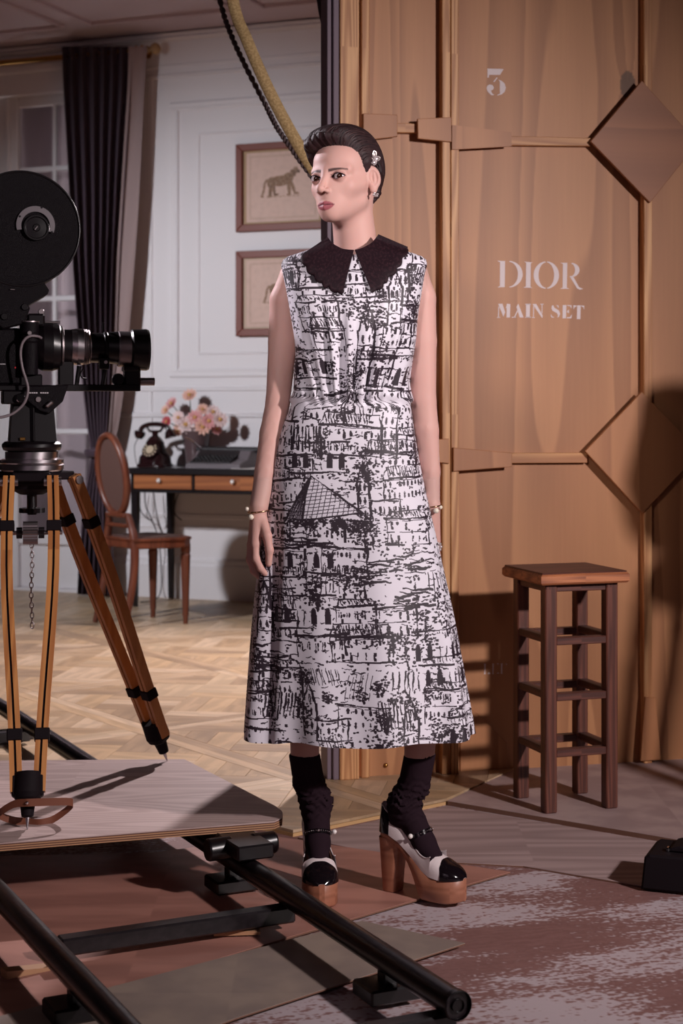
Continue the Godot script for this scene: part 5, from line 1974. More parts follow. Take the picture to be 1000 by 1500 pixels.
# ---------- unseen studio lamps, out of view, each placed at its light ----------
func build_lamps():
	var glow := mat(rgb(255, 246, 240), 0.4)
	glow.emission_enabled = true
	glow.emission = Color(1.0, 0.95, 0.92)
	glow.emission_energy_multiplier = 1.5
	var lamp := func(at_: Vector3, to: Vector3, r: float, label: String):
		var dir := (to - at_).normalized()
		var t := thing("unseen_studio_lamp", label, "lamp", Vector3(at_.x - dir.x * 0.14, 0.0, at_.z - dir.z * 0.14), "unseen studio lamps round the set")
		var c := Vector3(0, at_.y - dir.y * 0.14, 0)
		var x := dir.cross(Vector3.UP).normalized()
		var b := Basis(x, dir, x.cross(dir))
		var g := Geo.new()
		g.lathe([[0.0, -0.16], [r * 0.8, -0.16], [r, -0.1], [r, 0.06], [r * 1.12, 0.1], [r * 1.06, 0.1], [r * 0.94, 0.07]], Transform3D(b, c), 24)
		part(g, "housing", M.black_matt, t)
		var l := Geo.new()
		l.lathe([[r * 0.94, 0.06], [r * 0.7, 0.075], [0.0, 0.085]], Transform3D(b, c), 24, false)
		part(l, "lens", glow, t)
		var y := Geo.new()
		y.tube([c + x * r * 1.15, c + x * r * 1.15 + Vector3(0, -r * 1.4, 0), c - x * r * 1.15 + Vector3(0, -r * 1.4, 0), c - x * r * 1.15], 0.012, 8)
		part(y, "yoke", M.dull_steel, t)
		var top := c.y - r * 1.4
		var s := Geo.new()
		s.tube([Vector3(0, 0.25, 0), Vector3(0, top * 0.55, 0)], 0.02, 10)
		s.tube([Vector3(0, top * 0.5, 0), Vector3(0, top, 0)], 0.014, 10)
		part(s, "stand_pole", M.dull_steel, t)
		for k in 3:
			var a := TAU * k / 3.0 + 0.4
			var q := Geo.new()
			q.tube([Vector3(0, 0.55, 0), Vector3(cos(a) * 0.42, 0.012, sin(a) * 0.42)], 0.011, 8)
			part(q, "stand_leg", M.dull_steel, t)
	lamp.call(Vector3(2.75, 2.2, -1.25), Vector3(0.1, 0.95, -4.1), 0.13, "unseen black studio lamp on a stand, lighting the dress from the stool's side")
	lamp.call(Vector3(0.66, 3.0, -7.7), Vector3(-0.85, 0.0, -6.1), 0.12, "unseen black studio lamp on a tall stand behind the wide flat")
	lamp.call(Vector3(-2.75, 2.35, -6.1), Vector3(-0.8, 1.15, -9.4), 0.12, "unseen black studio lamp on a stand, turned to the panelled set wall")
	lamp.call(Vector3(-2.5, 2.9, -5.3), Vector3(0.0, 1.3, -3.8), 0.1, "unseen black studio lamp on a stand beyond the tripod, turned to the person")
	lamp.call(Vector3(-1.0, 2.45, -0.2), Vector3(-0.02, 1.45, -3.8), 0.24, "large unseen black studio lamp on a high stand facing the person's face")

# ---------- surface nets ----------
class Net:
	var vs := PackedVector3Array()
	var cs := PackedColorArray()
	var ix := PackedInt32Array()
	# mesh the zero surface of F between LO and HI with cells of H; MIRROR: F is the same for -x
	func add(f: Callable, lo: Vector3, hi: Vector3, h: float, xf := Transform3D.IDENTITY, paint = null, mirror := false):
		var B := 4
		var nb := Vector3i(((hi - lo) / (h * B)).ceil())
		if mirror:
			lo.x = -nb.x * B * h / 2.0
		var nx := nb.x * B + 1
		var ny := nb.y * B + 1
		var nz := nb.z * B + 1
		var vals := PackedFloat32Array()
		vals.resize(nx * ny * nz)
		vals.fill(1e9)
		var ids := PackedInt32Array()
		ids.resize(nx * ny * nz)
		ids.fill(-1)
		var reach := h * B * 0.95 + h
		var blocks := []
		for bz in nb.z:
			for by in nb.y:
				for bx in nb.x:
					var c := lo + Vector3(bx + 0.5, by + 0.5, bz + 0.5) * h * B
					if absf(f.call(c)) < reach:
						blocks.append(Vector3i(bx, by, bz) * B)
		for b in blocks:
			for k in B + 1:
				for j in B + 1:
					for i in B + 1:
						var o: int = (b.x + i) + nx * ((b.y + j) + ny * (b.z + k))
						if vals[o] == 1e9:
							if mirror:
								var m: int = (nx - 1 - b.x - i) + nx * ((b.y + j) + ny * (b.z + k))
								if vals[m] != 1e9:
									vals[o] = vals[m]
									continue
							vals[o] = f.call(lo + Vector3(b.x + i, b.y + j, b.z + k) * h)
		var first := vs.size()
		var own := PackedVector3Array()
		var sx := 1
		var sy := nx
		var sz := nx * ny
		var corner := [0, sx, sy, sx + sy, sz, sx + sz, sy + sz, sx + sy + sz]
		var cells := PackedInt32Array()
		for b in blocks:
			for k in B:
				for j in B:
					for i in B:
						var o: int = (b.x + i) + nx * ((b.y + j) + ny * (b.z + k))
						var m := 0
						for c in 8:
							if vals[o + corner[c]] < 0.0:
								m += 1
						if m == 0 or m == 8:
							continue
						var sum := Vector3.ZERO
						var n := 0
						for e in [[0, 1], [2, 3], [4, 5], [6, 7], [0, 2], [1, 3], [4, 6], [5, 7], [0, 4], [1, 5], [2, 6], [3, 7]]:
							var va := vals[o + corner[e[0]]]
							var vb := vals[o + corner[e[1]]]
							if (va < 0.0) != (vb < 0.0):
								var t := va / (va - vb)
								var pa := Vector3(e[0] & 1, (e[0] >> 1) & 1, e[0] >> 2)
								var pb := Vector3(e[1] & 1, (e[1] >> 1) & 1, e[1] >> 2)
								sum += pa.lerp(pb, t)
								n += 1
						ids[o] = first + own.size()
						own.append(lo + (Vector3(b.x + i, b.y + j, b.z + k) + sum / n) * h)
						cells.append(o)
		for o in cells:
			for ax in 3:
				var s1: int = [sx, sy, sz][ax]
				var s2: int = [sy, sz, sx][ax]
				var s3: int = [sz, sx, sy][ax]
				var a := vals[o]
				var b := vals[o + s1]
				if (a < 0.0) == (b < 0.0) or o - s2 - s3 < 0:
					continue
				var q0 := ids[o]
				var q1 := ids[o - s2]
				var q2 := ids[o - s2 - s3]
				var q3 := ids[o - s3]
				if q0 < 0 or q1 < 0 or q2 < 0 or q3 < 0:
					continue
				if a < 0.0:
					ix.append_array([q0, q1, q2, q0, q2, q3])
				else:
					ix.append_array([q0, q2, q1, q0, q3, q2])
		for p in own:
			vs.append(xf * p)
			cs.append(paint.call(p) if paint != null else Color.WHITE)
	func mesh(off := Vector3.ZERO) -> ArrayMesh:
		var ns := PackedVector3Array()
		ns.resize(vs.size())
		for i in range(0, ix.size(), 3):
			var n := (vs[ix[i + 2]] - vs[ix[i]]).cross(vs[ix[i + 1]] - vs[ix[i]])
			for k in 3:
				ns[ix[i + k]] += n
		for i in ns.size():
			ns[i] = ns[i].normalized()
			vs[i] -= off
		var ar := []
		ar.resize(Mesh.ARRAY_MAX)
		ar[Mesh.ARRAY_VERTEX] = vs
		ar[Mesh.ARRAY_NORMAL] = ns
		ar[Mesh.ARRAY_COLOR] = cs
		ar[Mesh.ARRAY_INDEX] = ix
		var m := ArrayMesh.new()
		m.add_surface_from_arrays(Mesh.PRIMITIVE_TRIANGLES, ar)
		return m

class Bones:
	var a := PackedVector3Array()
	var ba := PackedVector3Array()
	var il := PackedFloat32Array()
	var ra := PackedFloat32Array()
	var rb := PackedFloat32Array()
	var first := PackedByteArray()
	var k := 0.02
	var kj := 0.005
	func _init(blend: float, joint := 0.005):
		k = blend
		kj = joint
	func add(p: Vector3, q: Vector3, r0: float, r1: float, start := true):
		first.append(1 if start else 0)
		a.append(p)
		ba.append(q - p)
		il.append(1.0 / maxf((q - p).length_squared(), 1e-9))
		ra.append(r0)
		rb.append(r1)
	func chain(pts: Array, rs: Array):
		for i in pts.size() - 1:
			add(pts[i], pts[i + 1], rs[i], rs[i + 1], i == 0)
	func d(p: Vector3) -> float:
		var out := 1e3
		var part := 1e3
		for i in a.size():
			if first[i]:
				var g := k - absf(out - part)
				out = minf(out, part)
				if g > 0.0:
					out -= g * g / (4.0 * k)
				part = 1e3
			var pa := p - a[i]
			var t := clampf(pa.dot(ba[i]) * il[i], 0.0, 1.0)
			var e := (pa - ba[i] * t).length() - lerpf(ra[i], rb[i], t)
			var h := kj - absf(part - e)
			part = minf(part, e)
			if h > 0.0:
				part -= h * h / (4.0 * kj)
		var g := k - absf(out - part)
		out = minf(out, part)
		if g > 0.0:
			out -= g * g / (4.0 * k)
		return out

static func smin(a: float, b: float, k: float) -> float:
	var h := maxf(k - absf(a - b), 0.0)
	return minf(a, b) - h * h / (4.0 * k)

static func smax(a: float, b: float, k: float) -> float:
	return -smin(-a, -b, k)

static func ell(p: Vector3, r: Vector3) -> float:
	var k0 := (p / r).length()
	var k1 := (p / (r * r)).length()
	return k0 * (k0 - 1.0) / maxf(k1, 1e-6)

static func cap(p: Vector3, a: Vector3, b: Vector3, r0: float, r1: float) -> float:
	var pa := p - a
	var ba := b - a
	var t := clampf(pa.dot(ba) / ba.length_squared(), 0.0, 1.0)
	return (pa - ba * t).length() - lerpf(r0, r1, t)

# ---------- the person ----------
const PD := 3.8
var who: Node3D
var base_at := Vector3(0.03, 0.005, -3.8)
var head_xf := Transform3D.IDENTITY
var skin_m: StandardMaterial3D

func bp(px: float, py: float, dz := 0.0) -> Vector3:
	return P(px, py, PD - dz)

const EYE_C := Vector3(0.0315, 0.0, 0.0725)

# her head, x to her left, y up from the eye line, z out of the face; the same on both sides
func head_sdf(q: Vector3) -> float:
	var p := Vector3(absf(q.x), q.y, q.z)
	var d := ell(p - Vector3(0, 0.024, -0.018), Vector3(0.0680, 0.086, 0.094))
	# neck
	d = smin(d, cap(p, Vector3(0, -0.05, -0.022), Vector3(0.0, -0.215, -0.048), 0.047, 0.053), 0.03)
	if d > 0.09:
		return d - 0.02
	d = smin(d, ell(p - Vector3(0, -0.028, 0.028), Vector3(0.0515, 0.074, 0.064)), 0.02)
	d = smin(d, cap(p, Vector3(0.0400, -0.050, 0.004), Vector3(0.0095, -0.0845, 0.066), 0.0115, 0.0110), 0.02)
	d = smin(d, cap(p, Vector3(0.0415, -0.020, 0.05), Vector3(0.050, -0.014, 0.02), 0.0150, 0.010), 0.022)
	d = smin(d, (p - Vector3(0, -0.0815, 0.0705)).length() - 0.0140, 0.018)
	# forehead and brow
	d = smin(d, ell(p - Vector3(0, 0.042, 0.03), Vector3(0.056, 0.04, 0.052)), 0.02)
	d = smin(d, cap(p, Vector3(0.0, 0.014, 0.0775), Vector3(0.044, 0.0165, 0.060), 0.0085, 0.008), 0.016)
	# eye sockets
	d = smax(d, -((p - Vector3(0.031, -0.001, 0.1045)).length() - 0.0205), 0.014)
	# nose
	d = smin(d, cap(p, Vector3(0, 0.006, 0.083), Vector3(0, -0.0275, 0.1055), 0.0062, 0.0078), 0.009)
	d = smin(d, (p - Vector3(0, -0.0305, 0.1060)).length() - 0.0082, 0.006)
	d = smin(d, ell(p - Vector3(0.0108, -0.0335, 0.0945), Vector3(0.0062, 0.0058, 0.0085)), 0.005)
	d = smax(d, -ell(p - Vector3(0.0058, -0.0395, 0.1005), Vector3(0.0026, 0.0034, 0.0042)), 0.002)
	# mouth: a soft mound, two lips, the line between
	d = smin(d, ell(p - Vector3(0, -0.062, 0.062), Vector3(0.030, 0.026, 0.0285)), 0.016)
	d = smin(d, cap(p, Vector3(0.0, -0.0588, 0.0916), Vector3(0.0205, -0.0635, 0.0822), 0.0042, 0.0022), 0.004)
	d = smin(d, cap(p, Vector3(0.0, -0.0698, 0.0900), Vector3(0.0170, -0.0665, 0.0832), 0.0060, 0.0028), 0.004)
	d = smax(d, -cap(p, Vector3(0, -0.0640, 0.0960), Vector3(0.0215, -0.0643, 0.0835), 0.0008, 0.0007), 0.002)
	d = smax(d, -cap(p, Vector3(0, -0.046, 0.0985), Vector3(0, -0.053, 0.0975), 0.0035, 0.0032), 0.004)
	# lids over the eyeball, cut open between them
	var e := p - EYE_C
	if e.length() < 0.03:
		d = smin(d, e.length() - 0.0143, 0.004)
		var u := (e.x + 0.0005) / 0.0160
		var half := 0.0061 * (1.0 - u * u)
		var mid := 0.0002 + 0.05 * e.x
		var slit := maxf(absf(e.y - mid) - half, 0.002 - e.z)
		d = smax(d, -slit, 0.0012)
	# ear
	if p.x > 0.05 and absf(p.y) < 0.05:
		var r := p - Vector3(0.0695, -0.001, -0.010)
		r = Basis(Vector3.UP, deg_to_rad(38)) * r
		r = Basis(Vector3.RIGHT, deg_to_rad(-12)) * r
		var ear := ell(r - Vector3(0.002, 0.004, 0), Vector3(0.0078, 0.0265, 0.0180))
		ear = smin(ear, ell(r - Vector3(0.001, -0.022, 0.005), Vector3(0.006, 0.011, 0.009)), 0.006)
		ear = smax(ear, -ell(r - Vector3(0.0098, 0.003, 0.001), Vector3(0.0085, 0.0185, 0.0110)), 0.002)
		ear = smin(ear, cap(r, Vector3(0.003, 0.014, -0.003), Vector3(0.003, -0.010, 0.0), 0.0026, 0.0024), 0.003)
		d = smin(d, ear, 0.005)
	return d

func head_paint(p: Vector3) -> Color:
	var skin := lin(208, 163, 152)
	var q := Vector3(absf(p.x), p.y, p.z)
	var c := skin
	if p.z > 0.07 and p.y < -0.05 and p.y > -0.08:
		var u := q.x / 0.0228
		if u < 1.0:
			var k := 1.0 - u * u
			var yu := -0.0642 + 0.0090 * pow(k, 0.8) * (1.0 - 0.16 * exp(-(q.x / 0.0035) * (q.x / 0.0035)))
			var yl := -0.0642 - 0.0132 * pow(k, 0.7)
			var t := clampf(minf(yu - p.y, p.y - yl) / 0.0012 + 0.4, 0.0, 1.0)
			c = c.lerp(lin(158, 76, 88), t * 0.9)
			if absf(p.y + 0.0642) < 0.0013:
				c = c.lerp(lin(80, 28, 38), 0.8)  # shade in the parting of the lips, painted into the colour
	var e := q - EYE_C
	if e.length() < 0.022 and e.z > 0.0:
		var u := (e.x + 0.0005) / 0.0160
		var half := 0.0061 * (1.0 - u * u)
		var dd := absf(e.y - 0.05 * e.x) - half
		if absf(u) < 1.25:
			# painted lids
			c = c.lerp(lin(146, 92, 92), clampf(1.0 - maxf(dd, 0.0) / 0.006, 0.0, 1.0) * 0.75)
			if dd < 0.0014:
				c = c.lerp(lin(52, 26, 30), 0.85 if e.y > 0 else 0.55)
	if p.z > 0.05 and p.y > 0.0 and p.y < 0.03:
		# eyebrow hair
		var by := 0.0135 + 0.0028 * sin(clampf((q.x - 0.010) / 0.04, 0, 1) * 2.7)
		var bw := lerpf(0.0032, 0.0010, clampf((q.x - 0.012) / 0.036, 0, 1))
		if q.x > 0.0095 and q.x < 0.0505:
			var t := clampf((bw + 0.0012 - absf(p.y - by)) / 0.0016, 0.0, 1.0)
			c = c.lerp(lin(52, 30, 30), t * 0.92)
	return c

const HAIRLINE := [[0, 0.059], [25, 0.0585], [45, 0.052], [60, 0.037], [70, 0.019], [78, 0.003], [84, 0.002], [90, 0.016], [97, 0.026], [108, 0.016], [116, -0.012], [124, -0.045], [150, -0.074], [180, -0.078]]

func hair_edge(p: Vector3) -> float:
	var az := rad_to_deg(atan2(absf(p.x), p.z + 0.0))
	return table(HAIRLINE, az)

func hair_base(p: Vector3) -> float:
	var d := ell(p - Vector3(0, 0.030, -0.018), Vector3(0.0755, 0.102, 0.0955))
	# the lifted front, combed up and to her right
	d = smin(d, ell(p - Vector3(-0.010, 0.096, 0.030), Vector3(0.058, 0.030, 0.056)), 0.02)
	d = smin(d, ell(p - Vector3(-0.044, 0.080, 0.046), Vector3(0.030, 0.024, 0.040)), 0.014)
	d = smin(d, ell(p - Vector3(-0.061, 0.050, 0.036), Vector3(0.016, 0.034, 0.030)), 0.012)
	d = smin(d, cap(p, Vector3(0.05, -0.03, -0.045), Vector3(0.047, -0.078, -0.036), 0.016, 0.005), 0.012)
	d = smin(d, cap(p, Vector3(-0.05, -0.03, -0.045), Vector3(-0.047, -0.078, -0.036), 0.016, 0.005), 0.012)
	# thin where it leaves the skin
	var s := smoothstep(0.0, 0.03, p.y - hair_edge(p))
	return d + (1.0 - s) * 0.008

func hair_sdf(p: Vector3) -> float:
	var d := hair_base(p)
	if d < 0.02 and d > -0.02:
		var b := atan2(p.x, p.y + 0.06) + p.z * 1.6
		d -= 0.0010 * sin(b * 58.0 + sin(p.z * 60.0) * 1.2) + 0.0007 * sin(b * 131.0 + p.z * 90.0)
	return smax(d, (hair_edge(p) - p.y) * 0.75 + 0.0012 * sin(p.x * 900.0) * sin(p.z * 700.0), 0.003)

# the dress: for each pixel row the outline, its front and its back
const DRESS := [
	[350, 485, 551, 0.020, -0.095], [357, 472, 565, 0.032, -0.095], [364, 458, 580, 0.044, -0.095], [371, 438, 603, 0.052, -0.095], [378, 418, 621, 0.058, -0.094], [388, 412, 625, 0.070, -0.097], [400, 414, 622, 0.080, -0.10], [430, 420, 617, 0.098, -0.10],
	[470, 427, 611, 0.110, -0.10], [510, 432, 607, 0.106, -0.095], [555, 431, 601, 0.090, -0.088], [585, 428, 601, 0.082, -0.088], [640, 409, 608, 0.092, -0.112], [700, 396, 619, 0.102, -0.132],
	[800, 381, 641, 0.118, -0.15], [900, 369, 662, 0.132, -0.165], [1000, 361, 679, 0.146, -0.178], [1074, 356, 691, 0.158, -0.19]]

func dress_n(py: float) -> float:
	return lerpf(2.9, 2.25, clampf((py - 420.0) / 180.0, 0.0, 1.0))

# displacement of the cloth, in metres outwards, at a pixel place of the front or back
func dress_fold(px: float, py: float, ang: float, front: bool) -> float:
	var out := 0.0
	if py < 600.0 and front:
		var q := (px - 512.0) / (1.0 + maxf(585.0 - py, 0.0) / 200.0)
		var env := clampf((py - 425.0) / 130.0, 0.0, 1.0)
		if py > 584.0:
			env *= clampf((596.0 - py) / 12.0, 0.0, 1.0)
		out += 0.0115 * env * (cos(TAU * q / 16.0 + 0.6) + 0.4 * cos(TAU * q / 9.3)) * exp(-(q / 42.0) * (q / 42.0))
		# side darts towards the waist
		out += 0.003 * env * cos(TAU * q / 26.0 + py * 0.03) * (1.0 - exp(-(q / 60.0) * (q / 60.0)))
		# the pleat down the middle
		var c := (px - 523.0 + (py - 370.0) * 0.06) / 7.0
		if py > 366.0:
			out += 0.006 * exp(-c * c) * clampf((py - 366.0) / 25.0, 0, 1) * clampf((560.0 - py) / 100.0, 0, 1)
	# cloth bloused over the waist seam
	var seam := 579.0 + 0.0011 * (px - 512.0) * (px - 512.0)
	var k := (py - seam) / 9.0
	out += (0.007 * exp(-k * k) if py < seam else 0.007 * exp(-k * k * 14.0) - 0.001 * exp(-k * k))
	# the skirt falls in soft flutes
	var s := clampf((py - 640.0) / 430.0, 0.0, 1.0)
	out += s * s * (0.010 * sin(ang * 5.0 + 0.7) + 0.007 * sin(ang * 9.0 + 2.0 + py * 0.0012) + 0.004 * sin(ang * 14.0 + 1.0))
	if front and py > 700.0:
		# one deeper fold on her right hip
		var f := (px - lerpf(408.0, 392.0, (py - 700.0) / 370.0)) / 9.0
		out -= 0.012 * exp(-f * f) * clampf((py - 700.0) / 120.0, 0.0, 1.0)
	return out

func dress_front(px: float, py: float) -> float:
	# how far the front of the dress lies before the plane of the figure, without folds
	var l := stable(DRESS, py, 1)
	var r := stable(DRESS, py, 2)
	var u := clampf(absf(px - (l + r) / 2) / ((r - l) / 2), 0.0, 1.0)
	var n := dress_n(py)
	return stable(DRESS, py, 3) * pow(maxf(1.0 - pow(u, n), 0.0), 1.0 / n)

func build_person():
	who = thing("person", "person in a printed sleeveless midi dress, black lace collar, socks and platform shoes", "person", base_at)
	skin_m = mat(Color.WHITE, 0.56)
	skin_m.metallic_specular = 0.4
	skin_m.vertex_color_use_as_albedo = true
	skin_m.subsurf_scatter_enabled = true
	skin_m.subsurf_scatter_strength = 0.12
	# head: turned to her right
	var yaw := deg_to_rad(-33.0)
	var eye_mid := bp(506.0, 260.2, 0.06)
	head_xf = Transform3D(Basis(Vector3.UP, yaw) * Basis(Vector3.BACK, deg_to_rad(1.5)), Vector3(bp(506.0, 260.2).x, eye_mid.y, -PD))
	var net := Net.new()
	net.add(head_sdf, Vector3(-0.10, -0.215, -0.125), Vector3(0.10, 0.125, 0.125), 0.0019, head_xf, head_paint, true)
	build_body(net)
	var body := part(net.mesh(base_at), "body", skin_m, who)
	build_face(body)
	build_hair()
	build_dress()
	build_collar()
	build_feet()
	build_jewels()

func build_body(net: Net):
	var skin := lin(208, 163, 152)
	var b := Bones.new(0.03)
	b.chain([bp(470, 404, -0.03), bp(433, 406, -0.032), bp(417, 440, -0.036), bp(414, 500, -0.036), bp(407, 588, -0.018), bp(398, 635, -0.002), bp(388, 692, 0.024), bp(379, 742, 0.046)], [0.042, 0.038, 0.0355, 0.034, 0.0285, 0.0285, 0.0245, 0.0205])
	b.chain([bp(560, 400, -0.03), bp(602, 400, -0.032), bp(616, 436, -0.036), bp(618, 500, -0.036), bp(620, 588, -0.03), bp(624, 630, -0.026), bp(630, 690, -0.02), bp(632, 740, -0.016)], [0.042, 0.038, 0.0355, 0.034, 0.0300, 0.0295, 0.0235, 0.0195])
	b.chain([bp(519, 388, -0.035), bp(516, 410, -0.02), bp(516, 560, -0.005), bp(510, 640, -0.02)], [0.048, 0.06, 0.066, 0.08])
	b.chain([bp(480, 660, -0.02), bp(462, 900, 0.01), bp(447, 1050, -0.03), bp(446, 1110, -0.045), P(459, 1178, 3.872)], [0.07, 0.05, 0.04, 0.0325, 0.028])
	b.chain([bp(550, 660, -0.02), bp(592, 900, 0.01), bp(616, 1050, -0.02), bp(614, 1110, -0.03), P(591, 1180, 3.845)], [0.07, 0.05, 0.042, 0.0345, 0.028])
	net.add(b.d, bp(370, 760) - Vector3(0.03, 0.56, 0.2), bp(660, 345) + Vector3(0.03, 0, 0.16), 0.0085, Transform3D.IDENTITY, func(_p): return skin)
	# her right hand, hanging open
	var h := Bones.new(0.0045)
	var nail := lin(208, 163, 152)
	h.chain([bp(386, 706, 0.030), bp(379, 742, 0.046)], [0.0235, 0.0212])
	h.add(bp(379, 742, 0.046), bp(374, 796, 0.060), 0.0195, 0.0125)
	h.add(bp(379, 745, 0.041), bp(370, 797, 0.042), 0.018, 0.0125)
	h.add(bp(380, 745, 0.032), bp(371, 795, 0.022), 0.017, 0.012)
	h.add(bp(380, 746, 0.026), bp(375, 791, 0.006), 0.015, 0.011)
	h.chain([bp(374, 798, 0.062), bp(374.5, 818, 0.066), bp(381, 832, 0.068), bp(388, 840, 0.065)], [0.0094, 0.0086, 0.0078, 0.0066])
	h.chain([bp(367.5, 799, 0.042), bp(366, 820, 0.046), bp(372, 837, 0.046), bp(380, 845, 0.040)], [0.0094, 0.0086, 0.0079, 0.0066])
	h.chain([bp(368, 797, 0.022), bp(368, 818, 0.024), bp(375, 833, 0.022), bp(383, 838, 0.016)], [0.009, 0.0082, 0.0075, 0.0063])
	h.chain([bp(373, 793, 0.004), bp(374, 810, 0.004), bp(380, 822, 0.001), bp(387, 827, -0.003)], [0.008, 0.0072, 0.0066, 0.0056])
	h.chain([bp(383, 757, 0.050), bp(391, 785, 0.070), bp(394.5, 806, 0.074), bp(393.5, 826, 0.072)], [0.0125, 0.0108, 0.0092, 0.0072])
	net.add(h.d, bp(350, 856) - Vector3(0, 0, 0.045), bp(410, 700) + Vector3(0, 0, 0.095), 0.0022, Transform3D.IDENTITY, func(_p): return nail)
	# her left hand, half behind the skirt
	var k := Bones.new(0.0045)
	k.chain([bp(630, 704, -0.019), bp(632, 740, -0.016)], [0.0222, 0.0196])
	k.add(bp(632, 740, -0.014), bp(630, 792, -0.03), 0.0185, 0.0125)
	k.add(bp(633, 742, -0.02), bp(637, 794, -0.045), 0.018, 0.0125)
	k.add(bp(633, 742, -0.026), bp(638, 792, -0.062), 0.017, 0.0118)
	k.add(bp(632, 744, -0.03), bp(635, 786, -0.078), 0.0145, 0.0108)
	k.chain([bp(630, 794, -0.032), bp(632, 816, -0.034), bp(628, 832, -0.038), bp(622, 840, -0.044)], [0.0094, 0.0086, 0.0078, 0.0066])
	k.chain([bp(637, 797, -0.046), bp(639, 818, -0.048), bp(634, 834, -0.054), bp(627, 841, -0.06)], [0.0094, 0.0086, 0.0078, 0.0066])
	k.chain([bp(638, 794, -0.064), bp(640, 814, -0.066), bp(635, 829, -0.072), bp(628, 835, -0.078)], [0.009, 0.0082, 0.0075, 0.0063])
	k.chain([bp(635, 788, -0.08), bp(637, 804, -0.083), bp(633, 816, -0.088), bp(627, 821, -0.093)], [0.008, 0.0072, 0.0066, 0.0056])
	k.chain([bp(627, 756, -0.012), bp(620, 782, -0.012), bp(617, 803, -0.016), bp(618, 820, -0.022)], [0.0125, 0.0108, 0.0092, 0.0072])
	net.add(k.d, bp(600, 856) - Vector3(0, 0, 0.12), bp(658, 698) + Vector3(0, 0, 0.02), 0.0024, Transform3D.IDENTITY, func(_p): return nail)

func face_z(x: float, y: float) -> float:
	# the skin in front of a place of the face
	var z := 0.13
	for i in 60:
		var d := head_sdf(Vector3(x, y, z))
		if d < 0.0002:
			break
		z -= maxf(d * 0.7, 0.0002)
	return z

func build_face(body: Node3D):
	# eyeballs turned to the lens
	var white := mat(Color.WHITE, 0.08)
	white.vertex_color_use_as_albedo = true
	var inv := head_xf.affine_inverse()
	for s in [-1, 1]:
		var c := Vector3(EYE_C.x * s, EYE_C.y, EYE_C.z)
		var to: Vector3 = (inv * Vector3(0.0, EYE + 0.05, 0.0) - c).normalized()
		to = (to + Vector3(0, 0, 0.15)).normalized()
		var bx := to.cross(Vector3.UP).normalized()
		var bs := Basis(bx, to, bx.cross(to))
		var g := Geo.new(base_at)
		var r := 0.0128
		var last := []
		for i in 25:
			var th := PI * i / 24.0
			var ring := []
			for k in 24:
				var a := TAU * k / 24
				ring.append(head_xf * (c + bs * Vector3(sin(th) * cos(a), cos(th), sin(th) * sin(a)) * r))
			if i > 0:
				g.tint = lin(20, 12, 14) if th < 0.2 else lin(62, 36, 28) if th < 0.46 else lin(34, 20, 20) if th < 0.55 else lin(206, 190, 192)
				g.grid([last, ring], true)
			last = ring
		part(g, "eye", white, body)
		# upper lashes
		var lash := Geo.new(base_at)
		var pts := []
		for i in 13:
			var u := lerpf(-0.98, 1.05, i / 12.0)
			var e := Vector3(u * 0.0157, 0.0062 * (1.0 - u * u) + 0.05 * u * 0.015, 0)
			e.z = sqrt(maxf(0.0147 * 0.0147 - e.x * e.x - e.y * e.y, 0.0)) + 0.0004
			var w := c + Vector3(e.x * s, e.y, e.z)
			w.z = maxf(w.z, face_z(w.x, w.y + 0.001) + 0.0002)
			pts.append(head_xf * w)
		lash.tube(pts, [0.0004, 0.0008, 0.0009, 0.001, 0.001, 0.001, 0.001, 0.001, 0.001, 0.0011, 0.0011, 0.0009, 0.0004], 5)
		part(lash, "eyelashes", M.black_matt, body)

func build_hair():
	var net := Net.new()
	var tone := noise(3, 1.0, 2)
	var paint := func(p: Vector3) -> Color:
		var b := atan2(p.x, p.y + 0.06) + p.z * 1.6
		var t := 0.5 + 0.5 * tone.get_noise_2d(b * 60.0, p.z * 20.0)
		return lin(36, 21, 24).lerp(lin(54, 33, 34), t)
	net.add(hair_sdf, Vector3(-0.105, -0.085, -0.13), Vector3(0.105, 0.15, 0.125), 0.0026, head_xf, paint)
	var hm := mat(Color.WHITE, 0.6)
	hm.vertex_color_use_as_albedo = true
	hm.metallic_specular = 0.4
	var hair := part(net.mesh(base_at), "hair", hm, who)
	# combed locks over it, from the hairline to the back of the head
	var rng := RandomNumberGenerator.new()
	rng.seed = 12
	var locks := [Geo.new(base_at), Geo.new(base_at), Geo.new(base_at)]
	var c := Vector3(0, 0.02, -0.012)
	for i in 260:
		var be := lerpf(-1.35, 1.35, (i + rng.randf()) / 260.0)
		var pts := []
		var rs := []
		var n := 12
		var a0 := 1.75
		var sway := rng.randf_range(-0.06, 0.06)
		var started := false
		var ph := rng.randf() * TAU
		for k in n * 2:
			var al := lerpf(a0, -1.7, k / float(n * 2 - 1))
			var bb := be + 0.10 * sin(al * 2.0 + ph) * 0.4 + sway * (a0 - al)
			if al > 0.2:
				bb -= (al - 0.2) * 0.22   # swept back from her right
			bb = clampf(bb, -1.5, 1.5)
			var dir := Vector3(sin(bb), cos(bb) * cos(al), cos(bb) * sin(al))
			# walk out to the surface of the hair
			var r := 0.06
			for st in 14:
				var dd := hair_base(c + dir * r)
				r -= dd * 0.8
			var p := c + dir * (r + 0.0004)
			if p.y < hair_edge(p) + 0.003:
				if started:
					break
				continue
			started = true
			pts.append(head_xf * p)
			rs.append(0.0017)
		if pts.size() < 4:
			continue
		rs[0] = 0.0008
		rs[-1] = 0.0008
		rs[1] = 0.0013
		locks[rng.randi() % 3].tube(pts, rs, 5, true)
	var tones := [rgb(34, 20, 23), rgb(46, 28, 30), rgb(60, 38, 38)]
	for k in 3:
		var m := mat(tones[k], 0.56)
		m.metallic_specular = 0.45
		var o := part(locks[k], "hair_locks", m, hair)
		o.set_meta("kind", "stuff")

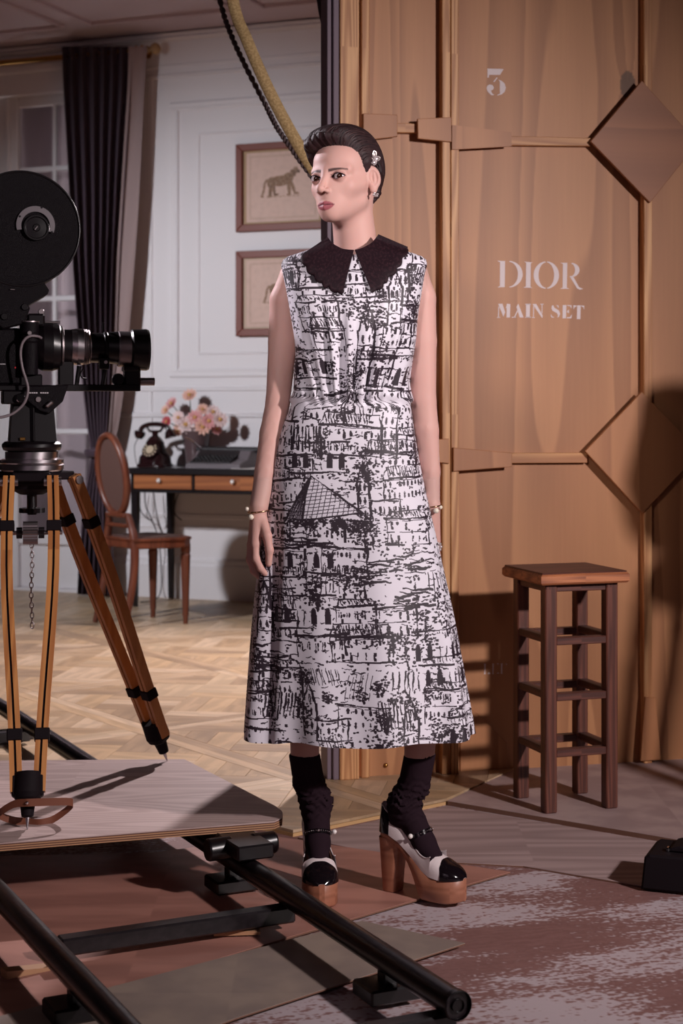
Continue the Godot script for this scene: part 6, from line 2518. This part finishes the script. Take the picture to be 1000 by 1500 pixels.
# ---------- the print: a scribbled city in black ink ----------
func print_cloth() -> ImageTexture:
	var w := 2048
	var h := 1792
	var im := Image.create(w, h, false, Image.FORMAT_RGB8)
	im.fill(rgb(226, 221, 231))
	var rng := RandomNumberGenerator.new()
	rng.seed = 2019
	var ink := rgb(38, 24, 36)
	var dot := func(p: Vector2, s: int):
		var x := posmod(int(p.x), w)
		im.fill_rect(Rect2i(x, int(p.y), s, s), ink)
		if x + s > w:
			im.fill_rect(Rect2i(0, int(p.y), x + s - w, s), ink)
	var line := func(a: Vector2, b: Vector2, s: float, wob := 1.5):
		# a pen stroke: swells and thins, lifts now and then
		var n := int(a.distance_to(b) / 1.6) + 1
		var nrm := (b - a).orthogonal().normalized()
		var ph := rng.randf() * 6.0
		var lift := rng.randf() * 0.5
		for i in n + 1:
			var t := float(i) / n
			if sin(t * 9.0 + ph * 3.0) > 0.78 + lift:
				continue
			var k := sin(t * 6.0 + ph) * wob + sin(t * 17.0 + ph * 2.0) * wob * 0.4
			dot.call(a.lerp(b, t) + nrm * k, maxi(2, int(s * (0.55 + 0.9 * absf(sin(t * 2.7 + ph))))))
	var blob := func(c: Vector2, rx: float, ry: float):
		for y in range(int(-ry), int(ry) + 1):
			var q := 1.0 - (y / maxf(ry, 1.0)) ** 2
			if q > 0:
				var hw := rx * sqrt(q) + rng.randf_range(-1.5, 1.5)
				if hw >= 1:
					im.fill_rect(Rect2i(int(c.x - hw), int(c.y + y), int(hw * 2), 1), ink)
	var hatch := func(r: Rect2, gap: float, lean: float, s: float):
		var x := r.position.x
		while x < r.end.x:
			line.call(Vector2(x, r.position.y + rng.randf() * 8), Vector2(x + lean, r.end.y - rng.randf() * 10), s, 1.0)
			x += gap * rng.randf_range(0.6, 1.5)
	var tree := func(c: Vector2, r: float):
		for i in int(r * 1.3):
			var a := rng.randf() * TAU
			var q := c + Vector2(cos(a) * 1.2, sin(a)) * r * sqrt(rng.randf())
			blob.call(q, rng.randf_range(2, 6), rng.randf_range(1.5, 4))
		line.call(c + Vector2(0, r * 0.5), c + Vector2(rng.randf_range(-4, 4), r * 1.4), 5)
	var house := func(c: Vector2, ww: float, hh: float, heavy: float):
		var sl := rng.randf_range(-0.08, 0.08)
		var l := c.x - ww / 2
		var t := c.y - hh / 2
		var pt := func(x: float, y: float) -> Vector2: return Vector2(x, y + (x - c.x) * sl)
		line.call(pt.call(l - 8, t), pt.call(l + ww + 8, t), 4 * heavy, 2)
		if rng.randf() < 0.6:
			line.call(pt.call(l - 4, t + 7), pt.call(l + ww + 4, t + 7), 2, 2)
		line.call(pt.call(l, t), pt.call(l + rng.randf_range(-5, 5), t + hh), 3)
		line.call(pt.call(l + ww, t), pt.call(l + ww, t + hh), 4 * heavy)
		if rng.randf() < 0.5:
			line.call(pt.call(l - 6, t + hh), pt.call(l + ww + 10, t + hh), 4)
		var rows := maxi(1, int(hh / 34))
		var cols := maxi(3, int(ww / rng.randf_range(13, 22)))
		for r in rows:
			var y := t + hh * (r + 0.55) / rows
			if rng.randf() < 0.5:
				line.call(pt.call(l, y - hh / rows * 0.5), pt.call(l + ww * rng.randf_range(0.5, 1.0), y - hh / rows * 0.5), 3, 1)
			var kind := rng.randf()
			for k in cols:
				if rng.randf() < 0.12:
					continue
				var q: Vector2 = pt.call(l + ww * (k + 0.5) / cols + rng.randf_range(-2, 2), y + rng.randf_range(-2, 2))
				var hw := rng.randf_range(6, 11)
				if kind < 0.4:
					line.call(q - Vector2(0, hw), q + Vector2(rng.randf_range(-2, 2), hw), rng.randf_range(3, 7), 0.6)
				elif kind < 0.7:
					blob.call(q, rng.randf_range(2.5, 5), hw)
				else:
					line.call(q + Vector2(-3, -hw), q + Vector2(-3, hw), 2.5, 0.5)
					line.call(q + Vector2(3, -hw), q + Vector2(3, hw), 4, 0.5)
		if rng.randf() < 0.5:
			# mansard roof, hatched
			var rt := t - rng.randf_range(18, 36)
			line.call(pt.call(l + 12, rt), pt.call(l + ww - 12, rt), 3)
			line.call(pt.call(l, t), pt.call(l + 12, rt), 3)
			line.call(pt.call(l + ww, t), pt.call(l + ww - 12, rt), 4)
			hatch.call(Rect2(l + 12, rt, ww * 0.7, t - rt), 8, 6, 3)
			for k in 3:
				im.fill_rect(Rect2i(int(l + ww * (0.2 + 0.28 * k)), int(rt - 13), 7, 13), ink)
	var tower := func(c: Vector2, ww: float, hh: float):
		var l := c.x - ww / 2
		var t := c.y - hh / 2
		line.call(Vector2(l, t), Vector2(l, t + hh), 5)
		line.call(Vector2(l + ww, t), Vector2(l + ww, t + hh), 6)
		line.call(Vector2(l, t), Vector2(c.x, t - ww * 1.3), 4)
		line.call(Vector2(l + ww, t), Vector2(c.x, t - ww * 1.3), 5)
		line.call(Vector2(c.x, t - ww * 1.3), Vector2(c.x, t - ww * 2.1), 3)
		hatch.call(Rect2(l + ww * 0.5, t - ww * 0.6, ww * 0.4, ww * 0.6), 6, 2, 3)
		for k in int(hh / 40):
			blob.call(Vector2(c.x - ww * 0.2, t + 24 + k * 40), 4, 12)
			blob.call(Vector2(c.x + ww * 0.2, t + 24 + k * 40), 4, 12)
			line.call(Vector2(l, t + 44 + k * 40), Vector2(l + ww, t + 44 + k * 40), 3)
	var arcade := func(c: Vector2, ww: float, hh: float):
		var n := int(ww / 36)
		line.call(c + Vector2(-ww / 2, -hh * 0.7), c + Vector2(ww / 2, -hh * 0.7 + rng.randf_range(-6, 6)), 5)
		line.call(c + Vector2(-ww / 2, hh * 0.5), c + Vector2(ww / 2, hh * 0.5), 5)
		for k in n:
			var x := c.x - ww / 2 + (k + 0.5) * ww / n
			if k % 3 != 2:
				blob.call(Vector2(x, c.y), 9, hh * 0.26)
				im.fill_rect(Rect2i(int(x - 9), int(c.y), 18, int(hh * 0.36)), ink)
			else:
				line.call(Vector2(x - 10, c.y - 10), Vector2(x - 10, c.y + hh * 0.4), 3)
				line.call(Vector2(x + 10, c.y - 10), Vector2(x + 10, c.y + hh * 0.4), 3)
		hatch.call(Rect2(c.x - ww / 2, c.y - hh * 0.68, ww, hh * 0.2), 11, 3, 2)
	var water := func(c: Vector2, ww: float):
		for k in 7:
			var y := c.y + k * 11
			var x := c.x - ww / 2 + rng.randf() * 40
			line.call(Vector2(x, y), Vector2(x + ww * rng.randf_range(0.4, 0.9), y + rng.randf_range(-10, 10)), rng.randf_range(2, 6), 3)
	var glass_roof := func(c: Vector2, ww: float, hh: float):
		var a := c + Vector2(-ww * 0.15, -hh / 2)
		var l := c + Vector2(-ww / 2, hh / 2)
		var m := c + Vector2(-ww * 0.28, hh / 2)
		var r := c + Vector2(ww / 2, hh * 0.35)
		for e in [[a, l], [a, m], [a, r], [l, m], [m, r]]:
			line.call(e[0], e[1], 4, 1)
		for k in 12:
			line.call(a.lerp(l, k / 12.0), m.lerp(l, 0.0) * (k / 12.0) + a * (1 - k / 12.0), 2, 1)
			line.call(a.lerp(r, k / 12.0), a.lerp(m, k / 12.0), 2, 0.5)
			line.call(m.lerp(r, k / 12.0), m.lerp(r, k / 12.0) + (a - m) * (1 - k / 12.0), 2, 0.5)
		for k in 16:
			var t := k / 16.0
			line.call(l.lerp(m, t), l.lerp(m, t).lerp(a, 0.93), 2, 0.5)
	# rows of views, staggered
	var y := 40.0
	var row := 0
	while y < h - 40:
		var x := -60.0 + (row % 2) * 90.0
		while x < w + 60:
			var v := rng.randf()
			var c := Vector2(x + rng.randf_range(-20, 20), y + rng.randf_range(-22, 22))
			if v < 0.38:
				house.call(c, rng.randf_range(100, 190), rng.randf_range(60, 100), rng.randf_range(0.8, 1.8))
			elif v < 0.46:
				arcade.call(c, rng.randf_range(150, 240), rng.randf_range(70, 90))
			elif v < 0.57:
				tower.call(c, rng.randf_range(34, 60), rng.randf_range(90, 130))
				house.call(c + Vector2(70, 30), 90, 60, 1)
			elif v < 0.74:
				for k in 4:
					tree.call(c + Vector2(rng.randf_range(-70, 70), rng.randf_range(-34, 34)), rng.randf_range(22, 42))
			elif v < 0.84:
				water.call(c, rng.randf_range(140, 220))
			else:
				hatch.call(Rect2(c - Vector2(60, 40), Vector2(rng.randf_range(60, 130), rng.randf_range(50, 90))), rng.randf_range(7, 16), rng.randf_range(-16, 16), rng.randf_range(2, 5))
				for k in 3:
					tree.call(c + Vector2(rng.randf_range(-60, 80), rng.randf_range(-20, 40)), rng.randf_range(14, 26))
			for k in 20:
				var q := c + Vector2(rng.randf_range(-110, 110), rng.randf_range(-70, 70))
				line.call(q, q + Vector2(rng.randf_range(-22, 26), rng.randf_range(-5, 5)), rng.randf_range(2, 4), 1)
			for k in 12:
				blob.call(c + Vector2(rng.randf_range(-100, 100), rng.randf_range(-60, 60)), rng.randf_range(2, 5), rng.randf_range(2, 6))
			x += rng.randf_range(105, 145)
		y += 92.0
		row += 1
	# one glass pyramid in a clear square, on the front of the skirt
	for y2 in 130:
		# a clear triangle for it
		var t2 := y2 / 130.0
		im.fill_rect(Rect2i(int(915 - 80 * t2), 720 + y2, int(230 * t2) + 1, 1), rgb(226, 221, 231))
	glass_roof.call(Vector2(950, 785), 240, 130)
	for k in 26:
		tree.call(Vector2(rng.randf_range(820, 1090), rng.randf_range(850, 872)), rng.randf_range(6, 13))
	return ImageTexture.create_from_image(im)

func build_dress():
	var g := Geo.new(base_at)
	var rows := []
	var uvs := []
	var ny := 150
	var na := 192
	for i in ny + 1:
		var py := lerpf(357, 1074, float(i) / ny)
		var l := stable(DRESS, py, 1)
		var r := stable(DRESS, py, 2)
		var zf := stable(DRESS, py, 3)
		var zb := stable(DRESS, py, 4)
		var n := dress_n(py)
		var ex := 2.0 / n
		var row := []
		for j in na:
			# start at the middle of the back, go round by her right
			var a := -PI / 2 - TAU * j / na
			var c := cos(a)
			var s := sin(a)
			var u := signf(c) * pow(absf(c), ex)
			var v := pow(absf(s), ex)
			var px := (l + r) / 2 + u * (r - l) / 2
			var front := s > 0
			var dz := (zf if front else zb) * v
			var f := dress_fold(px, py, a, front)
			var hx := (r - l) / 2 * PD / FOCAL
			var nrm := Vector2(u / hx, (v if front else -v) / (zf if front else -zb)).normalized()
			var yy := py
			if front and absf(px - 518.0) < 46.0:
				yy = maxf(py, 350.0 + 26.0 * (1.0 - pow((px - 518.0) / 46.0, 2.0)))
			var base := Vector3((px - 500.0) * PD / FOCAL, EYE - (yy - HORIZON) * PD / FOCAL, -PD + dz)
			base += Vector3(nrm.x, 0, nrm.y) * f
			if py > 1060.0:
				base.y += 0.004 * sin(a * 7.0) * (py - 1060.0) / 14.0
			row.append(base)
		rows.append(row)
		# lengths along the row from the middle of the front
		var acc := [0.0]
		for j in na:
			acc.append(acc[j] + row[j].distance_to(row[(j + 1) % na]))
		var mid: float = acc[na / 2]
		var uv := []
		for j in na + 1:
			uv.append(Vector2(0.5 + (acc[j] - mid) / 1.55, (py - 350.0) * PD / FOCAL / 1.356))
		uvs.append(uv)
	g.grid(rows, true, false, uvs)
	var m := mat(Color.WHITE, 0.55)
	m.albedo_texture = print_cloth()
	m.rim_enabled = true
	m.rim = 0.12
	part(g, "dress", m, who, "white sleeveless midi dress printed with black ink city sketches")

func build_collar():
	var tex := lace()
	var m := mat(Color.WHITE, 0.6)
	m.albedo_texture = tex
	m.metallic_specular = 0.25
	var sides := [
		# neck edge, outer edge with scallops, from the shoulder to the point
		[[[480, 350], [485, 355], [493, 360], [503, 364.5], [518, 366]], [[441, 376], [449, 392], [461, 404], [474, 416], [485, 421], [501, 432]]],
		[[[554, 346], [548, 352], [540, 358], [530, 363], [519.5, 366]], [[597, 364.5], [588, 380], [579, 394], [566, 408], [559, 417], [545, 429]]]]
	for s in sides:
		var ne := []
		var ou := []
		for p in s[0]:
			ne.append(Vector2(p[0], p[1]))
		for p in s[1]:
			ou.append(Vector2(p[0], p[1]))
		ne = curve(ne, 10)
		ou = curve(ou, 8)
		var n := 41
		var rows := []
		var under := []
		var uvs := []
		for i in n:
			var t := i / float(n - 1)
			var a: Vector2 = ne[int(t * (ne.size() - 1))]
			var b: Vector2 = ou[int(t * (ou.size() - 1))]
			var out := (b - a).normalized()
			if t > 0.03 and t < 0.9:
				b += out * 4.0 * absf(sin(t * PI * 5.5))
			var row := []
			var ur := []
			var uv := []
			for k in 13:
				var f := k / 12.0
				var q := a.lerp(b, f)
				var z := dress_front(q.x, maxf(q.y, 352.0))
				if q.y < 375.0:
					z = maxf(z, 0.012)
				z += 0.0085 + (0.004 if f < 0.9 else 0.002)
				var lift := 3.0 * clampf(1.0 - t / 0.35, 0.0, 1.0)
				row.append(bp(q.x, q.y - lift, z))
				ur.append(bp(q.x, q.y - lift + 1.0, z - 0.003))
				uv.append(Vector2(t * 1.3 + 0.1 * f, f * 0.8 + 0.15 * t))
			rows.append(row)
			under.append(ur)
			uvs.append(uv)
		var g := Geo.new(base_at)
		g.grid(rows, false, false, uvs)
		g.grid(under, false, true, uvs)
		# close the rim
		var rim := []
		for i in n:
			rim.append([rows[i][12], under[i][12]])
		g.grid(rim)
		part(g, "collar", m, who, "black lace collar with scalloped edge and points")
	# stand of the collar round the back of the neck
	var g := Geo.new(base_at)
	var rr := []
	for k in 21:
		var a := lerpf(PI * 0.02, -PI * 1.02, k / 20.0)
		var c := bp(515.5, 353, -0.02)
		var top := c + Vector3(cos(a) * 0.060, -0.001, sin(a) * 0.060)
		var low := c + Vector3(cos(a) * 0.118, -0.028, sin(a) * 0.082)
		rr.append([top, low])
	g.grid(rr)
	part(g, "collar_back", m, who)

func lace() -> ImageTexture:
	var w := 256
	var n := noise(4, 0.045, 2)
	var f := noise(8, 0.3, 2)
	var data := PackedByteArray()
	data.resize(w * w * 3)
	for y in w:
		for x in w:
			var a := n.get_noise_2d(x, y)
			var ring := absf(fposmod(a * 5.0, 1.0) - 0.5) * 2.0
			var t := 0.0
			if a > 0.1:
				t = clampf((ring - 0.55) * 2.5, 0.0, 1.0) * (0.6 + 0.5 * f.get_noise_2d(x, y))
			var c := rgb(34, 20, 26).lerp(rgb(112, 72, 78), clampf(t, 0, 1) * 0.8)
			var o := (y * w + x) * 3
			data[o] = int(c.r * 255)
			data[o + 1] = int(c.g * 255)
			data[o + 2] = int(c.b * 255)
	return ImageTexture.create_from_image(Image.create_from_data(w, w, false, Image.FORMAT_RGB8, data))

# ---------- socks and shoes ----------
const BED := [[0.0, 0.140], [0.03, 0.139], [0.06, 0.124], [0.10, 0.092], [0.13, 0.069], [0.15, 0.059], [0.18, 0.055], [0.222, 0.056]]
const HALF := [[0.0, 0.012], [0.004, 0.020], [0.014, 0.0275], [0.04, 0.030], [0.09, 0.029], [0.13, 0.037], [0.16, 0.0405], [0.185, 0.038], [0.203, 0.030], [0.216, 0.018], [0.222, 0.006]]
const UNDER := [[0.0, 0.124], [0.03, 0.123], [0.06, 0.106], [0.085, 0.074], [0.102, 0.042], [0.116, 0.010], [0.124, 0.0005], [0.195, 0.0], [0.222, 0.005]]

func build_feet():
	var wood := textured(wood_texture(128, 128, rgb(164, 108, 84), rgb(142, 90, 68), 3.0, 1.5, 0.2, 95, true), 0.4, Vector3(5, 8, 5))
	var white := mat(rgb(226, 212, 212), 0.35)
	var black := mat(rgb(20, 14, 18), 0.12)
	var sock_m := mat(rgb(38, 25, 32), 0.9)
	sock_m.metallic_specular = 0.2
	var specs := [
		{"back": Vector3(0.099, 0.011, -3.872), "dir": Vector3(0.825, 0, 0.566), "top": bp(615, 1104, -0.03), "mid": bp(606, 1150, -0.04)},
		{"back": Vector3(-0.066, 0.011, -3.918), "dir": Vector3(0.10, 0, 0.995), "top": bp(445.5, 1104, -0.045), "mid": bp(452, 1145, -0.055)}]
	for si in 2:
		var sp = specs[si]
		var dx: Vector3 = sp.dir.normalized()
		var xf := Transform3D(Basis(dx, Vector3.UP, dx.cross(Vector3.UP)), sp.back)
		var shoe := Node3D.new()
		shoe.name = "shoe"
		shoe.set_meta("label", "white and black platform pump with wooden heel")
		who.add_child(shoe, true)
		shoe.transform = Transform3D(xf.basis, xf.origin - base_at)
		# sole
		var st := []
		for i in 45:
			st.append(0.222 * i / 44.0)
		var g := Geo.new()
		var rows := []
		for x in st:
			var w := stable(HALF, x)
			var t := table(BED, x) + 0.001
			var u := table(UNDER, x)
			var e := minf(0.004, (t - u) * 0.3)
			rows.append([Vector3(x, u + e, -w), Vector3(x, t - e * 0.5, -w), Vector3(x, t, -w + e), Vector3(x, t, w - e), Vector3(x, t - e * 0.5, w), Vector3(x, u + e, w), Vector3(x, u, w - e), Vector3(x, u, -w + e)])
		g.grid(rows, true, true)
		g.smooth(false)
		g.fan(rows[0], (rows[0][0] + rows[0][4]) / 2)
		g.fan(rows[-1], (rows[-1][0] + rows[-1][4]) / 2, true)
		part(g, "platform_sole", wood, shoe, "smooth brown wooden platform")
		var h := Geo.new()
		var hr := []
		for q in [[0.126, -0.002, 0.060, 0.029], [0.09, 0.001, 0.055, 0.027], [0.045, 0.004, 0.05, 0.025], [0.006, 0.007, 0.047, 0.0235], [0.0, 0.008, 0.046, 0.023]]:
			var ring := []
			for k in 24:
				var a := TAU * k / 24
				var cx: float = (q[1] + q[2]) / 2
				var hw: float = (q[2] - q[1]) / 2
				ring.append(Vector3(cx + signf(cos(a)) * pow(absf(cos(a)), 0.55) * hw, q[0], signf(sin(a)) * pow(absf(sin(a)), 0.55) * q[3]))
			hr.append(ring)
		h.grid(hr, true, false)
		h.smooth(false)
		h.fan(hr[-1], Vector3(0.027, 0.0, 0))
		part(h, "block_heel", wood, shoe, "wooden block heel")
		# upper: quarters round the heel, vamp over the toes
		var rise := [[0.0, 0.066], [0.015, 0.060], [0.04, 0.042], [0.08, 0.031], [0.12, 0.029], [0.14, 0.036], [0.152, 0.046]]
		var path := []
		for i in 31:
			path.append([0.152 * (1.0 - i / 30.0), -1])
		for i in range(1, 31):
			path.append([0.152 * i / 30.0, 1])
		var quarter := []
		var counter := []
		var line_ := []
		for p in path:
			var x: float = p[0]
			var w := stable(HALF, x) if x > 0.0005 else 0.0
			var y := table(BED, x)
			var hh := table(rise, x)
			var row := []
			for k in 6:
				var f := k / 5.0
				row.append(Vector3(x + (0.003 * f if x < 0.02 else 0.0) - 0.001, y - 0.002 + hh * f, (w + 0.001 - 0.005 * f * f) * p[1]))
			quarter.append(row)
			line_.append(row[5])
			if x < 0.036:
				var r2 := []
				for q in row:
					r2.append(q + Vector3(-0.0012 if x < 0.02 else 0.0, 0, 0.0012 * p[1] if x > 0.001 else 0.0))
				counter.append(r2)
		var qg := Geo.new()
		qg.grid(quarter)
		part(qg, "quarters", white, shoe)
		var cg := Geo.new()
		cg.grid(counter)
		part(cg, "heel_counter", black, shoe, "black patent heel counter")
		var tg := Geo.new()
		tg.tube(line_, 0.0013, 6)
		part(tg, "piping", white, shoe)
		var arch := [[0.146, 0.046], [0.16, 0.043], [0.18, 0.036], [0.2, 0.026], [0.214, 0.014], [0.222, 0.003]]
		var over := func(x0: float, x1: float, grow: float, wave: bool) -> Array:
			var out := []
			for i in 19:
				var row := []
				for k in 25:
					var a := PI * k / 24.0
					var xs := x0
					if wave:
						xs = x0 - 0.010 * pow(sin(a), 2.0) + 0.0015 * absf(sin(a * 5.0))
					elif x0 < 0.15:
						xs = x0 + 0.010 * (1.0 - pow(absf(cos(a)), 2.0))
					var x := lerpf(xs, x1, i / 18.0)
					var w := stable(HALF, x)
					row.append(Vector3(x, table(BED, x) - 0.002 + (stable(arch, x) + grow) * pow(sin(a), 0.7), -cos(a) * (w + 0.001 + grow)))
				out.append(row)
			return out
		var vg := Geo.new()
		vg.grid(over.call(0.144, 0.2215, 0.0, false))
		part(vg, "vamp", white, shoe)
		var kg := Geo.new()
		kg.grid(over.call(0.178, 0.222, 0.0014, true))
		var tc := part(kg, "toe_cap", black, shoe, "black patent toe cap with punched dots")
		# strap with studs over the instep
		var sp_pts := []
		for k in 19:
			var a := PI * k / 18.0
			sp_pts.append(Vector3(0.1 + 0.85 * 0.0335 * sin(a), 0.138 + 0.53 * 0.0335 * sin(a), -cos(a) * 0.0335))
		var sg := Geo.new()
		var sr := []
		for p in sp_pts:
			sr.append([p + Vector3(-0.0026, 0.0042, 0), p + Vector3(0.0026, -0.0042, 0)])
		sg.grid(sr)
		var strap := part(sg, "strap", black, shoe, "thin black strap with round studs")
		for k in range(4, 16):
			var b := Geo.new()
			b.ball(Vector3.ZERO, Vector3.ONE * (0.0034 if k == 9 else 0.0016), 8, 6)
			part(b, "stud", M.chrome, strap).position = sp_pts[k] + Vector3(0.0012, 0.0008, 0)
		var pl := Geo.new()
		pl.ball(Vector3.ZERO, Vector3.ONE * 0.0058, 12, 8)
		part(pl, "pearl", M.knob, strap).position = sp_pts[0 if si == 1 else 18] + Vector3(0, 0.006, -0.006 if si == 1 else 0.006)
		# sock, ruched above the ankle
		var bo := Bones.new(0.02)
		var an := xf * Vector3(0.056, 0.214, 0)
		bo.chain([sp.top, sp.mid, an, xf * Vector3(0.05, 0.172, 0)], [0.0365, 0.0365, 0.0335, 0.0275])
		bo.chain([xf * Vector3(0.062, 0.2, 0), xf * Vector3(0.112, 0.12, 0), xf * Vector3(0.14, 0.088, 0), xf * Vector3(0.155, 0.078, 0)], [0.032, 0.0295, 0.022, 0.014])
		bo.add(xf * Vector3(0.036, 0.163, 0), xf * Vector3(0.06, 0.2, 0), 0.0235, 0.03)
		var top_y: float = sp.top.y
		var wr := noise(60 + si, 9.0, 2)
		var fn := func(p: Vector3) -> float:
			var d := bo.d(p)
			if absf(d) < 0.03:
				var e := clampf((p.y - 0.17) / 0.05, 0.0, 1.0) * clampf((top_y - 0.04 - p.y) / 0.06, 0.0, 1.0)
				d -= e * 0.0042 * sin(p.y * 330.0 + wr.get_noise_2d(p.x * 3.0, p.z * 3.0 + p.y) * 6.0 + p.x * 40.0)
			return maxf(d, p.y - top_y)
		var net := Net.new()
		var lo := xf * Vector3(0.09, 0.05, 0) - Vector3(0.13, 0.0, 0.13)
		lo.y = 0.05
		net.add(fn, lo, Vector3(lo.x + 0.26, top_y + 0.01, lo.z + 0.26), 0.0042)
		part(net.mesh(base_at), "sock", sock_m, who, "black ruched ankle sock")

func build_jewels():
	var gold := mat(rgb(206, 168, 136), 0.2, 1.0)
	var pearl := mat(rgb(236, 226, 208), 0.18)
	var gem := mat(rgb(214, 200, 200), 0.12, 0.6)
	var cuffs := [
		[bp(378.5, 748.5, 0.0465), 0.0245, 0.0225, [[361.5, 745.5, 0.056], [367.5, 757.5, 0.069]]],
		[bp(632.0, 741, -0.016), 0.0225, 0.0225, [[645.0, 743, -0.005], [638.5, 748, 0.008]]]]
	for c in cuffs:
		var pts := []
		for k in 33:
			var a := TAU * k / 32
			pts.append(c[0] + Vector3(cos(a) * c[1], 0.003 * cos(a + 0.5), sin(a) * c[2]))
		var g := Geo.new(base_at)
		g.tube(pts, 0.0018, 8, false)
		var br := part(g, "bracelet", gold, who, "thin gold bangle with two pearls")
		for k in 2:
			var q = c[3][k]
			var b := Geo.new(base_at)
			b.ball(bp(q[0], q[1], q[2]), Vector3.ONE * (0.0048 if k == 0 else 0.0066), 14, 10)
			part(b, "pearl", pearl, br)
	# ring shaped like a flower on her left hand
	var rg := Geo.new(base_at)
	var rc := bp(641.5, 801, -0.032)
	for k in 7:
		var a := TAU * k / 7
		rg.ball(rc + Vector3(cos(a) * 0.006, sin(a) * 0.0085, 0.002), Vector3(0.0042, 0.0042, 0.003), 8, 6)
	rg.ball(rc + Vector3(0, 0, 0.004), Vector3.ONE * 0.0038, 8, 6)
	part(rg, "ring", gem, who, "sparkling flower shaped ring")
	# earring: a small bee, and a butterfly clip in the hair
	var ear := head_xf * Vector3(0.0735, -0.034, -0.006)
	var eg := Geo.new(base_at)
	eg.ball(ear, Vector3(0.0032, 0.0032, 0.0032), 10, 8)
	eg.ball(ear + Vector3(0.004, -0.007, 0.003), Vector3(0.0058, 0.0026, 0.003), 10, 6)
	eg.ball(ear + Vector3(0.007, -0.003, 0.004), Vector3(0.0036, 0.0026, 0.002), 10, 6)
	eg.ball(ear + Vector3(-0.001, -0.004, 0.004), Vector3(0.0036, 0.0026, 0.002), 10, 6)
	part(eg, "earring", gem, who, "small sparkling insect earring")
	var face := Basis(Vector3.UP, deg_to_rad(30)) * Basis(Vector3.BACK, deg_to_rad(-10))
	var cc := bp(548, 232, 0.0)
	# onto the hair: walk in from the side of the lens
	var inv := head_xf.affine_inverse()
	var z := 0.12
	for i in 80:
		var dd := hair_base(inv * bp(548, 232, z))
		if dd < 0.003:
			break
		z -= maxf(dd * 0.6, 0.0004)
	cc = bp(548, 232, z + 0.002)
	var hg := Geo.new(base_at)
	for w in [[-0.001, 0.009, 0.0048, 0.0085, 10.0], [0.008, 0.0015, 0.0048, 0.0075, -60.0], [-0.0065, -0.006, 0.0042, 0.0078, 30.0], [0.003, -0.008, 0.0042, 0.0072, -15.0]]:
		var bs := face * Basis(Vector3.BACK, deg_to_rad(w[4]))
		var ctr: Vector3 = cc + face * Vector3(w[0], w[1], 0.0)
		var ring := []
		for k in 17:
			var a := TAU * k / 16
			ring.append(ctr + bs * Vector3(cos(a) * w[2], sin(a) * w[3], 0))
		hg.tube(ring, 0.0014, 6, false)
		hg.ball(ctr, Vector3(w[2] * 0.7, w[3] * 0.7, 0.0012), 10, 6, bs)
	hg.tube([cc + face * Vector3(-0.003, -0.008, 0.001), cc + face * Vector3(0.003, 0.008, 0.001)], 0.0018, 6)
	part(hg, "hair_clip", gem, who, "jewelled butterfly hair clip")
